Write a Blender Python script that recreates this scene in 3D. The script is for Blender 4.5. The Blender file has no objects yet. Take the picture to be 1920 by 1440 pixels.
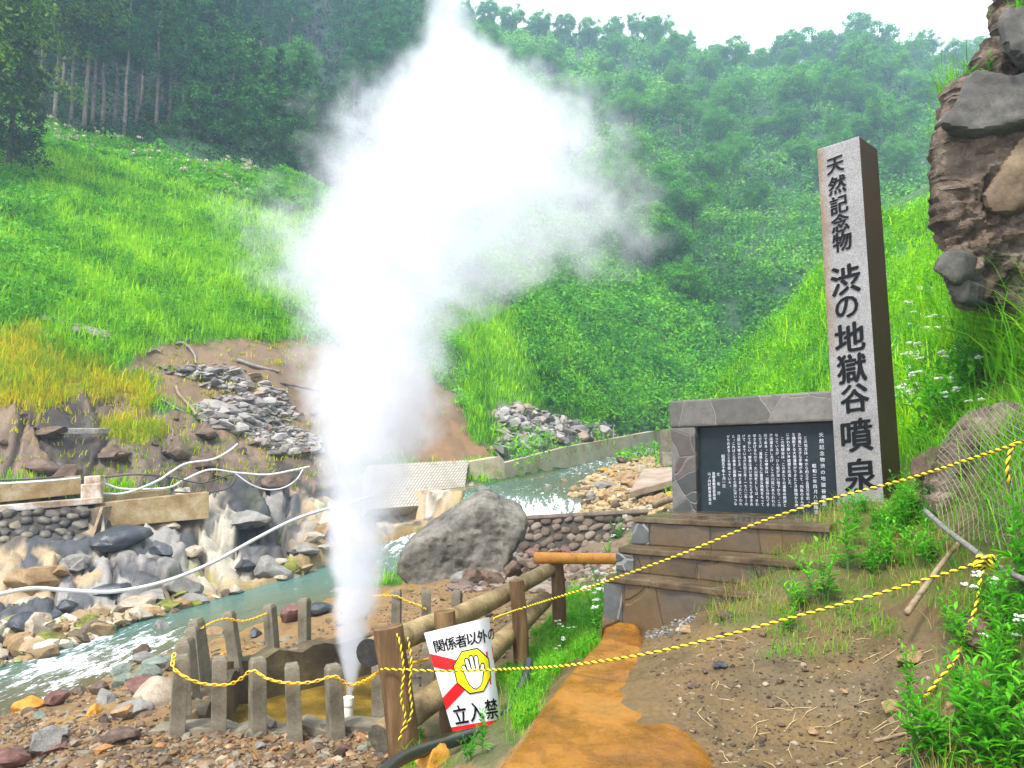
import bpy, bmesh, math, random
import numpy as np
from mathutils import Vector, Matrix

# ------------------------------------------------------------------ camera, sky, sun, exposure
scene = bpy.context.scene
COL = scene.collection
EYE = 1.6
F = 1442.0
PITCH = math.radians(6.5)
cam_data = bpy.data.cameras.new("camera")
cam_data.sensor_fit = 'HORIZONTAL'
cam_data.sensor_width = 36.0
cam_data.lens = 36.0 * F / 1920.0
cam_data.clip_start = 0.05
cam_data.clip_end = 3000
cam = bpy.data.objects.new("camera", cam_data)
COL.objects.link(cam)
cam.location = (0, 0, EYE)
cam.rotation_euler = (math.pi / 2 + PITCH, 0, 0)
scene.camera = cam

SUN_EL, SUN_AZ = 58.0, -150.0        # azimuth clockwise from +Y (behind the camera, to the left)
world = bpy.data.worlds.new("World")
scene.world = world
world.use_nodes = True
wn, wl = world.node_tree.nodes, world.node_tree.links
wn.clear()
w_out = wn.new('ShaderNodeOutputWorld')
w_bg = wn.new('ShaderNodeBackground')
w_sky = wn.new('ShaderNodeTexSky')
w_sky.sky_type = 'NISHITA'
w_sky.sun_disc = False
w_sky.sun_elevation = math.radians(SUN_EL)
w_sky.sun_rotation = math.radians(SUN_AZ)
w_mix = wn.new('ShaderNodeMix')
w_mix.data_type = 'RGBA'
w_mix.inputs[0].default_value = 0.72          # cloud cover veiling the blue
w_mix.inputs[7].default_value = (7.2, 7.3, 7.6, 1)
wl.new(w_sky.outputs[0], w_mix.inputs[6])
wl.new(w_mix.outputs[2], w_bg.inputs[0])
w_bg.inputs[1].default_value = 0.12
wl.new(w_bg.outputs[0], w_out.inputs[0])

sun_data = bpy.data.lights.new("sun", 'SUN')
sun_data.energy = 2.3
sun_data.angle = math.radians(12)
sun_data.color = (1.0, 0.95, 0.87)
sun = bpy.data.objects.new("sun", sun_data)
COL.objects.link(sun)
_el, _az = math.radians(SUN_EL), math.radians(SUN_AZ)
_sd = Vector((math.sin(_az) * math.cos(_el), math.cos(_az) * math.cos(_el), math.sin(_el)))
sun.rotation_euler = (-_sd).to_track_quat('-Z', 'Y').to_euler()

scene.view_settings.view_transform = 'Standard'
scene.view_settings.look = 'None'
scene.view_settings.exposure = 1.62
scene.view_settings.gamma = 1.0
scene.render.engine = 'CYCLES'
cy = scene.cycles
cy.max_bounces = 10
cy.diffuse_bounces = 3
cy.glossy_bounces = 3
cy.transmission_bounces = 4
cy.volume_bounces = 8
cy.transparent_max_bounces = 8
cy.sample_clamp_indirect = 6.0
cy.caustics_reflective = False
cy.caustics_refractive = False
cy.use_denoising = True

rng = np.random.default_rng(7)
random.seed(7)

# ------------------------------------------------------------------ geometry helpers
CP, SP = math.cos(PITCH), math.sin(PITCH)


def ray(px, py):
    """direction of the sight line through a photograph pixel, scaled to forward = 1"""
    a = (px - 960.0) / F
    b = (720.0 - py) / F
    fy = CP - b * SP
    return Vector((a / fy, 1.0, (SP + b * CP) / fy))


def P(px, py, d):
    r = ray(px, py)
    return Vector((r.x * d, d, EYE + r.z * d))


def Pz(px, py, z):
    r = ray(px, py)
    d = (z - EYE) / r.z
    return Vector((r.x * d, d, z))


def on_plane(px, py, p0, n):
    r = ray(px, py)
    o = Vector((0, 0, EYE))
    t = (p0 - o).dot(n) / r.dot(n)
    return o + r * t


def project(x, y, z):
    yy = y * CP + (z - EYE) * SP
    zz = -y * SP + (z - EYE) * CP
    yy = np.maximum(yy, 0.05)
    return 960 + F * x / yy, 720 - F * zz / yy


def inpoly(px, py, poly):
    px = np.asarray(px, float)
    py = np.asarray(py, float)
    inside = np.zeros(px.shape, bool)
    n = len(poly)
    j = n - 1
    for i in range(n):
        xi, yi = poly[i]
        xj, yj = poly[j]
        c = ((yi > py) != (yj > py)) & (px < (xj - xi) * (py - yi) / (yj - yi + 1e-9) + xi)
        inside ^= c
        j = i
    return inside


def _hash(ix, iy, iz, seed):
    with np.errstate(over='ignore'):
        h = (ix.astype(np.uint32) * np.uint32(374761393) + iy.astype(np.uint32) * np.uint32(668265263)
             + iz.astype(np.uint32) * np.uint32(2246822519) + np.uint32(seed * 3266489917 & 0xffffffff))
        h = (h ^ (h >> np.uint32(13))) * np.uint32(1274126177)
        h = h ^ (h >> np.uint32(16))
    return h.astype(np.float64) / 4294967295.0


def vnoise(p, seed=0):
    f = np.floor(p)
    i = f.astype(np.int64)
    t = p - f
    t = t * t * (3 - 2 * t)
    out = 0
    for dx in (0, 1):
        for dy in (0, 1):
            for dz in (0, 1):
                w = ((t[:, 0] if dx else 1 - t[:, 0]) * (t[:, 1] if dy else 1 - t[:, 1])
                     * (t[:, 2] if dz else 1 - t[:, 2]))
                out = out + w * _hash(i[:, 0] + dx, i[:, 1] + dy, i[:, 2] + dz, seed)
    return out * 2 - 1


def fbm(p, octaves=4, seed=0):
    s, a, tot = 0, 1.0, 0
    for k in range(octaves):
        s = s + a * vnoise(p * (2 ** k), seed + k)
        tot += a
        a *= 0.5
    return s / tot


def link(o, parent=None):
    COL.objects.link(o)
    if parent is not None:
        o.parent = parent
    return o


def mesh_obj(name, verts, faces, m=None, parent=None, smooth=False, sharp=None):
    me = bpy.data.meshes.new(name)
    me.from_pydata([tuple(v) for v in verts], [], [tuple(f) for f in faces])
    me.update()
    if smooth:
        me.polygons.foreach_set('use_smooth', [True] * len(me.polygons))
        if sharp:
            me.set_sharp_from_angle(angle=math.radians(sharp))
    o = bpy.data.objects.new(name, me)
    if m is not None:
        me.materials.append(m)
    return link(o, parent)


def np_mesh(name, V, Fc, m=None, smooth=False):
    """mesh from arrays: V (n,3); Fc list of (k,3) or (k,4) index arrays"""
    me = bpy.data.meshes.new(name)
    if not isinstance(Fc, list):
        Fc = [Fc]
    me.vertices.add(len(V))
    me.vertices.foreach_set('co', np.ascontiguousarray(V, dtype=np.float32).ravel())
    nl = sum(f.size for f in Fc)
    npoly = sum(len(f) for f in Fc)
    me.loops.add(nl)
    me.polygons.add(npoly)
    me.loops.foreach_set('vertex_index', np.concatenate([f.ravel() for f in Fc]).astype(np.int32))
    st = []
    c = 0
    for f in Fc:
        st.append(c + np.arange(len(f)) * f.shape[1])
        c += f.size
    me.polygons.foreach_set('loop_start', np.concatenate(st).astype(np.int32))
    me.update(calc_edges=True)
    me.polygons.foreach_set('use_smooth', np.full(npoly, smooth))
    if m is not None:
        me.materials.append(m)
    return me


def np_obj(name, V, Fc, m=None, parent=None, smooth=False):
    return link(bpy.data.objects.new(name, np_mesh(name, V, Fc, m, smooth)), parent)


def tag(o, label=None, cat=None, group=None, kind=None):
    if label:
        o['label'] = label
    if cat:
        o['category'] = cat
    if group:
        o['group'] = group
    if kind:
        o['kind'] = kind
    return o


def thing(name, label, cat, loc=(0, 0, 0), rotz=0.0, group=None):
    o = bpy.data.objects.new(name, None)
    o.empty_display_size = 0.2
    COL.objects.link(o)
    o.location = loc
    o.rotation_euler = (0, 0, rotz)
    return tag(o, label, cat, group)


def keep(o, parent):
    """parent a mesh built in world coordinates to a thing that stands elsewhere"""
    o.parent = parent
    lm = Matrix.Translation(parent.location) @ parent.rotation_euler.to_matrix().to_4x4()
    o.matrix_parent_inverse = lm.inverted()
    return o


def dup(root, loc, rotz=0.0, scale=1.0, label=None, group=None, rot=None):
    r = root.copy()
    COL.objects.link(r)
    r.location = loc
    r.rotation_euler = rot if rot is not None else (0, 0, rotz)
    r.scale = (scale,) * 3 if not hasattr(scale, '__len__') else scale
    if label:
        r['label'] = label
    if group:
        r['group'] = group
    for ch in list(root.children):
        c = ch.copy()
        COL.objects.link(c)
        c.parent = r
        for g in list(ch.children):
            e = g.copy()
            COL.objects.link(e)
            e.parent = c
    return r


class MB:
    """collects shapes into one mesh"""

    def __init__(self):
        self.v, self.f = [], []

    def add(self, verts, faces):
        b = len(self.v)
        self.v.extend([tuple(x) for x in verts])
        self.f.extend([tuple(i + b for i in q) for q in faces])

    def prism(self, poly, offset):
        """closed prism from a polygon of 3D points and an offset vector"""
        n = len(poly)
        off = Vector(offset)
        self.add([Vector(p) for p in poly] + [Vector(p) + off for p in poly],
                 [tuple(range(n))[::-1], tuple(range(n, 2 * n))] +
                 [(i, (i + 1) % n, n + (i + 1) % n, n + i) for i in range(n)])

    def box(self, c, s, rz=0.0):
        c = Vector(c)
        R = Matrix.Rotation(rz, 3, 'Z')
        q = [c + R @ Vector((sx * s[0] / 2, sy * s[1] / 2, -s[2] / 2)) for sx, sy in ((-1, -1), (1, -1), (1, 1), (-1, 1))]
        self.prism(q, (0, 0, s[2]))

    def tube(self, pts, r, sides=8, caps=True, twist=0.0):
        pts = [Vector(p) for p in pts]
        n = len(pts)
        rad = r if hasattr(r, '__len__') else [r] * n
        t0 = (pts[1] - pts[0]).normalized()
        up = Vector((0, 0, 1)) if abs(t0.z) < 0.9 else Vector((1, 0, 0))
        a = t0.cross(up).normalized()
        V, Fs = [], []
        for i, p in enumerate(pts):
            t = (pts[min(i + 1, n - 1)] - pts[max(i - 1, 0)]).normalized()
            a = (a - t * a.dot(t)).normalized()
            b = t.cross(a)
            for k in range(sides):
                an = 2 * math.pi * k / sides + twist * i
                V.append(p + (a * math.cos(an) + b * math.sin(an)) * rad[i])
        for i in range(n - 1):
            for k in range(sides):
                k2 = (k + 1) % sides
                Fs.append((i * sides + k, i * sides + k2, (i + 1) * sides + k2, (i + 1) * sides + k))
        if caps:
            Fs.append(tuple(range(sides))[::-1])
            Fs.append(tuple(range((n - 1) * sides, n * sides)))
        self.add(V, Fs)

    def build(self, name, m, parent=None, smooth=False, sharp=None, bevel=0.0, seg=2):
        o = mesh_obj(name, self.v, self.f, m, parent, smooth, sharp)
        if bevel:
            bm = bmesh.new()
            bm.from_mesh(o.data)
            bmesh.ops.recalc_face_normals(bm, faces=bm.faces)
            bmesh.ops.bevel(bm, geom=[e for e in bm.edges if len(e.link_faces) == 2 and e.calc_face_angle(0) > 0.5],
                            offset=bevel, segments=seg, affect='EDGES', profile=0.6)
            bm.to_mesh(o.data)
            bm.free()
        return o


def catmull(pts, n=10):
    pts = [Vector(p) for p in pts]
    q = [pts[0] * 2 - pts[1]] + pts + [pts[-1] * 2 - pts[-2]]
    out = []
    for i in range(1, len(q) - 2):
        for k in range(n):
            t = k / n
            a, b, c, e = q[i - 1], q[i], q[i + 1], q[i + 2]
            out.append(0.5 * ((2 * b) + (c - a) * t + (2 * a - 5 * b + 4 * c - e) * t * t + (3 * b - a - 3 * c + e) * t ** 3))
    out.append(pts[-1])
    return out


def resample(pts, step):
    pts = np.array([tuple(p) for p in pts])
    s = np.concatenate([[0], np.cumsum(np.linalg.norm(np.diff(pts, axis=0), axis=1))])
    n = max(2, int(s[-1] / step) + 1)
    q = np.linspace(0, s[-1], n)
    return [Vector((np.interp(q[i], s, pts[:, 0]), np.interp(q[i], s, pts[:, 1]), np.interp(q[i], s, pts[:, 2]))) for i in range(n)]


# ------------------------------------------------------------------ materials
class NT:
    def __init__(self, name):
        self.m = bpy.data.materials.new(name)
        self.m.use_nodes = True
        self.t = self.m.node_tree
        self.t.nodes.clear()
        self.out = self.t.nodes.new('ShaderNodeOutputMaterial')

    def n(self, typ, **kw):
        x = self.t.nodes.new(typ)
        for k, v in kw.items():
            setattr(x, k, v)
        return x

    def l(self, a, b):
        self.t.links.new(a, b)

    def pos(self, local=False):
        if local:
            return self.n('ShaderNodeTexCoord').outputs['Object']
        return self.n('ShaderNodeNewGeometry').outputs['Position']

    def noise(self, scale, detail=5, rough=0.6, vec=None, dist=0.0):
        x = self.n('ShaderNodeTexNoise')
        x.inputs['Scale'].default_value = scale
        x.inputs['Detail'].default_value = detail
        x.inputs['Roughness'].default_value = rough
        x.inputs['Distortion'].default_value = dist
        if vec is not None:
            self.l(vec, x.inputs['Vector'])
        return x

    def ramp(self, fac, stops):
        x = self.n('ShaderNodeValToRGB')
        e = x.color_ramp.elements
        while len(e) < len(stops):
            e.new(0.5)
        for i, (p, c) in enumerate(stops):
            e[i].position = p
            e[i].color = (*c, 1) if len(c) == 3 else c
        self.l(fac, x.inputs[0])
        return x.outputs[0]

    def mix(self, fac, a, b, blend='MIX'):
        x = self.n('ShaderNodeMix', data_type='RGBA', blend_type=blend)
        for s, v in ((x.inputs[0], fac), (x.inputs[6], a), (x.inputs[7], b)):
            if isinstance(v, (int, float)):
                s.default_value = v
            elif isinstance(v, tuple):
                s.default_value = (*v, 1)
            else:
                self.l(v, s)
        return x.outputs[2]

    def math(self, op, a, b=None, c=None, clamp=False):
        x = self.n('ShaderNodeMath', operation=op, use_clamp=clamp)
        for i, v in enumerate((a, b, c)):
            if v is None:
                continue
            if isinstance(v, (int, float)):
                x.inputs[i].default_value = v
            else:
                self.l(v, x.inputs[i])
        return x.outputs[0]

    def maprange(self, v, a, b, c=0.0, d=1.0, smooth=True):
        x = self.n('ShaderNodeMapRange', interpolation_type='SMOOTHSTEP' if smooth else 'LINEAR')
        self.l(v, x.inputs[0])
        for i, k in enumerate((a, b, c, d)):
            x.inputs[i + 1].default_value = k
        return x.outputs[0]

    def bump(self, h, strength=0.4, dist=0.02, normal=None):
        x = self.n('ShaderNodeBump')
        x.inputs['Strength'].default_value = strength
        x.inputs['Distance'].default_value = dist
        self.l(h, x.inputs['Height'])
        if normal is not None:
            self.l(normal, x.inputs['Normal'])
        return x.outputs[0]

    def principled(self, col, rough=0.8, normal=None, spec=0.4, metal=0.0):
        b = self.n('ShaderNodeBsdfPrincipled')
        for s, v in ((b.inputs['Base Color'], col), (b.inputs['Roughness'], rough)):
            if isinstance(v, (int, float)):
                s.default_value = v
            elif isinstance(v, tuple):
                s.default_value = (*v, 1)
            else:
                self.l(v, s)
        b.inputs['Specular IOR Level'].default_value = spec
        b.inputs['Metallic'].default_value = metal
        if normal is not None:
            self.l(normal, b.inputs['Normal'])
        self.l(b.outputs[0], self.out.inputs[0])
        return b


def speckle(name, stops, scale=3.0, rough=0.8, bump=0.3, bdist=0.02, fine=40.0, local=True, spec=0.25, wet=None, detail=6, stretch=None, wetr=(0.4, 0.62)):
    """mottled natural surface: coarse noise through a colour ramp, fine grain on top"""
    t = NT(name)
    p = t.pos(local)
    if stretch:
        mpx = t.n('ShaderNodeMapping')
        mpx.inputs['Scale'].default_value = stretch
        t.l(p, mpx.inputs[0])
        p = mpx.outputs[0]
    c = t.ramp(t.noise(scale, detail, 0.65, p, 0.3).outputs[0], stops)
    g = t.noise(fine, 3, 0.7, p)
    c = t.mix(0.55, c, t.ramp(g.outputs[0], [(0.3, (0.35, 0.35, 0.35)), (0.7, (1, 1, 1))]), 'MULTIPLY')
    h = t.math('ADD', t.noise(scale * 2.5, 7, 0.7, p).outputs[0], t.math('MULTIPLY', g.outputs[0], 0.25))
    r = rough
    if wet:
        r = t.ramp(t.noise(scale * 0.8, 3, 0.5, p).outputs[0], [(wetr[0], (wet,) * 3), (wetr[1], (rough,) * 3)])
    t.principled(c, r, t.bump(h, bump, bdist), spec)
    return t.m


def plain(name, col, rough=0.6, spec=0.4, var=0.25, scale=8.0, metal=0.0, bump=0.1):
    t = NT(name)
    p = t.pos(True)
    nz = t.noise(scale, 5, 0.65, p)
    lo = tuple(c * (1 - var) for c in col)
    hi = tuple(min(1, c * (1 + var)) for c in col)
    c = t.ramp(nz.outputs[0], [(0.3, lo), (0.7, hi)])
    t.principled(c, rough, t.bump(nz.outputs[0], bump, 0.01), spec, metal)
    return t.m


def foliage(name, lo, mid, hi, trans=0.35, nscale=0.25, tint=None, gloss=0.5):
    """leaves: colour varies leaf by leaf and patch by patch; light passes through them"""
    t = NT(name)
    g = t.n('ShaderNodeNewGeometry')
    patch = t.noise(nscale, 3, 0.6, g.outputs['Position']).outputs[0]
    f = t.math('ADD', t.math('MULTIPLY', g.outputs['Random Per Island'], 0.5), t.math('MULTIPLY_ADD', patch, 1.6, -0.53))
    c = t.ramp(f, [(0.12, lo), (0.5, mid), (0.88, hi)])
    if tint:
        oi = t.n('ShaderNodeObjectInfo')
        c = t.mix(t.math('MULTIPLY', oi.outputs['Random'], 0.6), c, tint)
    d = t.n('ShaderNodeBsdfPrincipled')
    t.l(c, d.inputs['Base Color'])
    d.inputs['Roughness'].default_value = gloss
    d.inputs['Specular IOR Level'].default_value = 0.12
    tr = t.n('ShaderNodeBsdfTranslucent')
    t.l(t.mix(0.5, c, t.mix(1.0, c, (1.0, 1.0, 0.35), 'MULTIPLY')), tr.inputs[0])
    mx = t.n('ShaderNodeMixShader')
    mx.inputs[0].default_value = trans
    t.l(d.outputs[0], mx.inputs[1])
    t.l(tr.outputs[0], mx.inputs[2])
    t.l(mx.outputs[0], t.out.inputs[0])
    return t.m


def island_stone(name, stops, rough=0.6):
    """loose stones of one heap: every stone takes its own colour"""
    t = NT(name)
    g = t.n('ShaderNodeNewGeometry')
    c = t.ramp(g.outputs['Random Per Island'], stops)
    nz = t.noise(18, 5, 0.7, g.outputs['Position'])
    c = t.mix(0.6, c, t.ramp(nz.outputs[0], [(0.3, (0.4, 0.4, 0.4)), (0.68, (1.1, 1.1, 1.1))]), 'MULTIPLY')
    t.principled(c, rough, t.bump(nz.outputs[0], 0.4, 0.02), 0.4)
    return t.m


def clad(name, scale, stops, mortar, gap=0.04, rough=0.5, wetstain=None, stretch=(1, 1, 1)):
    """rubble cladding: voronoi stones with mortar joints"""
    t = NT(name)
    p = t.pos(True)
    mp = t.n('ShaderNodeMapping')
    mp.inputs['Scale'].default_value = stretch
    t.l(p, mp.inputs[0])
    nz = t.noise(3.0, 3, 0.5, mp.outputs[0])
    wob = t.n('ShaderNodeVectorMath', operation='MULTIPLY_ADD')
    t.l(nz.outputs['Color'], wob.inputs[0])
    wob.inputs[1].default_value = (0.12, 0.12, 0.12)
    t.l(mp.outputs[0], wob.inputs[2])
    e = t.n('ShaderNodeTexVoronoi', feature='DISTANCE_TO_EDGE')
    e.inputs['Scale'].default_value = scale
    t.l(wob.outputs[0], e.inputs['Vector'])
    cc = t.n('ShaderNodeTexVoronoi')
    cc.inputs['Scale'].default_value = scale
    t.l(wob.outputs[0], cc.inputs['Vector'])
    sep = t.n('ShaderNodeSeparateColor')
    t.l(cc.outputs['Color'], sep.inputs[0])
    c = t.ramp(sep.outputs[0], stops)
    g = t.noise(9, 7, 0.7, p)
    c = t.mix(0.75, c, t.ramp(g.outputs[0], [(0.3, (0.35, 0.35, 0.35)), (0.7, (1.15, 1.15, 1.15))]), 'MULTIPLY')
    j = t.maprange(e.outputs['Distance'], gap * 0.35, gap)
    c = t.mix(j, mortar, c)
    if wetstain:
        s = t.maprange(t.noise(1.7, 4, 0.6, p).outputs[0], 0.42, 0.62)
        c = t.mix(t.math('MULTIPLY', s, 0.75), c, wetstain, 'MIX')
    h = t.math('ADD', t.math('MULTIPLY', j, 0.8), t.math('MULTIPLY', g.outputs[0], 0.5))
    t.principled(c, t.ramp(g.outputs[0], [(0.35, (rough - 0.2,) * 3), (0.65, (rough + 0.2,) * 3)]), t.bump(h, 0.6, 0.02), 0.5)
    return t.m

# ------------------------------------------------------------------ terrain
def path_z(y):
    return 0.05 * (np.asarray(y) - 4.15)


_c = []


def C(px, py, d):
    _c.append(tuple(P(px, py, d)))


def W(x, y, z):
    _c.append((x, y, z))


# walking path and the dirt beside it
for x, y in ((0.2, -2), (2, -2), (4, -2), (0.3, 1), (1.8, 1.0), (0.3, 3), (1.8, 3), (0.35, 4.6), (1.2, 4.6), (1.8, 4.6), (0.75, 6),
             (1.2, 7.2)):
    W(x, y, float(path_z(y)) - 0.03)
for a in ((1750, 1350, 4.3), (1920, 1300, 4.2), (1920, 1100, 4.7), (1800, 1000, 6.0), (1920, 900, 5.6), (1700, 1120, 5.9), (1700, 1000, 7.0), (1310, 1152, 6.85), (1440, 1145, 6.2), (1390, 1250, 5.5), (1560, 1200, 5.65), (1650, 1300, 4.9),
          (1655, 950, 7.6), (1690, 905, 8.1), (1570, 1015, 6.75), (1610, 1060, 6.5), (1540, 1125, 6.2), (1620, 990, 7.1), (2100, 1000, 4.5), (2100, 700, 6.5), (2300, 1300, 3.6), (1800, 850, 8.5), (1920, 760, 8.0)):
    C(*a)
W(3.6, 1.5, 0.9)
W(5.5, 0.0, 2.4)
# bank from the path down to the fence, and the lower terrace
for x, y, z in ((-0.75, 4.2, -0.45), (-0.35, 5.6, -0.4), (0.0, 6.6, -0.45), (0.45, 8.2, -0.4), (-1.4, 1, -0.5), (-1.2, 5.6, -0.9), (-0.9, 7.0, -0.95), (-0.2, 8.6, -0.9), (0.3, 10.2, -0.9),
                (0.9, 12.6, -0.8), (1.5, 9.5, -0.2), (2.0, 11.0, -0.3), (-2.5, 4, -1.0), (-5, 3, -1.2), (-2, 7, -1.0), (-3.5, 7.6, -1.0), (-4.4, 8.3, -1.05), (-2, 9, -1.0), (-4.0, 9.5, -1.1),
                (-3.9, 11, -1.1), (-3.0, 12.5, -1.0), (-2.0, 13.4, -0.95), (-0.5, 12.5, -0.9), (-0.8, 10, -0.95), (-6.2, 8.2, -1.45), (-6.6, 10.0, -1.7),
                (-5.2, 12.5, -1.5), (-4.6, 14.5, -1.5), (-3.5, 15.5, -1.2), (0.5, 16, -0.7), (-1.5, 18, -0.9), (-2.2, 20, -1.2), (1.5, 20, -0.6), (3.2, 17, -0.3)):
    W(x, y, z)
# dirt behind the boulder and the stone wall, gravel bar, right bank of the stream
for a in ((1000, 1040, 23), (1180, 1040, 23), (1100, 955, 27), (1190, 955, 26), (1120, 920, 33), (1190, 890, 40), (1240, 870, 46), (1230, 925, 30), (1330, 900, 26)):
    C(*a)
WALLPTS = [(880, 866, 899, 35.5), (938, 856, 897, 36.5), (946, 868, 897, 36.7), (1060, 838, 876, 44), (1151, 822, 856, 52), (1228, 808, 832, 60), (1243, 808, 830, 63)]
for a_, t_, b_, d_ in WALLPTS:
    C(a_, b_ + 3, d_ - 0.4)
    C(a_, t_ + 3, d_ + 1.6)
W(4.5, 14, 0.3)
W(6, 20, 0.8)
# far bank of the river
for a in ((0, 1080, 19), (0, 1000, 20.2), (150, 1060, 20), (200, 985, 22.0), (400, 1000, 24), (580, 960, 27.5), (700, 940, 31), (800, 950, 33), (350, 1080, 21.3), (500, 1040, 24),
          (0, 930, 21.5), (300, 930, 24), (500, 900, 28), (-300, 950, 19), (-300, 800, 22),
          (0, 870, 22.5), (200, 860, 25), (400, 865, 27.5), (0, 760, 24), (200, 745, 27.5), (420, 800, 29.5), (550, 800, 32), (650, 840, 33), (760, 860, 34),
          (300, 680, 31), (500, 680, 34), (500, 640, 37), (600, 640, 39), (700, 700, 39), (800, 780, 37),
          (0, 640, 27), (150, 650, 29), (0, 480, 33), (250, 480, 38), (450, 480, 44), (600, 500, 50), (750, 560, 50), (100, 290, 48), (300, 320, 51), (550, 345, 56), (700, 400, 66),
          (60, 232, 54), (100, 240, 57), (560, 330, 60), (-300, 600, 27), (-300, 250, 42), (-300, 0, 60),
          (300, 130, 85), (560, 190, 95), (700, 200, 110), (600, 20, 130), (0, 50, 80), (850, 100, 150), (800, 330, 90)):
    C(*a)
# outer bank, centre
for a in ((880, 835, 37), (880, 790, 39), (880, 640, 47), (1000, 800, 44), (1000, 700, 50), (1000, 560, 60), (1130, 790, 54), (1100, 700, 58), (1200, 780, 62), (1250, 770, 66), (1200, 600, 78),
          (1180, 400, 110), (1300, 690, 74), (1350, 740, 66), (1400, 480, 98), (1500, 400, 115), (1300, 250, 145), (1600, 300, 135), (1750, 260, 145), (1000, 150, 175), (1000, 350, 120),
          (1300, 130, 190), (1600, 150, 195), (1900, 150, 205), (880, 60, 215), (1000, 75, 222), (1250, 95, 225), (1420, 150, 225), (1650, 110, 230), (1850, 140, 235), (2150, 100, 210), (2150, 300, 130),
          (600, -120, 230), (200, -260, 230), (-300, -400, 200), (960, 180, 330), (1500, 230, 340), (2100, 230, 340), (300, -100, 360)):
    C(*a)
# right bank
for a in ((1290, 850, 42), (1380, 790, 36), (1450, 740, 32), (1430, 630, 42), (1550, 510, 36), (1600, 640, 26), (1700, 700, 17.5), (1700, 560, 21), (1690, 410, 31), (1780, 380, 28), (1800, 700, 11.5),
          (1850, 560, 12.5), (1700, 850, 10.5), (1560, 760, 24), (1920, 560, 10), (1950, 250, 12), (2100, 300, 22)):
    C(*a)
W(12, 44, 6.5)
W(20, 46, 9.5)
W(26, 60, 13)
W(17, 62, 10)
W(35, 42, 22)
W(18, 20, 15)
W(12, 10, 9)
W(9, 4, 6)
_c = np.array(_c)


def _warp(x, y):
    return np.stack([x / (y + 4.0), np.log(y + 4.0)], -1)


_A = _warp(_c[:, 0], _c[:, 1])
_B = (_c[:, 2] - EYE) / (_c[:, 1] + 4.0)


def _phi(r2):
    return 0.5 * r2 * np.log(r2 + 1e-12)


_n = len(_A)
_K = _phi(((_A[:, None] - _A[None]) ** 2).sum(-1)) + np.eye(_n) * 2e-4
_Q = np.concatenate([np.ones((_n, 1)), _A], 1)
_M = np.block([[_K, _Q], [_Q.T, np.zeros((3, 3))]])
_sol = np.linalg.solve(_M, np.concatenate([_B, np.zeros(3)]))


def tps(x, y):
    q = _warp(x, y)
    out = np.empty(len(q))
    for s in range(0, len(q), 20000):
        e = q[s:s + 20000]
        k = _phi(((e[:, None] - _A[None]) ** 2).sum(-1))
        out[s:s + 20000] = k @ _sol[:_n] + _sol[_n] + e @ _sol[_n + 1:]
    return out * (y + 4.0) + EYE


# river: left bank, right bank and water level, from downstream to upstream
RIV = [((-13.0, 7.0), (-10.0, 5.0), -2.05), ((-10.6, 11.0), (-8.3, 9.4), -1.98), ((-9.4, 13.6), (-7.2, 12.0), -1.9), ((-8.7, 15.4), (-6.9, 14.0), -1.84), ((-8.4, 17.4), (-5.9, 15.9), -1.78),
       ((-8.0, 19.5), (-5.2, 17.6), -1.72), ((-7.2, 21.7), (-4.6, 20.0), -1.62), ((-6.1, 24.2), (-3.8, 22.0), -1.42), ((-4.8, 26.8), (-2.4, 24.0), -1.0), ((-3.2, 29.0), (-0.6, 26.0), -0.55),
       ((-2.2, 30.4), (1.6, 28.4), -0.18), ((-1.9, 31.4), (2.1, 30.2), 0.66), ((-1.75, 33.0), (2.8, 32.2), 0.86), ((-0.3, 36.5), (3.1, 35.5), 1.12), ((1.5, 40.0), (3.7, 38.6), 1.32),
       ((4.4, 47.0), (6.3, 45.8), 2.1), ((9.3, 57.0), (10.9, 56.0), 3.2), ((14, 66), (15.8, 65), 4.4)]
RL = catmull([(*a[0], a[2]) for a in RIV], 8)
RR = catmull([(*a[1], a[2]) for a in RIV], 8)
_rl = np.array([tuple(v) for v in RL])
_rr = np.array([tuple(v) for v in RR])
_rc = (_rl + _rr) / 2
_rw = np.linalg.norm(_rl[:, :2] - _rr[:, :2], axis=1) / 2


def river_dist(x, y):
    """signed distance to the river's edge (negative inside) and the water level there"""
    best = np.full(x.shape, 1e9)
    lev = np.zeros(x.shape)
    for i in range(len(_rc) - 1):
        ax, ay, az = _rc[i]
        bx, by, bz = _rc[i + 1]
        dx, dy = bx - ax, by - ay
        t = np.clip(((x - ax) * dx + (y - ay) * dy) / (dx * dx + dy * dy), 0, 1)
        d = np.hypot(x - ax - t * dx, y - ay - t * dy) - (_rw[i] * (1 - t) + _rw[i + 1] * t)
        m = d < best
        best = np.where(m, d, best)
        lev = np.where(m, az + t * (bz - az), lev)
    return best, lev


# the sunken basin of the spring (plan corners) that the ground has to leave open
BAS = [P(372, 1338, 8.4), P(728, 1330, 8.5), P(742, 1180, 12.6), P(452, 1236, 10.7)]
BASP = [(v.x, v.y) for v in BAS]
POOL_Z = -1.50

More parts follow.
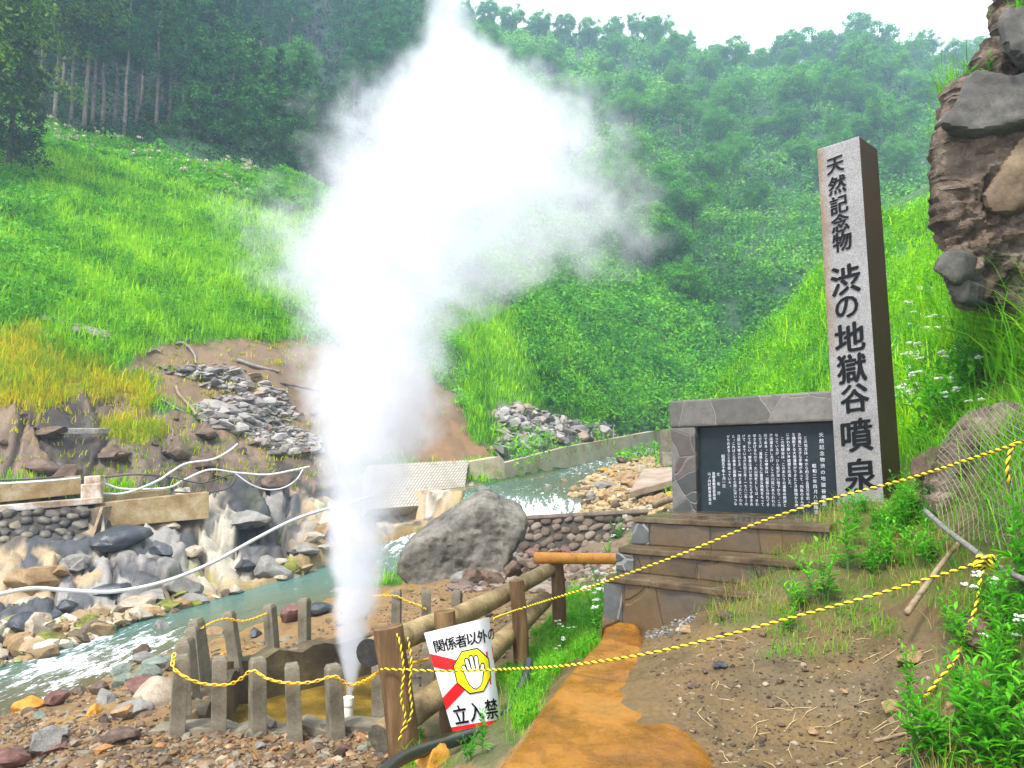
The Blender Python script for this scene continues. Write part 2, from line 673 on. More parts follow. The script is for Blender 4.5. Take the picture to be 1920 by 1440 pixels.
GU, GV = 860, 780
_u = np.linspace(-1.08, 1.08, GU)
_v = np.linspace(math.log(1.8), math.log(390), GV)
_UU, _VV = np.meshgrid(_u, _v)
GY = np.exp(_VV) - 4.0
GX = _UU * (GY + 4.0)
_gx, _gy = GX.ravel(), GY.ravel()
_gz = tps(_gx, _gy)
_dist = _gy + 4.0
_p3 = np.stack([_gx, _gy, _gz * 0.0], 1)
_lgn = fbm(np.stack([_UU.ravel() * 9, _VV.ravel() * 9, _VV.ravel() * 0], 1), 5, 11)
_near_path = np.clip(1 - np.abs(_gx - 1.0 - 0.1 * (_gy - 4)) / 1.6, 0, 1) * (_gy < 7.6) * (_gz > -0.35)
_gz = _gz + _lgn * _dist * 0.020 * np.where(_dist > 26, 1, 0.25) * (1 - _near_path)
_mid = fbm(_p3 * 1.3, 4, 3)
_gz = _gz + _mid * np.where((_dist > 10) & (_dist < 60), 0.14, 0.03) * (1 - 0.8 * _near_path)
_gz = _gz + fbm(_p3 * 7.0, 3, 5) * np.where(_dist < 22, 0.018, 0.0)
_rd, _rlev = river_dist(_gx, _gy)
_bank = _rlev + 0.04 + 0.25 * np.clip(_rd, 0, 2)
_gz = np.where(_rd < 0, np.minimum(_gz, _rlev - np.minimum(0.12 - 0.35 * _rd, 0.45)), np.where(_rd < 1.2, np.maximum(_gz, _bank * np.clip(1 - _rd / 1.2, 0, 1) + _gz * np.clip(_rd / 1.2, 0, 1)), _gz))
_gz = np.where(_rd > 0, np.maximum(_gz, np.where(_rd < 2.5, _rlev + 0.03, -99)), _gz)
_wx = np.array([P(a_, b_, d_).x for a_, t_, b_, d_ in WALLPTS])
_wy = np.array([d_ for a_, t_, b_, d_ in WALLPTS])
_wz = np.array([P(a_, b_, d_).z for a_, t_, b_, d_ in WALLPTS])
_wt = np.array([P(a_, t_, d_).z for a_, t_, b_, d_ in WALLPTS])
_wyy = np.interp(_gx, _wx, _wy)
_front = (_gx > _wx[0] - .2) & (_gx < _wx[-1]) & (_gy < _wyy + .1) & (_gy > _wyy - 3.5) & (_rd > -0.2)
_gz = np.where(_front, np.minimum(_gz, np.interp(_gx, _wx, _wz) - .02), _gz)
_behind = (_gx > _wx[0] - .2) & (_gx < _wx[-1]) & (_gy >= _wyy + .1) & (_gy < _wyy + 1.5)
_gz = np.where(_behind, np.minimum(_gz, np.interp(_gx, _wx, _wt) - .05), _gz)
_inb = inpoly(_gx, _gy, [(BASP[0][0] - .08, BASP[0][1] - .08), (BASP[1][0] + .08, BASP[1][1] - .08), (BASP[2][0] + .08, BASP[2][1] + .1), (BASP[3][0] - .08, BASP[3][1] + .1)])
_gz = np.where(_inb, -2.0, _gz)
GZ = _gz.reshape(GV, GU)


def tz(x, y):
    x = np.asarray(x, float)
    y = np.asarray(y, float)
    fu = (x / (y + 4.0) - _u[0]) / (_u[1] - _u[0])
    fv = (np.log(np.maximum(y + 4.0, 0.5)) - _v[0]) / (_v[1] - _v[0])
    fu = np.clip(fu, 0, GU - 1.001)
    fv = np.clip(fv, 0, GV - 1.001)
    i, j = fu.astype(int), fv.astype(int)
    a, b = fu - i, fv - j
    return (GZ[j, i] * (1 - a) * (1 - b) + GZ[j, i + 1] * a * (1 - b) + GZ[j + 1, i] * (1 - a) * b + GZ[j + 1, i + 1] * a * b)


def ground_at(px, py, dmin=2.0, dmax=330.0, n=500):
    """where the sight line through each pixel first meets the ground (NaN if it never does)"""
    px = np.atleast_1d(np.asarray(px, float))
    py = np.atleast_1d(np.asarray(py, float))
    d = np.exp(np.linspace(math.log(dmin), math.log(dmax), n))
    a = (px - 960) / F
    b = (720 - py) / F
    fy = CP - b * SP
    rx, rz = a / fy, (SP + b * CP) / fy
    X = rx[:, None] * d
    Zr = EYE + rz[:, None] * d
    G = tz(X, np.broadcast_to(d, X.shape))
    below = Zr < G
    hit = below.argmax(1)
    ok = below.any(1) & (hit > 0)
    hit = np.maximum(hit, 1)
    r = np.arange(len(px))
    f0 = Zr[r, hit - 1] - G[r, hit - 1]
    f1 = Zr[r, hit] - G[r, hit]
    t = f0 / (f0 - f1 + 1e-12)
    dd = d[hit - 1] + t * (d[hit] - d[hit - 1])
    out = np.stack([rx * dd, dd, EYE + rz * dd], 1)
    out[~ok] = np.nan
    return out


def gp(px, py, **k):
    return Vector(ground_at(px, py, **k)[0])


# areas of the valley by what grows or lies there (outlines as the photograph shows them)
A_LEFTGRASS = [(-700, 180), (60, 232), (300, 300), (560, 335), (640, 350), (600, 560), (548, 642), (330, 636), (262, 655), (230, 700), (310, 745), (250, 760), (160, 660), (40, 610), (-700, 600)]
A_YELLOW = [(-700, 600), (60, 620), (150, 660), (215, 690), (300, 740), (300, 765), (210, 745), (140, 770), (90, 765), (0, 765), (-700, 800)]
A_YELLOW2 = [(185, 800), (215, 772), (300, 800), (320, 812), (255, 830), (200, 828)]
A_DIRTSLOPE = [(230, 690), (262, 655), (330, 636), (548, 642), (760, 660), (900, 790), (840, 850), (640, 850), (460, 830), (330, 770), (300, 735)]
A_BROWNROCK = [(-700, 770), (0, 765), (140, 768), (210, 745), (300, 765), (470, 830), (640, 850), (640, 930), (400, 930), (0, 900), (-700, 900)]
A_PALE = [(-700, 940), (0, 940), (400, 925), (640, 900), (900, 900), (900, 1000), (640, 1110), (470, 1120), (270, 1175), (0, 1260), (-700, 1300)]
A_MIDGRASS = [(860, 560), (960, 580), (1040, 640), (1060, 740), (960, 800), (935, 835), (880, 800), (860, 700)]
A_MIDBUSH = [(960, 560), (1200, 440), (1330, 540), (1370, 745), (1260, 780), (1130, 785), (1020, 770)]
A_RUBBLE2 = [(925, 770), (985, 765), (1060, 790), (1140, 800), (1150, 818), (1000, 838), (940, 845), (925, 800)]
A_ORANGE = [(800, 770), (880, 800), (935, 845), (880, 868), (790, 860)]
A_BAR = [(1010, 940), (1090, 890), (1150, 868), (1250, 840), (1270, 960), (1040, 960)]
A_BANKGRASS = [(760, 1440), (800, 1365), (900, 1320), (960, 1260), (1020, 1180), (1090, 1080), (1120, 1040), (1150, 960), (1215, 950), (1190, 1090), (1130, 1150), (1110, 1215), (1020, 1290), (950, 1420), (940, 1440)]
A_RIGHTSLOPE = [(1290, 850), (1380, 720), (1420, 620), (1550, 490), (1690, 390), (1790, 365), (1990, 300), (2100, 1000), (1700, 930), (1560, 760), (1380, 800)]
A_RIGHTNEAR = [(1640, 900), (1720, 860), (1800, 700), (2300, 500), (2300, 1500), (1760, 1500), (1720, 1340), (1800, 1180), (1740, 1120), (1600, 1130), (1560, 1120), (1590, 1010)]

_px, _py = project(_gx, _gy, _gz)
_jn = np.stack([_px / 38, _py / 26, _gy * 0], 1)
_jx = _px + fbm(_jn, 4, 31) * 34
_jy = _py + fbm(_jn, 4, 47) * 26
ZONE = np.zeros(len(_gx), int)
far = _gy > 21
ZONE[far & (_gy > 55)] = 1
ZONE[far & (_gy <= 55)] = 2
for zi, poly, cond in ((3, A_LEFTGRASS, far & (_gy < 62)), (4, A_YELLOW, far & (_gy < 40)), (5, A_DIRTSLOPE, far & (_gy < 45)), (6, A_BROWNROCK, (_gy > 20) & (_gy < 36)), (4, A_YELLOW2, far & (_gy < 40)),
                       (7, A_PALE, (_gy > 13) & (_gx < 0) & (_gy < 36)), (8, A_MIDGRASS, far & (_gy < 75)), (9, A_MIDBUSH, far & (_gy > 44) & (_gy < 100)), (10, A_ORANGE, far & (_gy < 46)), (11, A_RUBBLE2, far & (_gy < 62)),
                       (12, A_BAR, (_gy > 21) & (_gy < 55) & (_gx > -1)), (13, A_RIGHTSLOPE, (_gy > 9.5) & (_gy < 60) & (_gx > 2)), (14, A_RIGHTNEAR, (_gy < 11) & (_gx > 1)), (15, A_BANKGRASS, (_gy < 16) & (_gx < 2.2))):
    ZONE[inpoly(_jx, _jy, poly) & cond] = zi
ZONE[(ZONE == 2) & (_gy < 30) & (_gx > -3) & (_gx < 5.5)] = 16
ZONE[(ZONE == 0) & (_gx > 1.6) & (_gz > 0.4) & (_gy > 6)] = 14
ZONE[(_gx > 3.2 + 0.2 * _gy) & (_gy < 12) & (ZONE == 0)] = 14


def cells(x, y, size, seed, warp=0.35):
    """cellular pattern: cell id hash, offset from the cell's own point, distance to the border"""
    w = fbm(np.stack([x / size * .8, y / size * .8, x * 0], 1), 3, seed + 50)
    X, Y = x / size + w * warp, y / size + w[::-1] * 0 + w * warp * .7
    ix, iy = np.floor(X).astype(np.int64), np.floor(Y).astype(np.int64)
    f1 = np.full(x.shape, 9.0)
    f2 = np.full(x.shape, 9.0)
    hid = np.zeros(x.shape)
    ox, oy = np.zeros(x.shape), np.zeros(x.shape)
    z = ix * 0
    for a in (-1, 0, 1):
        for b in (-1, 0, 1):
            qx = ix + a + _hash(ix + a, iy + b, z, seed)
            qy = iy + b + _hash(ix + a, iy + b, z, seed + 1)
            d = np.hypot(X - qx, Y - qy)
            h_ = _hash(ix + a, iy + b, z, seed + 2)
            n_ = d < f1
            f2 = np.where(n_, f1, np.minimum(f2, d))
            hid = np.where(n_, h_, hid)
            ox = np.where(n_, X - qx, ox)
            oy = np.where(n_, Y - qy, oy)
            f1 = np.where(n_, d, f1)
    return hid, ox, oy, f2 - f1


ZCOL = np.array([(.19, .115, .045), (.014, .055, .014), (.03, .10, .012), (.06, .20, .008), (.30, .24, .008), (.17, .11, .06), (.13, .085, .055), (.30, .235, .165), (.07, .22, .008), (.03, .13, .015),
                 (.22, .125, .06), (.19, .15, .11), (.33, .23, .11), (.04, .17, .01), (.09, .085, .02), (.09, .09, .03), (.16, .115, .07)])
_gc = ZCOL[ZONE]
# blocky bedrock of the far bank and of the bare slope above it
for zid, amp_b, pal in ((7, 1.0, ((.43, .38, .30), (.38, .33, .25), (.06, .063, .07), (.36, .27, .16), (.10, .10, .105), (.27, .255, .235))), (6, .75, ((.12, .08, .055), (.085, .06, .045), (.17, .115, .075), (.05, .038, .03), (.14, .10, .07), (.10, .07, .05)))):
    mk = ZONE == zid
    x_, y_ = _gx[mk] + .45 * _gy[mk], _gy[mk] * .85
    h1, ox1, oy1, e1 = cells(x_, y_, 1.55, 5 + zid)
    h2, ox2, oy2, e2 = cells(x_, y_, .58, 15 + zid)
    fade = np.clip(_rd[mk] / .8, 0, 1)
    fade = fade * np.where(inpoly(_px[mk], _py[mk], [(-700, 900), (430, 905), (420, 990), (190, 1005), (190, 1055), (-700, 1100)]) & (zid == 7), .22, 1) * np.clip((30.5 - _gy[mk]) / 3.5, .12, 1)
    dz_ = (h1 - .35) * .62 + ox1 * (h1 * 17 % 1 - .5) * .9 + oy1 * (h1 * 31 % 1 - .2) * .8 - .32 * np.exp(-(e1 / .07) ** 2) + ((h2 - .5) * .16 + ox2 * (h2 * 13 % 1 - .5) * .3 - .10 * np.exp(-(e2 / .10) ** 2))
    _gz[mk] += dz_ * amp_b * fade
    pick_ = np.where(h2 < .35, (h2 * 41 % 1), (h1 * 7.3 % 1))
    cidx = np.minimum((pick_ * 6).astype(int), 5)
    cc_ = np.array(pal)[cidx]
    crack = np.clip(np.exp(-(e1 / .05) ** 2) + .6 * np.exp(-(e2 / .06) ** 2), 0, 1)[:, None]
    cc_ = cc_ * (1 - .8 * crack) + np.array((.03, .026, .022)) * .8 * crack
    if zid == 7:
        st_ = np.clip(fbm(np.stack([_gx[mk] * 1.6, _gy[mk] * .35, _gy[mk] * 0], 1), 4, 81) * 3.4 - .45, 0, 1)[:, None]
        cc_ = cc_ * (1 - .85 * st_) + np.array((.02, .022, .026)) * .85 * st_
        wl_ = np.exp(-(_rd[mk] / .7) ** 2)[:, None] * .75
        cc_ = cc_ * (1 - wl_) + np.array((.26, .17, .04)) * wl_
        mo = np.clip(fbm(np.stack([_gx[mk] * .9, _gy[mk] * .9, _gy[mk] * 0 + 4], 1), 3, 83) * 3 - .9, 0, 1)[:, None] * (np.exp(-(_rd[mk] / 2.2) ** 2)[:, None])
        cc_ = cc_ * (1 - mo) + np.array((.16, .20, .01)) * mo
    _gc[mk] = cc_
GZ = _gz.reshape(GV, GU)
_tan = (ZONE == 0) & (_gx > 0.2) & (_gy < 8)
_gc[_tan] = (.115, .075, .028)
_gray = np.clip(fbm(np.stack([_gx * 1.1, _gy * 1.1, _gy * 0], 1), 3, 77) * 2.2, 0, 1)[:, None] * (_tan[:, None])
_gc = _gc * (1 - _gray * 0.4) + np.array((.11, .088, .06)) * _gray * 0.4
_orr = np.clip(fbm(np.stack([_gx * .8, _gy * .8, _gy * 0], 1), 3, 91) * 2.5, 0, 1)[:, None] * ((ZONE == 0) & (_gx < 0) & (_rd < 3))[:, None]
_gc = _gc * (1 - _orr * .85) + np.array((.27, .16, .022)) * _orr * .85
_bed = (_rd < 0.0)
_gc[_bed] = np.where((_gy[_bed] < 24)[:, None], np.array([(.16, .13, .05)]), np.array([(.24, .18, .09)]))

t = NT("ground_earth")
at = t.n('ShaderNodeAttribute', attribute_name="soil")
gpos = t.pos()
g1 = t.noise(2.2, 8, 0.7, gpos)
g2 = t.noise(26.0, 5, 0.75, gpos)
gc = t.mix(0.75, at.outputs[0], t.ramp(g1.outputs[0], [(0.28, (0.42, 0.42, 0.44)), (0.5, (0.95, 0.95, 0.95)), (0.72, (1.35, 1.3, 1.2))]), 'MULTIPLY')
gc = t.mix(0.6, gc, t.ramp(g2.outputs[0], [(0.3, (0.4, 0.4, 0.4)), (0.65, (1.2, 1.2, 1.2))]), 'MULTIPLY')
gh = t.math('ADD', g1.outputs[0], t.math('MULTIPLY', g2.outputs[0], 0.35))
t.principled(gc, t.ramp(g1.outputs[0], [(0.38, (0.35,) * 3), (0.6, (0.9,) * 3)]), t.bump(gh, 0.5, 0.05), 0.35)
M_GROUND = t.m

_idx = np.arange(GU * GV).reshape(GV, GU)
_gf = np.stack([_idx[:-1, :-1], _idx[:-1, 1:], _idx[1:, 1:], _idx[1:, :-1]], -1).reshape(-1, 4)
ground_me = np_mesh("ground", np.stack([_gx, _gy, _gz], 1), _gf, M_GROUND, True)
ca = ground_me.attributes.new("soil", 'FLOAT_COLOR', 'POINT')
ca.data.foreach_set('color', np.concatenate([_gc, np.ones((len(_gc), 1))], 1).astype(np.float32).ravel())
tag(link(bpy.data.objects.new("ground", ground_me)), kind='structure')

# ------------------------------------------------------------------ water
t = NT("stream_water")
at = t.n('ShaderNodeAttribute', attribute_name="foam")
wp = t.pos()
mp = t.n('ShaderNodeMapping')
mp.inputs['Rotation'].default_value = (0, 0, math.radians(-18))
mp.inputs['Scale'].default_value = (2.6, 0.55, 1.0)
t.l(wp, mp.inputs[0])
r1 = t.noise(2.4, 7, 0.68, mp.outputs[0], 0.6)
r2 = t.noise(9, 5, 0.7, wp, 0.4)
fo = t.math('ADD', at.outputs['Fac'], t.math('MULTIPLY', t.math('SUBTRACT', r1.outputs[0], 0.5), 2.4))
fo = t.maprange(t.math('ADD', fo, t.math('MULTIPLY', t.math('SUBTRACT', r2.outputs[0], 0.5), 0.9)), 0.42, 0.85)
wb = t.n('ShaderNodeBsdfPrincipled')
at2 = t.n('ShaderNodeAttribute', attribute_name="tone")
t.l(t.mix(fo, at2.outputs[0], (0.82, 0.86, 0.9)), wb.inputs['Base Color'])
t.l(t.maprange(fo, 0, 1, 0.08, 0.7), wb.inputs['Roughness'])
wb.inputs['IOR'].default_value = 1.33
at3 = t.n('ShaderNodeAttribute', attribute_name="clear")
t.l(t.math('MULTIPLY', at3.outputs['Fac'], t.math('SUBTRACT', 1.0, fo)), wb.inputs['Transmission Weight'])
t.l(t.bump(t.math('ADD', r1.outputs[0], t.math('MULTIPLY', r2.outputs[0], 0.4)), 0.55, 0.12), wb.inputs['Normal'])
t.l(wb.outputs[0], t.out.inputs[0])
M_WATER = t.m

NS = 22
rl = np.array([tuple(v) for v in catmull([(*a[0], a[2]) for a in RIV], 26)])
rr = np.array([tuple(v) for v in catmull([(*a[1], a[2]) for a in RIV], 26)])
rows = []
for k in range(NS + 1):
    s = -0.16 + 1.32 * k / NS
    rows.append(rl * (1 - s) + rr * s)
WV = np.stack(rows, 1)
st = np.linspace(0, len(RIV) - 1, len(rl))
knots = [0, 1, 2, 3, 4, 5, 6, 7, 8, 9, 9.8, 10, 10.6, 11, 12, 13, 14, 15, 16, 17]
fv = [.1, .25, .40, .60, .40, .06, .0, .12, .45, .7, .85, .9, .62, .32, .30, .10, .26, .45, .4, .4]
foam = np.interp(st, knots, fv)
amp = 0.012 + 0.05 * foam
nz = fbm(WV.reshape(-1, 3) * np.array([3.2, 1.4, 0.3]), 4, 17).reshape(WV.shape[:2])
WV[:, :, 2] += nz * amp[:, None]
sh = np.abs(np.linspace(-0.16, 1.16, NS + 1) - 0.5)
FO = foam[:, None] - 0.35 * np.clip(sh - 0.42, 0, 1)[None] * (foam < .8)[:, None]
tone = np.zeros((*FO.shape, 4), np.float32)
g = np.interp(st, [0, 2, 4, 6, 9, 12, 17], [0, .3, .8, 1, .6, .4, .3])[:, None]
e = np.clip(np.linspace(-0.16, 1.16, NS + 1), 0, 1)[None] * np.interp(st, [0, 3, 4.5, 6, 7, 12], [.9, .8, .7, .5, .1, .5])[:, None]
ca_, cb_ = np.array((.10, .22, .19)), np.array((.26, .20, .06))
tone[:, :, :3] = (ca_ * (1 - e[..., None]) + cb_ * e[..., None]) * (0.6 + 0.4 * g[..., None])
tone[:, :, 3] = 1
ii = np.arange(WV.shape[0] * (NS + 1)).reshape(WV.shape[0], NS + 1)
wf = np.stack([ii[:-1, :-1], ii[:-1, 1:], ii[1:, 1:], ii[1:, :-1]], -1).reshape(-1, 4)
wme = np_mesh("river_water", WV.reshape(-1, 3), wf, M_WATER, True)
for nm, arr in (("foam", FO), ("clear", 0.25 + 0.4 * e)):
    q = wme.attributes.new(nm, 'FLOAT', 'POINT')
    q.data.foreach_set('value', np.ascontiguousarray(np.broadcast_to(arr, FO.shape), dtype=np.float32).ravel())
q = wme.attributes.new("tone", 'FLOAT_COLOR', 'POINT')
q.data.foreach_set('color', tone.ravel())
tag(link(bpy.data.objects.new("river_water", wme)), kind='structure')

# ------------------------------------------------------------------ materials of built things
M_CONC = speckle("weathered_concrete", [(0.25, (.085, .072, .045)), (0.5, (.19, .165, .115)), (0.75, (.29, .26, .20))], 4.0, 0.85, 0.35, 0.01, 60)
M_CONC_STAIN = speckle("stained_concrete", [(0.25, (.16, .09, .03)), (0.48, (.28, .20, .09)), (0.7, (.42, .36, .24))], 1.6, 0.8, 0.3, 0.02, 30)
M_CONC_DARK = speckle("damp_concrete_and_shade", [(0.3, (.04, .035, .025)), (0.5, (.10, .075, .04)), (0.72, (.20, .16, .085))], 2.0, 0.6, 0.5, 0.03, 30)
M_GRANITE = None
t = NT("granite")
p = t.pos(True)
v1 = t.n('ShaderNodeTexVoronoi')
v1.inputs['Scale'].default_value = 260
t.l(p, v1.inputs['Vector'])
sp = t.n('ShaderNodeSeparateColor')
t.l(v1.outputs['Color'], sp.inputs[0])
gc = t.ramp(sp.outputs[0], [(0.0, (.09, .09, .09)), (0.22, (.20, .20, .20)), (0.5, (.31, .31, .31)), (0.85, (.43, .42, .41))])
st1 = t.noise(1.3, 5, 0.65, p)
geo = t.n('ShaderNodeSeparateXYZ')
t.l(p, geo.inputs[0])
lft = t.maprange(t.math('ADD', geo.outputs[0], t.math('MULTIPLY', st1.outputs[0], 0.22)), 0.02, -0.12)
up_ = t.maprange(geo.outputs[2], 1.4, 2.6)
gc = t.mix(t.math('MULTIPLY', t.math('MULTIPLY', lft, up_), 0.8), gc, t.mix(1.0, gc, (0.80, 0.48, 0.22), 'MULTIPLY'))
gc = t.mix(0.7, gc, t.ramp(st1.outputs[0], [(0.35, (.33, .31, .29)), (0.65, (.68, .67, .66))]), 'MULTIPLY')
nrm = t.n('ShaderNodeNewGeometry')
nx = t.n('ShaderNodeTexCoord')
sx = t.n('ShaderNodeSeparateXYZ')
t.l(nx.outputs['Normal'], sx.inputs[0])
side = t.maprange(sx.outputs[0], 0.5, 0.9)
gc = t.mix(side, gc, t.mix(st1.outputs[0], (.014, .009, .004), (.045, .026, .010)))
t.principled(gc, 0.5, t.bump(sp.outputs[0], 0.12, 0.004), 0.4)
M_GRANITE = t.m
M_INK = plain("black_paint", (.006, .0065, .008), 0.7, 0.12)
M_SLATE = speckle("polished_dark_stone", [(0.3, (.010, .016, .018)), (0.55, (.018, .028, .032)), (0.75, (.03, .042, .05))], 1.4, 0.3, 0.03, 0.005, 70, spec=0.12)
M_ETCH = plain("etched_white", (.50, .52, .55), 0.7)
M_CLAD = clad("frame_cladding", 3.0, [(0.1, (.04, .044, .042)), (0.4, (.10, .095, .085)), (0.6, (.065, .04, .035)), (0.85, (.14, .13, .115))], (.12, .11, .095), 0.025, 0.5)
M_LINTEL = clad("lintel_cladding", 1.7, [(0.1, (.085, .08, .068)), (0.5, (.15, .14, .12)), (0.9, (.115, .105, .088))], (.19, .18, .155), 0.010, 0.5, stretch=(1, 1, 1.2))
M_STEP = clad("step_stone", 1.9, [(0.1, (.05, .036, .02)), (0.5, (.10, .068, .034)), (0.9, (.075, .06, .042))], (.03, .024, .017), 0.022, 0.5, (.095, .054, .015), (1, 1, 0.35))
M_TREAD = speckle("wet_tread", [(0.3, (.04, .027, .013)), (0.5, (.095, .062, .028)), (0.72, (.17, .135, .09))], 3.2, 0.4, 0.25, 0.01, 40, wet=0.12)
M_ENDSTONE = clad("end_stone", 2.6, [(0.2, (.045, .05, .048)), (0.8, (.11, .115, .11))], (.17, .165, .15), 0.04, 0.5)
t = NT("wet_rust_slab")
p = t.pos(False)
b1 = t.noise(1.1, 6, .65, p, .5)
b2 = t.noise(7.0, 6, .7, p, .3)
b3 = t.noise(60.0, 3, .7, p)
pc = t.ramp(b1.outputs[0], [(0.28, (.06, .024, .003)), (0.42, (.16, .064, .004)), (0.55, (.25, .105, .007)), (0.72, (.25, .135, .024))])
pc = t.mix(.55, pc, t.ramp(b2.outputs[0], [(0.32, (.45, .38, .3)), (0.5, (1, 1, 1)), (0.7, (1.25, 1.2, 1.1))]), 'MULTIPLY')
pc = t.mix(.35, pc, t.ramp(b3.outputs[0], [(0.35, (.3, .28, .25)), (0.6, (1.1, 1.1, 1.1))]), 'MULTIPLY')
ph = t.math('ADD', t.math('MULTIPLY', b2.outputs[0], .8), t.math('MULTIPLY', b3.outputs[0], .25))
t.principled(pc, t.ramp(t.math('ADD', t.math('MULTIPLY', b1.outputs[0], .6), t.math('MULTIPLY', b2.outputs[0], .4)), [(.45, (.07,) * 3), (.58, (.5,) * 3)]), t.bump(ph, .5, .02), .35)
M_PATH = t.m
M_BARK = speckle("peeled_log", [(0.25, (.11, .07, .03)), (0.5, (.30, .22, .10)), (0.72, (.45, .36, .19))], 5.0, 0.7, 0.5, 0.02, 50)
M_POSTWOOD = speckle("brown_post_wood", [(0.25, (.055, .028, .012)), (0.5, (.15, .085, .035)), (0.75, (.30, .19, .09))], 7.0, 0.65, 0.7, 0.02, 50, stretch=(1, 1, .10))
M_ENDGRAIN = speckle("charred_end_grain", [(0.3, (.012, .011, .010)), (0.7, (.05, .045, .04))], 14, 0.8, 0.5, 0.01, 60)
M_ENDGRAIN2 = speckle("weathered_end_grain", [(0.3, (.05, .045, .03)), (0.7, (.16, .14, .10))], 14, 0.8, 0.5, 0.01, 60)
M_ORANGELOG = speckle("orange_peeled_log", [(0.32, (.16, .05, .012)), (0.40, (.52, .21, .03)), (0.7, (.66, .30, .05))], 6.0, 0.5, 0.2, 0.01, 30)
M_CHAIN = plain("yellow_plastic", (.80, .46, .012), 0.4, 0.5, 0.12)
M_ROPEY = plain("yellow_strand", (.72, .55, .03), 0.7, 0.2, 0.2)
M_ROPEB = plain("black_strand", (.035, .032, .015), 0.8, 0.2, 0.3)
M_VINYL = plain("white_vinyl", (.82, .82, .85), 0.42, 0.5, 0.03, 3)
M_RED = plain("red_print", (.75, .008, .012), 0.45, 0.5, 0.03)
M_YEL = plain("yellow_print", (.85, .76, .008), 0.45, 0.5, 0.03)
M_HOSE = plain("black_rubber", (.016, .022, .022), 0.38, 0.5, 0.3)
M_WHITEPIPE = plain("grey_white_pipe", (.55, .55, .56), 0.35, 0.5, 0.12)
M_DARKPIPE = plain("dark_pipe", (.05, .045, .04), 0.5, 0.4, 0.3)
M_WIRE = plain("galvanised_wire", (.20, .19, .16), 0.55, 0.5, 0.3, metal=0.3)
M_CABLE = speckle("grey_cable", [(0.3, (.10, .10, .09)), (0.7, (.26, .25, .22))], 30, 0.7, 0.4, 0.01, 90)
M_STICK = speckle("dead_wood", [(0.3, (.16, .11, .06)), (0.7, (.36, .28, .18))], 9, 0.8, 0.4, 0.01, 60)
M_GREYWOOD = speckle("grey_driftwood", [(0.3, (.15, .13, .11)), (0.7, (.38, .35, .31))], 9, 0.8, 0.4, 0.01, 60)
M_LATTICE = None

# ------------------------------------------------------------------ text and rounded shapes as flat meshes
_dg = None


def text_shape(body, size=1.0, offset=0.0, line=1.0, align='CENTER'):
    cu = bpy.data.curves.new("lettering", 'FONT')
    cu.body = body
    cu.size = size
    cu.offset = offset
    cu.align_x = align
    cu.align_y = 'CENTER'
    cu.space_line = line
    cu.resolution_u = 3
    o = bpy.data.objects.new("lettering", cu)
    COL.objects.link(o)
    dg = bpy.context.evaluated_depsgraph_get()
    dg.update()
    me = bpy.data.meshes.new_from_object(o.evaluated_get(dg))
    V = np.array([tuple(v.co) for v in me.vertices])
    Fs = [tuple(q.vertices) for q in me.polygons]
    bpy.data.objects.remove(o)
    bpy.data.curves.remove(cu)
    bpy.data.meshes.remove(me)
    return V, Fs


# ------------------------------------------------------------------ stone pillar with carved title
MS = 1.15
pill_dir = Vector((-math.sin(math.radians(44)), math.cos(math.radians(44)), 0))      # along the front face, towards its left edge
pill_in = Vector((math.cos(math.radians(44)), math.sin(math.radians(44)), 0))        # into the stone
PR = P(1655, 884, 6.75 * MS)
PW, PD = 0.462, 0.50
pbase = PR + pill_dir * PW / 2 + pill_in * PD / 2
ZB, ZT = 0.95, 1.6 + 3.06 * MS
pillar = thing("stone_pillar", "tall square granite pillar with carved black characters beside the dark plaque", "stone pillar",
               (pbase.x, pbase.y, ZB), math.atan2(-pill_dir.y, -pill_dir.x))
h = ZT - ZB
sh_v, sh_f = [], []
nseg = 14
for i in range(nseg + 1):
    z = h * i / nseg
    k = 1.02 - 0.03 * i / nseg
    for sx, sy in ((-1, -1), (1, -1), (1, 1), (-1, 1)):
        sh_v.append((sx * PW / 2 * k, sy * PD / 2 * k, z))
for i in range(nseg):
    for a in range(4):
        b = (a + 1) % 4
        sh_f.append((i * 4 + a, i * 4 + b, i * 4 + 4 + b, i * 4 + 4 + a))
sh_v.append((0, 0, h + 0.05))
top = nseg * 4
for a in range(4):
    sh_f.append((top + a, top + (a + 1) % 4, len(sh_v) - 1))
m = MB()
m.add(sh_v, sh_f)
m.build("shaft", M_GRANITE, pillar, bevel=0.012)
# carved characters, each on the face where the photograph shows it
m = MB()
fp = PR - pill_in * 0.006
fn = -pill_in
Rinv = Matrix.Rotation(-pillar.rotation_euler.z, 3, 'Z')
for ch, cx, cyy, sz in (("天", 1575, 309, 37), ("然", 1578, 346, 38), ("記", 1581, 383, 38), ("念", 1583, 417, 38), ("物", 1586, 452, 40),
                        ("渋", 1591, 524, 61), ("の", 1593, 575, 47), ("地", 1598, 632, 61), ("獄", 1601, 690, 60), ("谷", 1606, 746, 58),
                        ("噴", 1609, 815, 65), ("泉", 1615, 890, 65)):
    c = on_plane(cx, cyy, fp, fn)
    s = sz * c.y / F
    V, Fs = text_shape(ch, 1.0)
    V[:, :2] -= (V[:, :2].min(0) + V[:, :2].max(0)) / 2
    V *= s * 0.93 / max(np.ptp(V[:, 0]), np.ptp(V[:, 1]))
    loc = Rinv @ (c - Vector(pillar.location))
    for q, (ox, oz) in enumerate(((-.012, 0), (.012, 0.004), (0, .012), (0.004, -.012), (-.018, -.006), (.018, .008))):
        # brush strokes: heavier than the plain letter and rising to the right
        m.add([(loc.x + v[0] * 0.96 + ox * s * 1.5, -PD / 2 * 1.02 - 0.004 - q * 0.0004, loc.z + v[1] + v[0] * 0.07 + oz * s * 1.5) for v in V], Fs)
m.build("carved_title", M_INK, pillar)
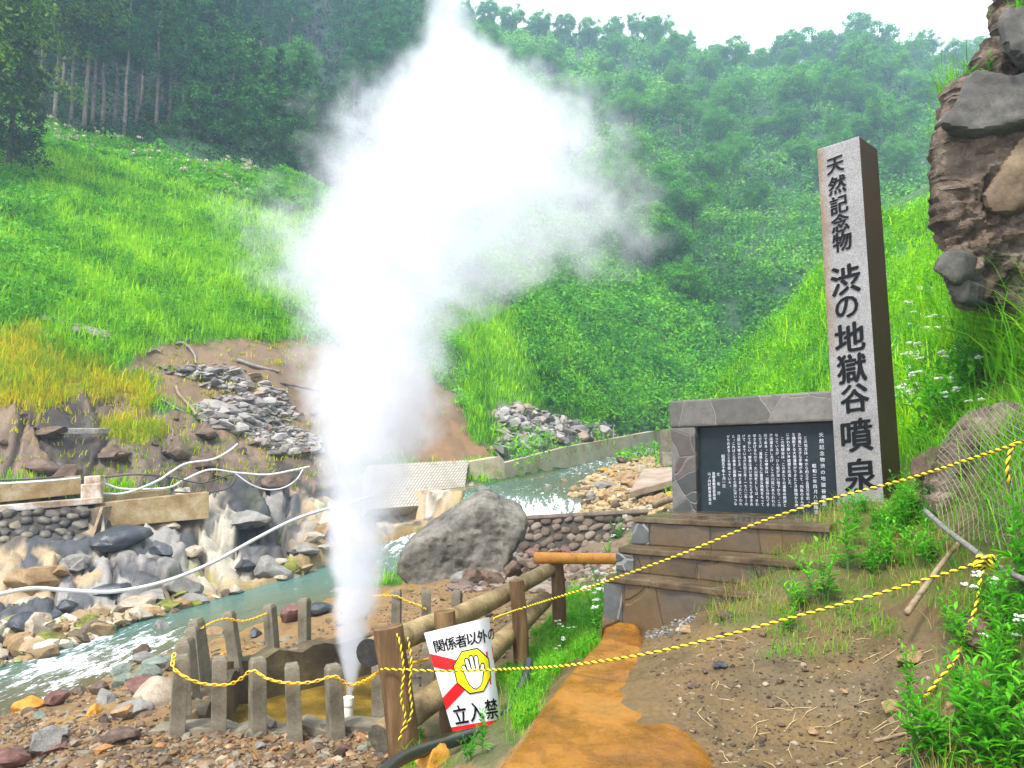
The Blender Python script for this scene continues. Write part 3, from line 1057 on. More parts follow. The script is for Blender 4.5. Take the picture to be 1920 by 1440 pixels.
pillar.rotation_euler = (Matrix.Rotation(math.radians(-0.75), 3, 'Y') @ Matrix.Rotation(pillar.rotation_euler.z, 3, 'Z')).to_euler()

# ------------------------------------------------------------------ plaque wall
bd = Vector((-math.sin(math.radians(50)), math.cos(math.radians(50)), 0))
bi = Vector((math.cos(math.radians(50)), math.sin(math.radians(50)), 0))
BR0 = P(1585, 884, 7.2 * MS)


def bpt(px, py, back=0.0):
    return on_plane(px, py, BR0 + bi * back, -bi)


ztop = bpt(1400, 743).z
zbot = bpt(1400, 962).z
lft_x = (bpt(1258, 850) - BR0).dot(bd)
pl_x = (bpt(1304, 850) - BR0).dot(bd)
pz1 = bpt(1430, 795).z
wall = thing("memorial_wall", "low stone-clad wall with a dark engraved plaque beside the granite pillar", "memorial wall", (BR0.x, BR0.y, zbot), math.atan2(-bd.y, -bd.x))
hW, hP = ztop - zbot, pz1 - zbot
TH = 0.42
# local x runs to the right, so the wall's left end lies at -lft_x
m = MB()
m.prism([(-lft_x, 0, -0.1), (-pl_x, 0, -0.1), (-pl_x, TH, -0.1), (-lft_x, TH, -0.1)], (0, 0, hP + 0.1))
m.build("side_pier", M_CLAD, wall, bevel=0.02)
m = MB()
m.prism([(-lft_x - 0.01, -0.012, hP + 0.001), (0.35, -0.012, hP + 0.001), (0.35, TH + 0.01, hP + 0.001), (-lft_x - 0.01, TH + 0.01, hP + 0.001)], (0, 0, hW - hP))
m.build("lintel", M_LINTEL, wall, bevel=0.025)
m = MB()
m.prism([(0.05, 0, -0.1), (0.34, 0, -0.1), (0.34, TH, -0.1), (0.05, TH, -0.1)], (0, 0, hP + 0.098))
m.build("side_pier", M_CLAD, wall, bevel=0.02)
m = MB()
m.prism([(-pl_x + 0.002, 0.09, -0.02), (0.048, 0.09, -0.02), (0.048, TH - 0.05, -0.02), (-pl_x + 0.002, TH - 0.05, -0.02)], (0, 0, hP + 0.018))
plaque = m.build("plaque", M_SLATE, wall, bevel=0.006)
COLS = [(0.915, .97, "天然記念物渋の地獄谷噴泉", 1.32, 0), (0.855, .60, "昭和二年四月八日指定", 1.18, 0),
        (0.80, .97, "　この地方は、今から約三千五百万年前、日", 1, 0), (0.757, .97, "本列島に大きな変動があって、列島のまん中", 1, 0), (0.714, .97, "を横断する大地溝帯ができたとき陸地から海", 1, 0),
        (0.671, .97, "にかわり厚い海成層を形成した。", 1, 0), (0.628, .97, "　この地獄谷は、このあたりの温泉の熱源と", 1, 0), (0.585, .97, "なっているが、ひん岩が深い地下から、この", 1, 0),
        (0.542, .97, "海成層をおしあげ、ここの川底にあらわれた", 1, 0), (0.499, .97, "所である。ここの噴泉は、岩盤から分れてき", 1, 0), (0.456, .97, "たガスが、温泉とともに貴重な熱気をもって", 1, 0),
        (0.413, .97, "噴きあげるもので、火山現象としては、きわ", 1, 0), (0.370, .97, "めて珍しい。噴泉は遠い昔からたえず噴きあ", 1, 0), (0.327, .97, "げて　きているが天明三年（一七八二年）の", 1, 0),
        (0.284, .97, "浅間山大噴火のとき、一時とまったといわれ", 1, 0), (0.241, .97, "た。これはこの噴泉と岩盤との間に深いつな", 1, 0), (0.198, .97, "がりのあることを物語っている。", 1, 0),
        (0.150, .72, "昭和五十年十月一日", 1.15, 0), (0.105, .50, "文　化　庁", 1.05, 1), (0.066, .50, "長野県教育委員会", 1.05, 0), (0.028, .50, "山ノ内町教育委員会", 1.02, 0)]
m = MB()
GLY = {}
px0, px1 = -(bpt(1317, 870) - BR0).dot(bd), -(bpt(1560, 870) - BR0).dot(bd)
phh = hP * 0.92
for u, v, body, k, wide in COLS:
    chs = 0.0435 * k * (hP / 1.25) * 1.12
    n = len(body)
    pitch = {12: 0.073, 10: 0.060}.get(n, 0.0445) * phh * (1.35 if wide else 1.0) * (1.05 if k > 1 and n == 9 else 1)

    # rebuild the column one character at a time for exact spacing
    y0 = phh * v
    for q, ch in enumerate(body):
        if ch == "　":
            continue
        if ch not in GLY:
            GLY[ch] = text_shape(ch, 1.0, 0.006)
        cv, cf = GLY[ch]
        if not len(cv):
            continue
        cen = 0.25 if ch in "、。" else 0.0
        cx_ = px0 + (px1 - px0) * u
        mid = (cv[:, 0].min() + cv[:, 0].max()) / 2
        m.add([(cx_ + (a[0] - mid + cen) * chs, 0.088, y0 - (q + 0.5) * pitch + (a[1] + (cen if cen else 0)) * chs) for a in cv], cf)
m.build("engraved_text", M_ETCH, plaque)

# ------------------------------------------------------------------ stone steps under the plaque wall
steps = thing("stone_steps", "three brown wet stone steps leading up to the plaque wall", "steps", tuple(P(1300, 1140, 7.4)))
sd = Vector((math.sin(math.radians(46)), -math.cos(math.radians(46)), 0))       # along the front edges, to the right
sb = Vector((math.cos(math.radians(36)) * 0.55, 0.9, 0)).normalized()            # backwards
levels = [((1192, 976), 7.2), ((1163, 1026), 6.9), ((1140, 1080), 6.58)]
zlow = 0.05
for i, ((a, b), d) in enumerate(levels):
    c = P(a, b, d * MS)
    zt = c.z if i else zbot - 0.004
    zn = P(*levels[i + 1][0], levels[i + 1][1] * MS).z if i < 2 else zlow
    c.z = zn
    L, D = (2.05, 2.4) if i == 0 else (2.1, 0.8)
    rt = c + sd * L
    # riser block, slightly set back, and the overhanging tread slab on top of it
    m = MB()
    m.prism([c, rt, rt + sb * D, c + sb * D], (0, 0, zt - zn - 0.055))
    st_o = m.build("step", M_STEP, steps, bevel=0.012)
    keep(st_o, steps)
    m = MB()
    e = c - sb * 0.03 - sd * 0.02
    e.z = zt - 0.052
    rt = e + sd * (L + 0.02)
    nn = 9
    fr = []
    for q in range(nn + 1):
        fr.append(e + (rt - e) * (q / nn) + sb * (0.014 * math.sin(q * 2.7 + i * 1.3)) + Vector((0, 0, 0)))
    m.prism(fr + [rt + sb * D, e + sb * D], (0, 0, 0.052))
    tr_o = m.build("tread", M_TREAD, st_o, bevel=0.008)
    # grey corner stone at the left end
    m = MB()
    e = c - sd * 0.055 - sb * 0.012
    m.prism([e, e + sd * 0.22, e + sd * 0.22 + sb * (D * (0.9 if i == 0 else 1)), e + sb * (D * (0.9 if i == 0 else 1))], (0, 0, zt - zn - 0.06))
    en_o = m.build("corner_stone", M_ENDSTONE, st_o, bevel=0.015)

# ------------------------------------------------------------------ path slab
left_px = [(905, 1500), (940, 1440), (985, 1375), (1025, 1320), (1062, 1275), (1100, 1232), (1130, 1195), (1132, 1140)]
right_px = [(1400, 1500), (1352, 1440), (1318, 1385), (1272, 1320), (1232, 1262), (1212, 1222), (1208, 1190), (1188, 1160), (1172, 1138)]


def on_path(px, py):
    r = ray(px, py)
    # z = 0.05 (y - 4.15)
    d = (EYE + 0.05 * 4.15) / (0.05 - r.z)
    return Vector((r.x * d, d, EYE + r.z * d))


lp = [on_path(*q) for q in left_px]
rp = [on_path(*q) for q in right_px]
lp = [lp[0] + (lp[0] - lp[2]) * 1.6] + lp
rp = [rp[0] + (rp[0] - rp[2]) * 1.6] + rp
lp, rp = resample(catmull(lp, 12), 0.05), resample(catmull(rp, 12), 0.05)
NR, NC = 90, 24
lq = [lp[int(i * (len(lp) - 1) / (NR - 1))] for i in range(NR)]
rq = [rp[int(i * (len(rp) - 1) / (NR - 1))] for i in range(NR)]
V = []
for i in range(NR):
    for k in range(NC):
        s = k / (NC - 1)
        q = lq[i].lerp(rq[i], s)
        wob = 0.045 * vnoise(np.array([[q.y * 2.6, 3.1, 0.5]]), 5)[0] + 0.03 * vnoise(np.array([[q.y * 7.6, 1.1, 0.5]]), 6)[0]
        q = q + Vector((wob * s * s, 0, 0))
        q.z += 0.024 - 0.055 * max(0.0, (s - 0.86) / 0.14) ** 1.5 - (0.02 if k == 0 else 0)
        V.append(q)
    q = V[-NC].copy()
    V.append(q + Vector((-0.015 + 0.012 * math.sin(i * 1.9), 0, -0.09)))
    V.append(q + Vector((-0.03, 0, -0.55)))
ca2 = NC + 2
Fs = []
for i in range(NR - 1):
    for k in range(NC - 1):
        Fs.append((i * ca2 + k, i * ca2 + k + 1, (i + 1) * ca2 + k + 1, (i + 1) * ca2 + k))
    Fs.append((i * ca2, (i + 1) * ca2, (i + 1) * ca2 + NC, i * ca2 + NC))
    Fs.append((i * ca2 + NC, (i + 1) * ca2 + NC, (i + 1) * ca2 + NC + 1, i * ca2 + NC + 1))
Va = np.array([tuple(v) for v in V])
Va[:, 2] += fbm(Va * 5.0, 4, 9) * 0.012
o = mesh_obj("path", Va, Fs, M_PATH, smooth=True, sharp=60)
tag(o, kind='structure')
# kerb block where the path meets the steps
a, b, c_, d_ = on_path(1128, 1186), on_path(1190, 1158), on_path(1186, 1128), on_path(1132, 1128)
m = MB()
m.prism([Vector((q.x, q.y, q.z - 0.45)) for q in (a, b, c_, d_)], (0, 0, 0.50))
tag(m.build("kerb_block", M_TREAD, bevel=0.02), "rust-brown concrete block at the foot of the steps, at the path's far corner", "kerb block")

# ------------------------------------------------------------------ spring basin, pool, nozzle
basin = thing("spring_basin", "sunken concrete basin around the steaming vent", "basin", (BAS[0].x, BAS[0].y, -1.0))
bz = -0.985
ctr = sum(BAS, Vector()) / 4
for i in range(4):
    a, b = BAS[i].copy(), BAS[(i + 1) % 4].copy()
    n2 = (b - a).cross(Vector((0, 0, 1))).normalized()
    if n2.dot(ctr - a) > 0:
        n2 = -n2
    a.z = b.z = -2.1
    tdir = (b - a).normalized()
    m = MB()
    nn = 14
    th = 0.34
    inner = [a.lerp(b, k / nn) for k in range(nn + 1)]
    if i % 2 == 0:
        inner[0] = inner[0] - tdir * (th + 0.02)
        inner[-1] = inner[-1] + tdir * (th + 0.02)
    outer = [q + n2 * th for q in inner]
    ztop_ = [bz + 0.035 * math.sin(k * 1.7 + i) + 0.02 * math.sin(k * 4.1) + (0.06 if i == 2 else 0) for k in range(nn + 1)]
    vv = []
    for k in range(nn + 1):
        vv += [inner[k], outer[k], Vector((outer[k].x, outer[k].y, ztop_[k])), Vector((inner[k].x, inner[k].y, ztop_[k]))]
    ff = []
    for k in range(nn):
        for e in range(4):
            ff.append((k * 4 + e, k * 4 + (e + 1) % 4, k * 4 + 4 + (e + 1) % 4, k * 4 + 4 + e))
    ff += [(0, 1, 2, 3), (nn * 4 + 3, nn * 4 + 2, nn * 4 + 1, nn * 4)]
    m.add(vv, ff)
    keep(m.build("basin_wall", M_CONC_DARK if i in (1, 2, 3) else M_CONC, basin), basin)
t = NT("pool_water")
pz = t.pos()
pn = t.noise(1.6, 5, 0.6, pz)
pc = t.ramp(pn.outputs[0], [(0.3, (.025, .02, .006)), (0.55, (.16, .10, .012)), (0.75, (.30, .19, .03))])
t.principled(pc, 0.12, t.bump(t.noise(9, 4, 0.6, pz).outputs[0], 0.3, 0.03), 0.5)
m = MB()
m.add([(q.x, q.y, POOL_Z) for q in BAS], [(0, 1, 2, 3)])
tag(m.build("pool_water", t.m), kind='structure')
NZ = P(653, 1312, 9.15)
m = MB()
m.tube([Vector((NZ.x, NZ.y, POOL_Z - 0.2)), Vector((NZ.x, NZ.y, NZ.z - 0.03))], 0.055, 14)
m.tube([Vector((NZ.x, NZ.y, NZ.z - 0.06)), Vector((NZ.x, NZ.y, NZ.z + 0.03))], 0.064, 14)
tag(m.build("vent_pipe", plain("white_pipe", (.8, .78, .7), 0.4), smooth=True, sharp=40), "short white upright pipe in the basin that the steam jets from", "vent pipe")

# ------------------------------------------------------------------ concrete posts around the basin
POSTS = [((341, 1227), (333, 1352), "concrete post at the basin's front corner with the yellow chain hooked to its top", 8.05), ((412, 1230), (410, 1343), "concrete post second along the front chain row, beside the corner post", 8.15),
         ((483, 1232), (483, 1350), "concrete post where the front chain's first long loop ends", 8.1), ((547, 1243), (552, 1360), "pale concrete post between two loops of the front chain", 8.0),
         ((624, 1245), (629, 1357), "concrete post just left of the steaming vent, holding the chain", 8.05), ((341, 1203), (345, 1330), "concrete post close behind the basin's front corner post, top showing above it", 8.45),
         ((348, 1195), (357, 1293), "concrete post on the basin's river side, second behind the corner", 9.2), ((360, 1175), (369, 1277), "slender concrete post on the basin's river side before the back corner", 9.6),
         ((367, 1160), (382, 1273), "tall concrete post on the river side nearest the back row", 9.75), ((428, 1146), (441, 1234), "leaning concrete post at the river-side end of the back row", 10.7),
         ((505, 1133), (511, 1214), "concrete post in the back row between the leaning post and the red boulder", 11.4), ((571, 1121), (571, 1203), "concrete post in the back row in front of the dark red boulder", 11.9),
         ((744, 1105), (743, 1176), "concrete post beyond the steam, at the back right corner of the basin", 12.9), ((799, 1106), (799, 1180), "concrete post behind the upper log rail, beside the brown slope", 12.7),
         ((857, 1107), (857, 1182), "concrete post half hidden behind the upper log rail", 12.6), ((712, 1242), (713, 1330), "concrete post behind the nearest wooden fence post", 8.6),
         ((803, 1207), (803, 1292), "concrete post between the fence rails, behind the warning banner", 9.3)]
pm = MB()
w = 0.075
for z0, z1, k0, k1 in ((-0.25, 0.60, 1.0, 0.96), (0.60, 0.645, 0.96, 0.72)):
    pm.add([(sx * w * k, sy * w * k, z) for z, k in ((z0, k0), (z1, k1)) for sx, sy in ((-1, -1), (1, -1), (1, 1), (-1, 1))],
           [(0, 1, 5, 4), (1, 2, 6, 5), (2, 3, 7, 6), (3, 0, 4, 7), (4, 5, 6, 7), (3, 2, 1, 0)])
pvar = []
for k in range(3):
    o = pm.build("concrete_post", M_CONC, bevel=0.008)
    mv = np.array([tuple(v.co) for v in o.data.vertices])
    nzv = fbm(mv * 9 + k * 7, 3, k) * 0.006
    for v, q in zip(o.data.vertices, nzv):
        v.co.x += q
        v.co.y -= q
    pvar.append(o)
for i, ((tx, ty), (bx, by), lab, d) in enumerate(POSTS):
    b, tp = P(bx, by, d), P(tx, ty, d)
    o = pvar[i] if i < 3 else link(pvar[i % 3].copy())
    ax = tp - b
    o.location = b
    q = Vector((0, 0, 1)).rotation_difference(ax.normalized())
    o.rotation_mode = 'QUATERNION'
    o.rotation_quaternion = q @ Matrix.Rotation(random.uniform(0.3, 0.75) if i < 6 else random.uniform(-.3, .3), 3, 'Z').to_quaternion()
    o.scale = (1, 1, ax.length / 0.645)
    tag(o, lab, "post", "concrete posts around the spring basin")


# ------------------------------------------------------------------ chains
def chain(pts, label, pitch=0.046, r=0.0062):
    pts = resample(catmull(pts, 10), pitch)
    V, Fs = [], []
    ns, nr = 12, 6
    for i in range(len(pts) - 1):
        a, b = pts[i], pts[i + 1]
        ax = (b - a).normalized()
        up = Vector((0, 0, 1))
        s = ax.cross(up).normalized()
        u = s.cross(ax)
        if i % 2:
            s, u = (s * .55 + u * .83).normalized(), (u * .55 - s * .83).normalized()
        c = (a + b) / 2
        base = len(V)
        for k in range(ns):
            an = 2 * math.pi * k / ns
            ca_, sa = math.cos(an), math.sin(an)
            lx = (pitch * 0.62) * (abs(ca_) ** 0.8) * (1 if ca_ > 0 else -1)
            ly = pitch * 0.36 * (abs(sa) ** 0.8) * (1 if sa > 0 else -1)
            p_ = c + ax * lx + s * ly
            rad = (ax * ca_ + s * sa).normalized()
            for j in range(nr):
                bn = 2 * math.pi * j / nr
                V.append(p_ + rad * math.cos(bn) * r + u * math.sin(bn) * r)
        for k in range(ns):
            for j in range(nr):
                Fs.append((base + k * nr + j, base + ((k + 1) % ns) * nr + j, base + ((k + 1) % ns) * nr + (j + 1) % nr, base + k * nr + (j + 1) % nr))
    o = mesh_obj("chain", V, Fs, M_CHAIN, smooth=True)
    return tag(o, label, "chain", "yellow plastic chains around the basin")


chain([P(x, y, d) for x, y, d in ((327, 1225, 8.0), (324, 1250, 7.9), (345, 1268, 7.85), (380, 1282, 7.9), (425, 1284, 7.92), (450, 1274, 7.9), (474, 1257, 7.88), (500, 1272, 7.85), (540, 1281, 7.8), (585, 1279, 7.8),
                                  (627, 1268, 7.84), (645, 1280, 7.9), (663, 1284, 7.95), (690, 1274, 7.8), (714, 1258, 7.3))], "long yellow chain looping along the front row of concrete posts")
chain([P(x, y, d) for x, y, d in ((378, 1178, 9.7), (400, 1166, 10.2), (425, 1160, 10.5), (452, 1165, 10.7), (475, 1160, 11.0), (500, 1150, 11.3))], "yellow chain hung between the leaning back post and its neighbour above the water")
chain([P(x, y, d) for x, y, d in ((700, 1117, 12.9), (722, 1117, 12.9), (744, 1118, 12.8), (765, 1128, 12.8), (785, 1134, 12.7), (799, 1143, 12.6))], "faint yellow chain beyond the steam at the back of the basin")
chain([P(x, y, d) for x, y, d in ((757, 1246, 7.15), (775, 1243, 7.6), (803, 1236, 9.1))], "short yellow chain from the nearest fence post to the post behind the banner")


# ------------------------------------------------------------------ log fence
def log_mesh(mb, pts, r0, r1, sides=16, wob=0.06, seed=0):
    pts = catmull(pts, 8)
    n = len(pts)
    b = len(mb.v)
    mb.tube(pts, [r0 + (r1 - r0) * i / (n - 1) for i in range(n)], sides)
    vv = np.array(mb.v[b:])
    q = fbm(vv * np.array([6.0, 2.0, 6.0]) + seed, 3, seed + 3)
    for i in range(len(vv)):
        c = pts[min(i // sides, n - 1)]
        s = 1 + wob * q[i]
        mb.v[b + i] = tuple(Vector(c) + (Vector(vv[i]) - Vector(c)) * s)


fence = thing("log_fence", "rustic log fence of round posts and two sloping log rails beside the basin", "log fence", tuple(P(755, 1415, 7.0)))


def fence_post(top, bot, d, r, seed):
    m = MB()
    a, b = P(*bot, d), P(*top, d)
    a = a - (b - a).normalized() * 0.2
    mid = a.lerp(b, 0.5) + Vector((0.012, 0, 0))
    log_mesh(m, [a, mid, b], r * 1.05, r * 0.96, 14, 0.07, seed)
    keep(m.build("post", M_POSTWOOD, fence, True, 50), fence)


fence_post((727, 1176), (757, 1412), 7.0, 0.134, 1)
fence_post((833, 1146), (846, 1372), 8.05, 0.116, 2)
fence_post((968, 1088), (976, 1212), 9.9, 0.098, 3)
fence_post((1042, 1032), (1048, 1152), 12.0, 0.105, 4)
for pts, r0, r1, gm, sd_ in (([P(692, 1224, 7.15), P(800, 1176, 8.3), P(905, 1135, 9.6), P(1032, 1066, 12.0)], 0.128, 0.112, M_ENDGRAIN, 11),
                             ([P(712, 1384, 7.1), P(800, 1318, 7.7), P(900, 1240, 8.9), P(1020, 1125, 11.9)], 0.128, 0.13, M_ENDGRAIN2, 12)):
    m = MB()
    log_mesh(m, pts, r0, r1, 18, 0.09, sd_)
    ro = m.build("rail", M_BARK, fence, True, 50)
    keep(ro, fence)
    m = MB()
    ax = (pts[1] - pts[0]).normalized()
    m.tube([pts[0] - ax * 0.012, pts[0] - ax * 0.001], r0 * 0.97, 18)
    m.build("cut_end", gm, ro)
m = MB()
log_mesh(m, [P(1003, 1046, 11.95), P(1080, 1047, 11.8), P(1190, 1048, 11.6)], 0.088, 0.082, 14, 0.04, 7)
tag(m.build("log_rail", M_ORANGELOG, smooth=True, sharp=50), "orange peeled log rail running level from the far fence post to the steps", "log rail")


# ------------------------------------------------------------------ ropes
def rope(pts, label, r=0.0082, pitch=0.062, group="yellow and black ropes"):
    path = resample(catmull(pts, 16), 0.010)
    L = 0
    strands = [[], []]
    a = None
    for i, p in enumerate(path):
        tt = (path[min(i + 1, len(path) - 1)] - path[max(i - 1, 0)]).normalized()
        if a is None:
            a = tt.cross(Vector((0.1, 0.2, 1))).normalized()
        a = (a - tt * a.dot(tt)).normalized()
        b = tt.cross(a)
        if i:
            L += (p - path[i - 1]).length
        an = 2 * math.pi * L / pitch
        for k in (0, 1):
            strands[k].append(p + (a * math.cos(an + k * math.pi) + b * math.sin(an + k * math.pi)) * r * 0.55)
    ro = thing("rope", label, "rope", tuple(path[0]), 0, group)
    for nm, mt, s in (("yellow_strand", M_ROPEY, strands[0]), ("black_strand", M_ROPEB, strands[1])):
        m = MB()
        m.tube(s, r * (0.95 if nm[0] == 'y' else 0.55), 6)
        keep(m.build(nm, mt, ro, True), ro)
    return ro


rope([P(x, y, d) for x, y, d in ((925, 1160, 7.6), (975, 1142, 8.6), (1035, 1123, 8.0), (1090, 1106, 7.6), (1165, 1080, 7.2), (1290, 1034, 6.8), (1430, 977, 6.45), (1560, 935, 6.1), (1700, 898, 5.6), (1830, 857, 5.0), (1990, 804, 4.3))],
     "upper yellow and black rope slanting across the steps up to the bank")
rope([P(x, y, d) for x, y, d in ((714, 1254, 6.85), (760, 1256, 6.82), (850, 1258, 6.8), (940, 1255, 6.55), (1060, 1248, 5.9), (1200, 1228, 5.55), (1330, 1199, 5.4), (1480, 1159, 5.3), (1620, 1121, 5.15), (1740, 1085, 5.05), (1852, 1050, 4.75))],
     "lower yellow and black rope from the nearest fence post across the banner to the bank")
rope([P(x, y, d) for x, y, d in ((745, 1188, 6.86), (752, 1215, 6.83), (757, 1260, 6.8), (752, 1310, 6.78), (760, 1345, 6.8), (748, 1390, 6.8))], "rope end hanging down the nearest fence post")
rope([P(x, y, d) for x, y, d in ((765, 1195, 6.9), (771, 1240, 6.88), (768, 1290, 6.86), (772, 1335, 6.85), (756, 1372, 6.8))], "slack rope end hanging beside the first on the nearest fence post")
rope([P(x, y, d) for x, y, d in ((1850, 1050, 4.75), (1838, 1085, 4.7), (1832, 1130, 4.65), (1812, 1185, 4.6), (1792, 1235, 4.55), (1760, 1275, 4.5), (1733, 1308, 4.45))], "loose rope end trailing down the weedy bank")
rope([P(x, y, d) for x, y, d in ((1905, 826, 4.75), (1893, 850, 4.7), (1888, 880, 4.7), (1893, 905, 4.72))], "short rope tail hanging from the upper rope over the wire net")
m = []
for k in range(40):
    an = k * 0.95
    m.append(P(1848 + 20 * math.cos(an) + 6 * math.sin(an * 2.3), 1054 + 11 * math.sin(an * 1.3), 4.72 + 0.03 * math.sin(an * 0.7)))
rope(m, "tangled knot in the lower rope at the weedy bank", 0.009, 0.07)

# ------------------------------------------------------------------ warning banner
banner = thing("warning_banner", "white vinyl banner with a white hand in a yellow octagon over a red cross", "warning sign", tuple(P(880, 1362, 7.2)))
TL, TR, BL, BRc = (795, 1187), (922, 1156), (848, 1371), (943, 1356)


def bann(u, v, off=0.0):
    """sheet coordinates (u right, v up) to space; the right edge curls away"""
    uu = u
    x0, y0 = BL[0] + (TL[0] - BL[0]) * v, BL[1] + (TL[1] - BL[1]) * v
    x1, y1 = BRc[0] + (TR[0] - BRc[0]) * v, BRc[1] + (TR[1] - BRc[1]) * v
    curl = max(0.0, u - 0.72)
    d = 7.08 + 0.30 * uu * 0.2 + 2.6 * curl * curl + 0.012 * math.sin(v * 7 + u * 4) + 0.05 * (1 - v)
    s = uu - 0.10 * curl * curl / 0.08 * 0.4
    return P(x0 + (x1 - x0) * s, y0 + (y1 - y0) * s, d - off)


gv = [[bann(i / 24, j / 24) for i in range(25)] for j in range(25)]
V = [q for r_ in gv for q in r_]
Fs = [(j * 25 + i, j * 25 + i + 1, (j + 1) * 25 + i + 1, (j + 1) * 25 + i) for j in range(24) for i in range(24)]
V2 = V + [q + Vector((0, 0.0035, 0)) for q in V]
n0 = 625
Fs2 = Fs + [tuple(n0 + i for i in f[::-1]) for f in Fs]
edge = [i for i in range(25)] + [24 + 25 * j for j in range(1, 25)] + [600 + i for i in range(23, -1, -1)] + [25 * j for j in range(23, 0, -1)]
for k in range(len(edge)):
    a, b = edge[k], edge[(k + 1) % len(edge)]
    Fs2.append((b, a, a + n0, b + n0))
keep(mesh_obj("sheet", V2, Fs2, M_VINYL, banner, True, 40), banner)


def print_shape(name, polys, mat, off, parent=banner, cuts=3):
    bm = bmesh.new()
    for poly in polys:
        if isinstance(poly, tuple):
            vs = [bm.verts.new((v[0], v[1], 0)) for v in poly[0]]
            for f in poly[1]:
                try:
                    bm.faces.new([vs[i] for i in f])
                except ValueError:
                    pass
        else:
            bm.faces.new([bm.verts.new((x, y, 0)) for x, y in poly])
    bmesh.ops.triangulate(bm, faces=bm.faces)
    for _ in range(cuts):
        es = [e for e in bm.edges if e.calc_length() > 0.06]
        if es:
            bmesh.ops.subdivide_edges(bm, edges=es, cuts=1)
            bmesh.ops.triangulate(bm, faces=bm.faces)
    for v in bm.verts:
        v.co = bann(v.co.x, v.co.y, off)
    me = bpy.data.meshes.new(name)
    bm.to_mesh(me)
    bm.free()
    me.materials.append(mat)
    o = link(bpy.data.objects.new(name, me), parent)
    return keep(o, parent)


AS = 0.615   # width of the sheet against its height


def sheet_text(s, u0, v0, du, size, off=0.02, slope=0.0):
    out = []
    for k, ch in enumerate(s):
        V, Fs = text_shape(ch, 1.0, 0.0)
        cx_ = (V[:, 0].min() + V[:, 0].max()) / 2
        cyy = (V[:, 1].min() + V[:, 1].max()) / 2
        for ox, oy in ((-.022, 0), (.022, 0), (0, .018), (0, -.018)):
            out.append(([(u0 + k * du + (a - cx_ + ox) * size / AS * (0.86 if k < 5 else 0.7), v0 + slope * k + (b - cyy + oy) * size) for a, b, _ in V], Fs))
    return out


print_shape("red_cross", [[(0.0, .79), (0.0, .655), (1.0, .34), (1.0, .475)], [(0.0, .215), (0.0, .34), (1.0, .74), (1.0, .60)]], M_RED, 0.004)
oc = (0.60, 0.535)
octo = [(oc[0] + 0.315 * math.cos(math.radians(a)) * 1.04, oc[1] + 0.228 * math.sin(math.radians(a))) for a in range(22, 382, 45)]
octo2 = [(oc[0] + (x - oc[0]) * 0.94, oc[1] + (y - oc[1]) * 0.945) for x, y in octo]
print_shape("octagon_border", [octo], M_INK, 0.007)
print_shape("octagon", [octo2], M_YEL, 0.010)


def capsule(a, b, r, n=8):
    a, b = np.array(a, float), np.array(b, float)
    d = (b - a) / np.linalg.norm(b - a)
    nrm_ = np.array([-d[1], d[0]])
    pts = []
    for k in range(n + 1):
        an = -math.pi / 2 + math.pi * k / n
        pts.append(b + r * (d * math.cos(an) + nrm_ * math.sin(an)))
    for k in range(n + 1):
        an = math.pi / 2 + math.pi * k / n
        pts.append(a + r * (d * math.cos(an) + nrm_ * math.sin(an)))
    return pts


def hand(grow):
    s = 0.20
    fing = [((-.62, -.05), (-.74, .36), .15), ((-.30, .05), (-.42, .72), .155), ((.03, .08), (-.03, .82), .155), ((.36, .05), (.36, .76), .15), ((.42, -.55), (.80, .22), .16)]
    palm = [(-.78, .05), (-.72, -.35), (-.55, -.72), (-.25, -.98), (-.02, -1.05), (.10, -1.0), (.35, -.92), (.62, -.62), (.70, -.3), (.52, .12)]
    pc_ = np.array(palm).mean(0)
    shapes = [[tuple(q) for q in capsule(a, b, r + grow)] for a, b, r in fing]
    shapes.append([tuple(pc_ + (np.array(q) - pc_) * (1 + grow * 1.5)) for q in palm])
    return [[(oc[0] + 0.01 + x * s * 0.85 / AS * 0.72, oc[1] - 0.005 + y * s * 0.80) for x, y in sh_] for sh_ in shapes]


print_shape("hand_outline", hand(0.045), M_INK, 0.013)
print_shape("hand_symbol", hand(-0.035), M_VINYL, 0.016)
print_shape("upper_lettering", sheet_text("関係者以外の", 0.165, 0.842, 0.168, 0.132, slope=-0.001), M_INK, 0.008)
print_shape("lower_lettering", sheet_text("立入禁", 0.23, 0.15, 0.30, 0.20), M_INK, 0.008)
print_shape("border_print", [[(0, 0.0), (1, 0.0), (1, 0.04), (0, 0.04)]], M_INK, 0.005)
print_shape("red_border_print", [[(0.0, 0.0), (1.0, 0.0), (1.0, 0.006)] + [q for k in range(5, -1, -1) for q in ((k / 6 + .095, .006), (k / 6 + .095, .038), (k / 6 + .01, .038), (k / 6 + .01, .006))] + [(0.0, 0.006)]], M_RED, 0.008)

# ------------------------------------------------------------------ hoses and pipes


def pipe(pts, r, mat, name, label, cat, group=None):
    m = MB()
    m.tube(catmull(pts, 8), r, 10)
    return tag(m.build(name, mat, None, True, 60), label, cat, group)


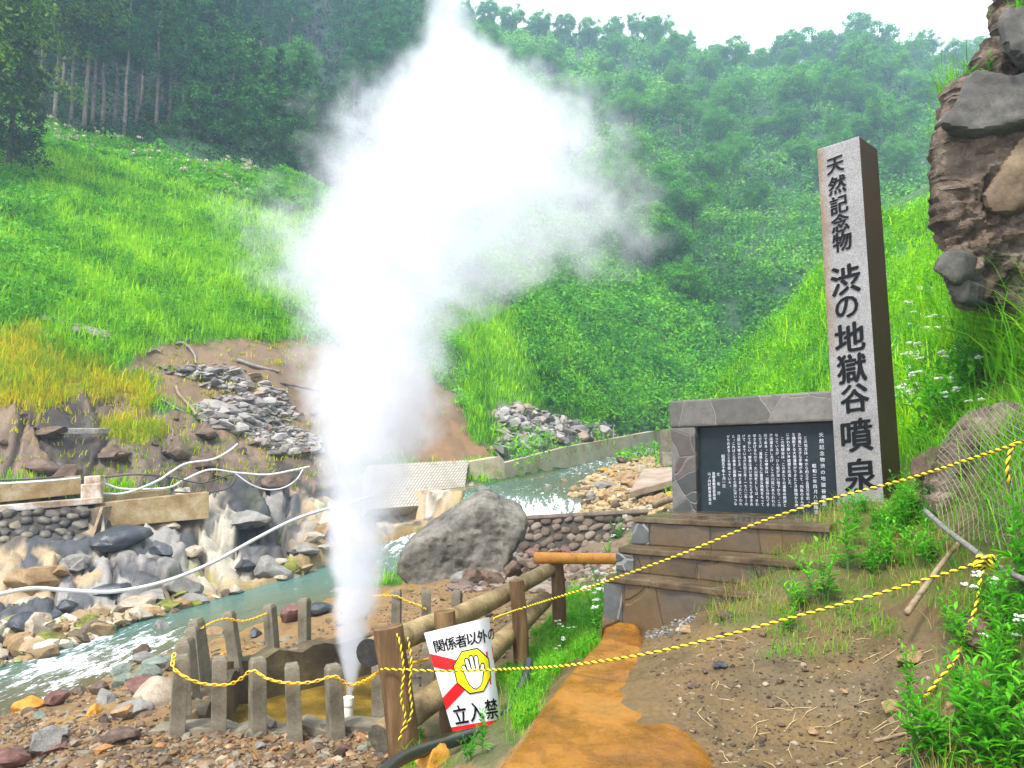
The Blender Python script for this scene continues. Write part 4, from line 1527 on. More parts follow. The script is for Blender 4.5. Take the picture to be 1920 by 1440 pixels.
pipe([P(x, y, d) for x, y, d in ((640, 1530, 4.7), (705, 1462, 5.2), (760, 1419, 5.8), (855, 1388, 6.6), (930, 1360, 7.35), (966, 1312, 7.6), (986, 1268, 7.8), (992, 1240, 8.0))], 0.047, M_HOSE, "hose", "thick black rubber hose on the grass under the banner", "hose")
pipe([P(x, y, d) for x, y, d in ((-160, 1150, 14), (-40, 1127, 14.4), (0, 1114, 14.8), (62, 1103, 15.2), (130, 1107, 15.6), (215, 1109, 16), (310, 1090, 16.8), (400, 1054, 17.8), (480, 1010, 19), (550, 975, 20), (620, 952, 21), (700, 930, 22))], 0.042, M_WHITEPIPE,
     "water_pipe", "long pale pipe sagging across the rocky far bank above the river", "pipe")
for pts, mt, r, lab in (([(186, 925, 23.5), (225, 926, 23.8), (262, 916, 24), (300, 899, 24.5), (322, 884, 25), (350, 869, 25.5), (400, 861, 26), (430, 845, 26.5), (445, 833, 27)], M_WHITEPIPE, .036, "white hose curling from the concrete ledge up to the dark rock"),
                        ([(188, 902, 23.6), (205, 910, 23.7), (235, 917, 24), (312, 915, 24.5), (345, 900, 25), (392, 881, 25.4), (440, 886, 26), (500, 890, 26.6), (548, 882, 27), (580, 875, 27.4)], M_WHITEPIPE, .034, "white hose running level along the ledge towards the steam"),
                        ([(440, 887, 26), (470, 908, 26.2), (500, 918, 26.5), (530, 915, 26.8), (555, 900, 27.2), (568, 880, 27.5)], M_WHITEPIPE, .024, "thin white hose drooping in a loop below the level hose"),
                        ([(195, 895, 24), (250, 890, 24.3), (310, 893, 24.7), (370, 905, 25), (395, 902, 25.2), (436, 890, 25.6), (437, 905, 25.5), (420, 918, 25.2), (375, 924, 24.9), (320, 922, 24.6)], M_DARKPIPE, .026, "thin dark hose looped over the pale rocks of the far bank"),
                        ([(265, 688, 31.5), (300, 698, 31.8), (345, 702, 32.2), (420, 706, 33), (520, 718, 34), (575, 728, 34.6), (650, 745, 35.5)], M_DARKPIPE, .055, "dark pipe lying across the bare dirt slope"),
                        ([(330, 725, 30.6), (336, 740, 30.2), (350, 755, 30), (362, 768, 29.7), (368, 778, 29.5)], M_STICK, .06, "tan bent pipe lying down the dirt slope"),
                        ([(-20, 908, 21.4), (40, 905, 21.5), (100, 901, 21.8), (150, 896, 22.2)], M_WHITEPIPE, .03, "white pipe lying on top of the concrete trough wall"),
                        ([(-20, 901, 21.6), (60, 898, 21.8), (120, 893, 22.2)], M_DARKPIPE, .03, "black hose lying along the concrete trough wall")):
    pipe([P(q[0], q[1], q[2] - (.9 if q[2] < 30 else .5)) for q in pts], r, mt, "hose" if 'hose' in lab else "pipe", lab, "hose" if 'hose' in lab else "pipe", "hoses and pipes on the far bank")

# ------------------------------------------------------------------ rocks


def rock_mesh(name, seed, sub=3, cuts=9, noise=0.10, flat=1.0, cutmin=0.42, sharp=24):
    r = np.random.default_rng(seed)
    bm = bmesh.new()
    bmesh.ops.create_icosphere(bm, subdivisions=sub, radius=1.0)
    V = np.array([tuple(v.co) for v in bm.verts])
    for _ in range(cuts):
        n = r.normal(size=3)
        n /= np.linalg.norm(n)
        h_ = r.uniform(cutmin, 0.92)
        d = V @ n
        V = V - np.maximum(d - h_, 0)[:, None] * n
    V = V * (1 + noise * fbm(V * 1.9 + seed * 3.1, 4, seed)[:, None]) + 0.05 * noise * 4 * fbm(V * 6 + seed, 3, seed + 9)[:, None] * V
    V[:, 2] *= flat
    for v, q in zip(bm.verts, V):
        v.co = q
    me = bpy.data.meshes.new(name)
    bm.to_mesh(me)
    bm.free()
    me.polygons.foreach_set('use_smooth', [True] * len(me.polygons))
    me.set_sharp_from_angle(angle=math.radians(sharp))
    me.materials.append(None)
    return me


M_ROCK = {
    'pale': speckle("pale_rock", [(0.25, (.17, .11, .06)), (0.45, (.36, .30, .22)), (0.75, (.50, .45, .37))], 1.4, 0.75, 0.5, 0.06, 16, True, 0.3, detail=8),
    'dark': speckle("wet_dark_rock", [(0.25, (.012, .014, .018)), (0.5, (.035, .04, .05)), (0.75, (.11, .115, .125))], 1.6, 0.32, 0.5, 0.05, 14, True, 0.5, detail=8),
    'tan': speckle("tan_rock", [(0.25, (.13, .075, .03)), (0.5, (.30, .19, .09)), (0.75, (.42, .31, .18))], 1.5, 0.7, 0.5, 0.05, 16),
    'grey': speckle("grey_rock", [(0.25, (.11, .105, .095)), (0.5, (.22, .21, .19)), (0.75, (.34, .33, .30))], 1.6, 0.8, 0.55, 0.05, 18),
    'red': speckle("dark_red_rock", [(0.25, (.075, .03, .025)), (0.5, (.16, .075, .06)), (0.75, (.27, .17, .14))], 1.8, 0.6, 0.5, 0.04, 18),
    'brown': speckle("brown_rock", [(0.25, (.045, .03, .02)), (0.5, (.12, .08, .055)), (0.75, (.22, .16, .12))], 1.8, 0.75, 0.5, 0.05, 16),
    'green': speckle("greenish_rock", [(0.25, (.08, .10, .07)), (0.5, (.17, .21, .165)), (0.75, (.30, .34, .28))], 1.6, 0.6, 0.5, 0.04, 16),
    'orange': speckle("iron_orange_rock", [(0.25, (.30, .10, .015)), (0.5, (.58, .26, .03)), (0.75, (.62, .36, .08))], 1.8, 0.6, 0.4, 0.03, 20),
    'mossy': speckle("mossy_rock", [(0.3, (.04, .05, .015)), (0.5, (.15, .17, .02)), (0.75, (.34, .29, .10))], 2.0, 0.8, 0.5, 0.04, 18),
}
PROTO = [rock_mesh("boulder", 20 + i, 4, 15 + i, 0.13, [0.8, 0.7, 0.62, 0.85, 0.75, 0.66, 0.9, 0.7][i]) for i in range(8)]
nrock = [0]


def rock(kind, loc, size, label, group=None, rot=None, name="boulder", proto=None, sink=0.25, mat=None):
    nrock[0] += 1
    me = PROTO[(nrock[0] * 5 + 3) % 8 if proto is None else proto]
    o = bpy.data.objects.new(name, me)
    COL.objects.link(o)
    s = size if hasattr(size, '__len__') else (size * random.uniform(.85, 1.2), size * random.uniform(.8, 1.1), size * random.uniform(.75, 1.05))
    o.scale = s
    o.location = (loc[0], loc[1], loc[2] + s[2] * (0.5 - sink))
    o.rotation_euler = rot if rot is not None else (random.uniform(-.3, .3), random.uniform(-.3, .3), random.uniform(0, 6.28))
    o.material_slots[0].link = 'OBJECT'
    o.material_slots[0].material = mat or M_ROCK[kind]
    return tag(o, label, "rock", group)


# named single stones: (kind, px, py, size in metres, label)
for kind, px, py, sz, lab in (
        ('red', 552, 1160, .58, "dark red boulder behind the back row of posts"), ('dark', 600, 1150, .55, "blackish boulder between the red boulder and the steam"), ('tan', 590, 1118, .6, "brown boulder at the water's edge just left of the steam"),
        ('dark', 478, 1192, .34, "small black stone in the shallows behind the leaning post"), ('brown', 490, 1160, .5, "flat brown rock lying in the water behind the posts"),
        ('brown', 300, 1222, .42, "dark rounded boulder in the white rapids' near edge"), ('mossy', 268, 1232, .40, "olive mossy boulder at the rapids' near edge"), ('green', 285, 1254, .42, "greenish slab-like stone below the mossy boulder"),
        ('green', 272, 1280, .42, "grey green stone with a hollow, beside the pale block"), ('pale', 285, 1320, .58, "big cream block left of the corner post"), ('grey', 240, 1345, .4, "grey stone leaning on the cream block"),
        ('brown', 290, 1190, .55, "brown rock under the tumbling rapids"), ('orange', 20, 1325, .46, "bright orange stone in the shallows at the frame's edge"), ('orange', 176, 1340, .2, "small orange red stone in the muddy shallows"),
        ('dark', 206, 1262, .24, "small dark stone on the rapids' near shore"), ('green', 110, 1310, .28, "pointed grey green stone standing in the shallows"), ('brown', 150, 1300, .25, "heap-like dark stone in the shallows"),
        ('brown', 235, 1390, .30, "tilted brown slab standing in the mud in front of the cream block"), ('grey', 485, 1402, .13, "round dark grey stone on the gravel below the chain"), ('red', 645, 1408, .16, "dark red angular stone on the gravel by the fence"),
        ('orange', 820, 1075, .42, "orange brown boulder at the foot of the huge boulder"), ('mossy', 910, 1048, .55, "yellowish stone resting against the huge boulder"), ('grey', 960, 1030, .4, "grey slab behind the orange log rail"),
        ('red', 930, 900, .1, "reddish stone lying in the stream"), ('tan', 915, 942, .75, "pinkish brown boulder splitting the waterfall"), ('green', 1050, 935, .62, "grey green boulder right of the waterfall"), ('green', 1018, 945, .5, "low green slab at the waterfall's lip"),
        ('brown', 1085, 898, .7, "dark flat rock in the upper stream"), ('red', 1170, 868, .9, "rusty red boulder on the gravel bar"), ('orange', 1140, 893, .7, "orange boulder beside the upper rapids"), ('brown', 1155, 952, .42, "round brown stone under the plaque wall's gravel bar"),
        ('grey', 1190, 862, .8, "pale grey boulder behind the rusty one"), ('orange', 815, 1436, .30, "wet orange slab under the black hose at the picture's bottom"), ('brown', 1360, 1160, .17, "flat brown stone at the foot of the steps"),
        ('dark', 1352, 1252, .085, "black round stone on the dirt path"), ('brown', 1322, 1262, .05, "brown pebble beside the black round stone"), ('brown', 1300, 1288, .075, "grey brown round stone at the edge of the orange path"),
        ('tan', 1290, 1185, .12, "dark tan stone beside the kerb on the path"), ('red', 1428, 1192, .06, "small rust red stone on the path below the steps"), ('tan', 1712, 1240, .16, "flat pinkish stone half sunk in the dirt bank"),
        ('tan', 1675, 1335, .12, "flat buff stone set in the path's mud"), ('tan', 1785, 1345, .16, "buff stone under the weeds at the path's side"), ('tan', 1522, 1375, .07, "thin flat tan stone in the middle of the dirt path"), ('tan', 1582, 1300, .06, "small pale flat stone on the dirt path"),
        ('red', 1850, 1200, .3, "rust brown rock in the weedy bank under the rope"), ('orange', 553, 1358, .09, "small orange brick fragment at the foot of the pale post"), ('orange', 600, 1352, .09, "orange brick fragment between two front posts"),
        ('brown', 1780, 800, .5, "brown boulder among the grass right of the pillar"), ('brown', 1762, 900, .5, "earthy rock below the brown boulder beside the pillar")):
    g = gp(px, py, dmin=3)
    if g.x == g.x:
        rock(kind, g, sz * 0.62, lab, sink=0.3 if sz > .1 else 0.2)

# rocky far bank of the river: interlocking pale and dark blocks
KL = {'pale': "cream coloured block in the rocky far bank of the river", 'dark': "wet black block in the rocky far bank of the river", 'tan': "tan boulder in the rocky far bank of the river",
      'grey': "grey block in the rocky far bank of the river", 'mossy': "moss stained rock at the foot of the far bank"}
KG = {'pale': "cream blocks of the far bank", 'dark': "wet black blocks of the far bank", 'tan': "tan boulders of the far bank", 'grey': "grey blocks of the far bank", 'mossy': "moss stained rocks of the far bank"}
big = [('dark', 235, 1010, 1.25), ('dark', 285, 1030, 1.15), ('pale', 320, 1005, 1.1), ('pale', 285, 1060, 1.1), ('dark', 262, 1080, .9), ('dark', 400, 985, 1.2), ('grey', 455, 975, 1.3), ('grey', 430, 1010, 1.2), ('dark', 480, 1015, 1.0), ('pale', 530, 990, 1.2),
       ('pale', 575, 1000, 1.2), ('pale', 590, 960, 1.2), ('tan', 70, 1090, 1.35), ('tan', 60, 1070, 1.1), ('dark', 20, 1120, 1.3), ('dark', 10, 1170, 1.2), ('dark', 100, 1060, .9), ('grey', 150, 1055, 1.1), ('dark', 210, 1110, 1.2), ('pale', 160, 1105, 1.0), ('pale', 330, 1080, 1.0),
       ('pale', 300, 1110, 1.0), ('dark', 150, 1155, .7), ('pale', 110, 1150, .8), ('pale', 60, 1185, .9), ('pale', 110, 1195, .9), ('dark', 40, 1200, .8), ('grey', 380, 1060, 1.0), ('pale', 420, 1050, .9), ('tan', 455, 1085, .8), ('grey', 510, 1070, 1.0), ('tan', 560, 1060, .8),
       ('pale', 630, 1000, 1.1), ('pale', 660, 960, 1.2), ('pale', 700, 990, 1.0), ('tan', 640, 1050, .9), ('grey', 350, 1110, .9), ('dark', 290, 1140, .8), ('pale', 370, 1030, 1.0), ('dark', 345, 1050, .8), ('dark', 60, 1035, 1.0), ('pale', 40, 1060, .8)]
for k, px, py, s in big[::6]:
    g = gp(px, py, dmin=10)
    rock(k, g, (s * random.uniform(.6, .85), s * random.uniform(.5, .7), s * random.uniform(.38, .6)), KL[k], KG[k], sink=0.5)
cnt = 0
tries = 0
rr_ = np.random.default_rng(5)
while cnt < 46 and tries < 2000:
    tries += 1
    px, py = rr_.uniform(-20, 660), rr_.uniform(970, 1250)
    if not inpoly([px], [py], [(-20, 1040), (170, 1030), (190, 985), (400, 960), (660, 930), (660, 1060), (470, 1110), (270, 1165), (0, 1240), (-20, 1240)])[0]:
        continue
    g = gp(px, py, dmin=10)
    edge = py - np.interp(px, [0, 270, 470, 660], [1240, 1165, 1110, 1060])
    if edge < -48 and rr_.random() < .72:
        continue
    if edge > -32:
        k = rr_.choice(['pale', 'tan', 'mossy', 'tan', 'pale', 'grey'])
        s = rr_.uniform(.25, .5)
    else:
        k = rr_.choice(['pale', 'pale', 'dark', 'grey', 'tan', 'dark', 'pale'])
        s = rr_.uniform(.22, .6)
    rock(k, g, (s * rr_.uniform(.8, 1.3), s * rr_.uniform(.6, 1), s * rr_.uniform(.5, .9)), KL[k], KG[k], sink=0.38)
    cnt += 1
# brown rocks under the yellow grass and along the ledge
for i in range(30):
    px, py = rr_.uniform(-10, 620), rr_.uniform(770, 905)
    if inpoly([px], [py], A_YELLOW2)[0]:
        continue
    g = gp(px, py, dmin=10)
    k = rr_.choice(['brown', 'brown', 'red'])
    s = rr_.uniform(.2, .62) * (1.2 if py > 810 else .6)
    rock(k, g, (s * rr_.uniform(.8, 1.3), s * rr_.uniform(.6, 1), s * rr_.uniform(.5, .9)), "rough brown rock on the bare slope above the concrete ledge", "brown rocks on the bare slope", sink=0.42, mat=M_ROCK['brown' if k == 'red' else k])
# rocks along the near shore and behind the basin
for i in range(46):
    poly = [(230, 1250), (330, 1180), (430, 1240), (330, 1350), (220, 1380), (0, 1440), (0, 1340), (120, 1290)]
    px, py = rr_.uniform(0, 430), rr_.uniform(1180, 1435)
    if not inpoly([px], [py], poly)[0]:
        continue
    k = rr_.choice(['brown', 'green', 'grey', 'tan', 'red', 'orange'])
    rock(k, gp(px, py, dmin=4), rr_.uniform(.08, .26), "muddy cobble on the near shore between the river and the posts", "cobbles on the near shore", sink=.25)
for i in range(60):
    px, py = rr_.uniform(790, 1100), rr_.uniform(1020, 1110)
    if not inpoly([px], [py], [(800, 1075), (880, 1055), (940, 1030), (1110, 1020), (1110, 1060), (1000, 1075), (900, 1100), (820, 1095)])[0]:
        continue
    k = rr_.choice(['brown', 'red', 'grey', 'brown'])
    rock(k, gp(px, py, dmin=4), rr_.uniform(.14, .34), "angular brown stone heaped at the foot of the huge boulder", "stones heaped by the huge boulder", sink=.2)
for i in range(70):
    px, py = rr_.uniform(1040, 1260), rr_.uniform(850, 960)
    if not inpoly([px], [py], A_BAR)[0]:
        continue
    k = rr_.choice(['tan', 'grey', 'orange', 'pale', 'tan'])
    rock(k, gp(px, py, dmin=10), rr_.uniform(.12, .45), "river stone on the yellowish gravel bar beside the upper stream", "stones on the gravel bar", sink=.25)


for i in range(40):
    q = rr_.uniform(.1, .95)
    k0 = int(rr_.integers(10, 130))
    sl, sr_ = _rl[min(k0, len(_rl) - 1)], _rr[min(k0, len(_rr) - 1)]
    s_ = rr_.choice([rr_.uniform(0, .18), rr_.uniform(.7, 1.0), rr_.uniform(.2, .8)])
    c_ = sl * (1 - s_) + sr_ * s_
    rock(rr_.choice(['brown', 'tan', 'grey', 'dark', 'green']), (c_[0], c_[1], c_[2] - .12), rr_.uniform(.14, .36), "wet rounded stone standing in the stream's running water", "wet stones standing in the stream", sink=.3)


# loose small stones that nobody could count
def stone_field(name, pts, sizes, mat, seed, flat=0.6):
    r = np.random.default_rng(seed)
    var = []
    for i in range(8):
        bm = bmesh.new()
        bmesh.ops.create_icosphere(bm, subdivisions=1 if len(pts) > 2500 else 2, radius=1.0)
        V = np.array([tuple(v.co) for v in bm.verts])
        Fa = np.array([[v.index for v in f.verts] for f in bm.faces])
        for _ in range(7):
            n = r.normal(size=3)
            n /= np.linalg.norm(n)
            d = V @ n
            V = V - np.maximum(d - r.uniform(.4, .85), 0)[:, None] * n
        V = V * (1 + .12 * r.normal(size=(len(V), 1)) * .5)
        V[:, 2] *= flat
        var.append((V, Fa))
        bm.free()
    VV, FF, off = [], [], 0
    which = r.integers(0, 8, len(pts))
    for k in range(8):
        ids = np.where(which == k)[0]
        if not len(ids):
            continue
        V, Fa = var[k]
        a = r.uniform(0, 6.28, len(ids))
        tl = r.uniform(-.5, .5, len(ids))
        sc = sizes[ids][:, None] * r.uniform(.7, 1.4, (len(ids), 3))
        Q = V[None] * sc[:, None]
        X = Q[..., 0]
        Z = Q[..., 2] * np.cos(tl)[:, None] + X * np.sin(tl)[:, None]
        X = X * np.cos(tl)[:, None] - Q[..., 2] * np.sin(tl)[:, None]
        Y = Q[..., 1]
        W_ = np.stack([X * np.cos(a)[:, None] - Y * np.sin(a)[:, None], X * np.sin(a)[:, None] + Y * np.cos(a)[:, None], Z], -1) + pts[ids][:, None]
        VV.append(W_.reshape(-1, 3))
        FF.append((Fa[None] + (np.arange(len(ids)) * len(V))[:, None, None] + off).reshape(-1, 3))
        off += len(ids) * len(V)
    return tag(np_obj(name, np.concatenate(VV), np.concatenate(FF), mat), kind='stuff')


def px_points(n, poly, seed, dmin=3, cond=None):
    r = np.random.default_rng(seed)
    a = np.array(poly)
    out = []
    while sum(map(len, out)) < n:
        q = r.uniform(a.min(0), a.max(0), (3000, 2))
        q = q[inpoly(q[:, 0], q[:, 1], poly)]
        g = ground_at(q[:, 0], q[:, 1], dmin)
        g = g[~np.isnan(g[:, 0])]
        if cond is not None:
            g = g[cond(g)]
        out.append(g)
    return np.concatenate(out)[:n]


M_GRAVEL = island_stone("river_gravel", [(0.0, (.04, .028, .018)), (0.3, (.11, .068, .035)), (0.6, (.18, .11, .05)), (0.75, (.20, .16, .11)), (0.85, (.14, .15, .115)), (0.94, (.30, .13, .035)), (1.0, (.32, .26, .17))], 0.5)
M_RUBBLE = island_stone("grey_rubble", [(0.0, (.10, .09, .085)), (0.5, (.24, .22, .20)), (0.85, (.36, .33, .31)), (1.0, (.28, .18, .12))], 0.8)
M_PATHGRIT = island_stone("path_grit", [(0.0, (.03, .022, .014)), (0.45, (.09, .06, .03)), (0.85, (.16, .115, .065)), (1.0, (.30, .25, .18))], 0.8)
A_TERR = [(-20, 1340), (200, 1370), (330, 1350), (760, 1355), (720, 1440), (760, 1500), (-20, 1500)]
dry = lambda g: (river_dist(g[:, 0], g[:, 1])[0] > 0.05) & (g[:, 2] > -1.9)
g1_ = px_points(3800, A_TERR, 1, cond=dry)
g2_ = px_points(1500, [(690, 1180), (740, 1110), (1010, 1060), (1050, 1150), (960, 1230), (800, 1290), (730, 1200)], 2, cond=dry)
g3_ = px_points(1200, [(0, 1300), (250, 1220), (430, 1200), (560, 1190), (700, 1120), (700, 1160), (560, 1215), (330, 1380), (0, 1420)], 3, cond=lambda g: g[:, 2] > -2.2)
ga = np.concatenate([g1_, g2_, g3_])
ga = ga[~inpoly(ga[:, 0], ga[:, 1], BASP)]
sz_ = np.random.default_rng(3).lognormal(-3.75, 0.62, len(ga)).clip(.008, .11)
stone_field("gravel", ga + np.array([0, 0, .004]), sz_, M_GRAVEL, 4)
g4_ = np.concatenate([px_points(1300, [(365, 760), (430, 740), (520, 790), (600, 820), (600, 850), (520, 850), (440, 810), (380, 790)], 5, 8), px_points(260, [(290, 690), (430, 680), (540, 740), (560, 800), (430, 740)], 6, 8)])
stone_field("rubble", g4_, np.random.default_rng(6).lognormal(-1.75, .4, len(g4_)).clip(.07, .5), M_RUBBLE, 7, 0.45)
g5_ = px_points(900, A_RUBBLE2, 8, 8)
stone_field("rubble", g5_, np.random.default_rng(8).lognormal(-1.2, .4, len(g5_)).clip(.12, .8), M_RUBBLE, 9, 0.55)
g6_ = px_points(1500, A_BAR, 10, 8)
stone_field("gravel", g6_, np.random.default_rng(9).lognormal(-2.4, .5, len(g6_)).clip(.03, .3), island_stone("yellow_gravel", [(0, (.16, .10, .04)), (.5, (.36, .25, .11)), (.8, (.45, .36, .22)), (1, (.25, .24, .2))], 0.7), 11)
gq = px_points(900, [(960, 1035), (1140, 1030), (1150, 1095), (1060, 1125), (990, 1100), (900, 1110), (830, 1110)], 24, 6)
stone_field("rubble", gq, np.random.default_rng(24).lognormal(-2.75, .5, len(gq)).clip(.02, .2), island_stone("brown_rubble", [(0, (.06, .04, .03)), (.5, (.16, .11, .085)), (.8, (.25, .21, .17)), (1, (.22, .10, .07))], .75), 25, .6)
g7_ = px_points(2400, [(1190, 1150), (1500, 1140), (1640, 1130), (1740, 1210), (1740, 1440), (1330, 1500), (1215, 1260)], 12, 2.5)
stone_field("path_grit", g7_ + np.array([0, 0, .001]), np.random.default_rng(12).lognormal(-4.9, .55, len(g7_)).clip(.003, .035), M_PATHGRIT, 13)
gs = px_points(260, [(1190, 1150), (1320, 1145), (1280, 1185), (1215, 1200)], 14, 2.5)
stone_field("path_grit", gs + np.array([0, 0, .002]), np.random.default_rng(14).lognormal(-4.3, .4, len(gs)).clip(.006, .04), island_stone("grey_path_chips", [(0, (.05, .05, .05)), (.6, (.17, .165, .155)), (1, (.32, .31, .29))], 0.8), 15)
gw = px_points(750, [(-30, 1170), (270, 1150), (470, 1105), (600, 1080), (600, 1110), (480, 1125), (280, 1185), (0, 1265), (-30, 1265)], 16, 8, cond=dry)
stone_field("shore_stones", gw, np.random.default_rng(16).lognormal(-2.1, .45, len(gw)).clip(.05, .35), island_stone("far_shore_stones", [(0, (.06, .05, .035)), (.35, (.26, .17, .07)), (.6, (.44, .34, .22)), (.85, (.52, .47, .38)), (1, (.20, .20, .05))], .6), 17)

# ------------------------------------------------------------------ walls of the far bank and the upper stream


def slab_px(name, front, back, mat, label, cat, bevel=0.02):
    """prism from the four front corners (px, py, depth), reaching back from the viewer by a length in metres"""
    pts = [P(*q) for q in front]
    n = (pts[1] - pts[0]).cross(pts[-1] - pts[0]).normalized()
    if n.y < 0:
        n = -n
    n.z = 0
    n.normalize()
    m = MB()
    m.prism(pts, n * back)
    return tag(m.build(name, mat, bevel=bevel), label, cat)


M_LEDGE = speckle("mineral_crusted_ledge", [(0.3, (.20, .12, .06)), (0.45, (.45, .34, .24)), (0.6, (.66, .62, .58))], 1.6, 0.6, 0.5, 0.03, 24)
slab_px("trough_wall", [(-120, 918, 20.6), (152, 891, 22.2), (152, 926, 22.2), (-120, 955, 20.6)], 0.35, M_CONC_STAIN, "stained concrete trough wall above the cobble wall at the frame's edge", "concrete wall")
slab_px("ledge_slab", [(-120, 958, 20.2), (192, 932, 21.9), (192, 944, 21.9), (-120, 972, 20.2)], 1.0, M_LEDGE, "mineral-crusted concrete ledge on top of the cobble wall", "concrete ledge", 0.03)
slab_px("concrete_block", [(151, 908, 21.9), (190, 905, 22.1), (190, 941, 22.1), (151, 944, 21.9)], 0.7, M_LEDGE, "white-crusted square concrete block at the end of the trough wall", "concrete block", 0.04)
slab_px("concrete_block", [(157, 893, 22.1), (188, 891, 22.2), (188, 908, 22.2), (157, 909, 22.1)], 0.5, M_LEDGE, "small crusted block stacked on the square concrete block", "concrete block", 0.04)
slab_px("channel_wall", [(180, 944, 22.0), (392, 922, 23.8), (392, 972, 23.6), (168, 992, 21.8)], 0.5, M_CONC_STAIN, "smooth ochre concrete channel wall above the pale rocks", "concrete wall")
slab_px("channel_wall", [(195, 928, 22.9), (318, 917, 24.0), (318, 934, 24.0), (195, 945, 22.9)], 0.3, M_CONC_STAIN, "low rusty concrete box behind the ochre channel wall", "concrete wall")
slab_px("board", [(188, 950, 21.5), (194, 950, 21.5), (176, 1005, 21.1), (170, 1005, 21.1)], 0.5, M_STICK, "wooden board leaning between the cobble wall and the channel wall", "board", 0.01)
slab_px("shadow_panel", [(163, 955, 21.7), (188, 950, 21.7), (170, 1002, 21.3), (163, 1002, 21.3)], 0.1, M_CONC_DARK, "dark panel put in as the shadow beside the leaning board", "concrete wall", 0.01)  # thin dark slab added to stand for the shade beside the board

M_COBBLE = island_stone("wall_cobbles", [(0, (.018, .015, .012)), (.45, (.055, .047, .035)), (.8, (.105, .09, .066)), (1, (.17, .14, .085))], 0.5)
M_COBBLE2 = island_stone("wall_rubble", [(0, (.05, .035, .025)), (.5, (.13, .095, .065)), (1, (.23, .185, .14))], 0.85)
M_MORTAR = speckle("dark_mortar", [(0.3, (.03, .025, .02)), (0.7, (.09, .08, .065))], 4, 0.9, 0.4, 0.02, 40)


def cobble_wall(corners, rows, mat, label, seed, thick=0.5, capmat=None, name="stone_wall", cat="stone wall", jit=0.3):
    """corners: top-left, top-right, bottom-right, bottom-left as (px, py, depth)"""
    r = np.random.default_rng(seed)
    A, B, Cc, D = [P(*q) for q in corners]
    hh = (A - D).length
    ss = hh / rows
    cols = max(4, int((B - A).length / (ss * 1.15)))
    n = (B - A).cross(D - A).normalized()
    if n.y > 0:
        n = -n
    root = thing(name, label, cat, tuple((Cc + D) / 2))
    m = MB()
    m.prism([A + n * -0.03, B + n * -0.03, Cc + n * -0.03, D + n * -0.03], -n * thick)
    keep(m.build("wall_core", M_MORTAR, root), root)
    ux, uz = (B - A).normalized(), (A - D).normalized()
    bm = bmesh.new()
    bmesh.ops.create_icosphere(bm, subdivisions=2, radius=1)
    S = np.array([tuple(v.co) for v in bm.verts])
    Fa = np.array([[v.index for v in f.verts] for f in bm.faces])
    bm.free()
    VV, FF = [], []
    off = 0
    for i in range(rows):
        for k in range(cols):
            u = (k + 0.5 + (0.5 if i % 2 else 0) + r.uniform(-jit, jit)) / cols
            v = (i + 0.5 + r.uniform(-jit, jit)) / rows
            if not 0 < u < 1:
                continue
            c = A.lerp(B, u).lerp(D.lerp(Cc, u), v)
            a, b, dd = ss * r.uniform(.48, .74), ss * r.uniform(.42, .62), ss * r.uniform(.25, .42)
            Q = np.sign(S) * np.abs(S) ** 0.75
            for _ in range(4):
                nn_ = r.normal(size=3)
                nn_ /= np.linalg.norm(nn_)
                Q = Q - np.maximum(Q @ nn_ - r.uniform(.6, .95), 0)[:, None] * nn_
            ro = r.uniform(-.6, .6)
            X = Q[:, 0] * a * math.cos(ro) - Q[:, 2] * b * math.sin(ro)
            Z = Q[:, 0] * a * math.sin(ro) + Q[:, 2] * b * math.cos(ro)
            VV.append(np.array(c)[None] + X[:, None] * np.array(ux) + Z[:, None] * np.array(uz) + (Q[:, 1] * dd)[:, None] * np.array(n))
            FF.append(Fa + off)
            off += len(S)
    so = np_obj("stonework", np.concatenate(VV), np.concatenate(FF), mat, root, True)
    so.data.set_sharp_from_angle(angle=math.radians(50))
    keep(so, root)
    if capmat:
        m = MB()
        m.prism([A + uz * .0 + n * .1, B + n * .1, B - n * thick, A - n * thick], (0, 0, 0.12))
        keep(m.build("coping", capmat, root, bevel=0.03), root)
    return root


cobble_wall([(-120, 972, 19.9), (165, 948, 21.7), (165, 1048, 20.6), (-120, 1085, 18.8)], 7, M_COBBLE, "retaining wall of rounded dark cobbles under the concrete ledge", 3)
cobble_wall([(962, 978, 23.6), (1215, 964, 24.6), (1215, 1040, 23.9), (962, 1050, 22.8)], 5, M_COBBLE2, "low rough stone wall with a concrete coping below the waterfall", 4, 0.55, speckle("pinkish_coping", [(0.3, (.16, .12, .10)), (.6, (.33, .27, .23))], 3, .8, .4, .02, 30), jit=.38)

# curved concrete embankment along the upper stream
wallpts = WALLPTS
m = MB()
vv, ff = [], []
for a, t1, b1, d in wallpts:
    tp, bt = P(a, t1, d), P(a, b1, d)
    bk = Vector((-0.5, 0.6, 0))
    bt.z -= 0.5
    vv += [bt, tp, tp + bk, bt + bk]
for i in range(len(wallpts) - 1):
    for e in range(4):
        ff.append((i * 4 + e, i * 4 + (e + 1) % 4, i * 4 + 4 + (e + 1) % 4, i * 4 + 4 + e))
ff += [(0, 3, 2, 1), tuple(len(vv) - 4 + k for k in range(4))]
m.add(vv, ff)
tag(m.build("embankment_wall", speckle("pale_ochre_concrete", [(0.25, (.30, .20, .08)), (0.45, (.46, .38, .24)), (0.7, (.60, .54, .42))], .8, .8, .3, .02, 20)), "long ochre-stained concrete embankment wall curving along the upper stream", "concrete wall")
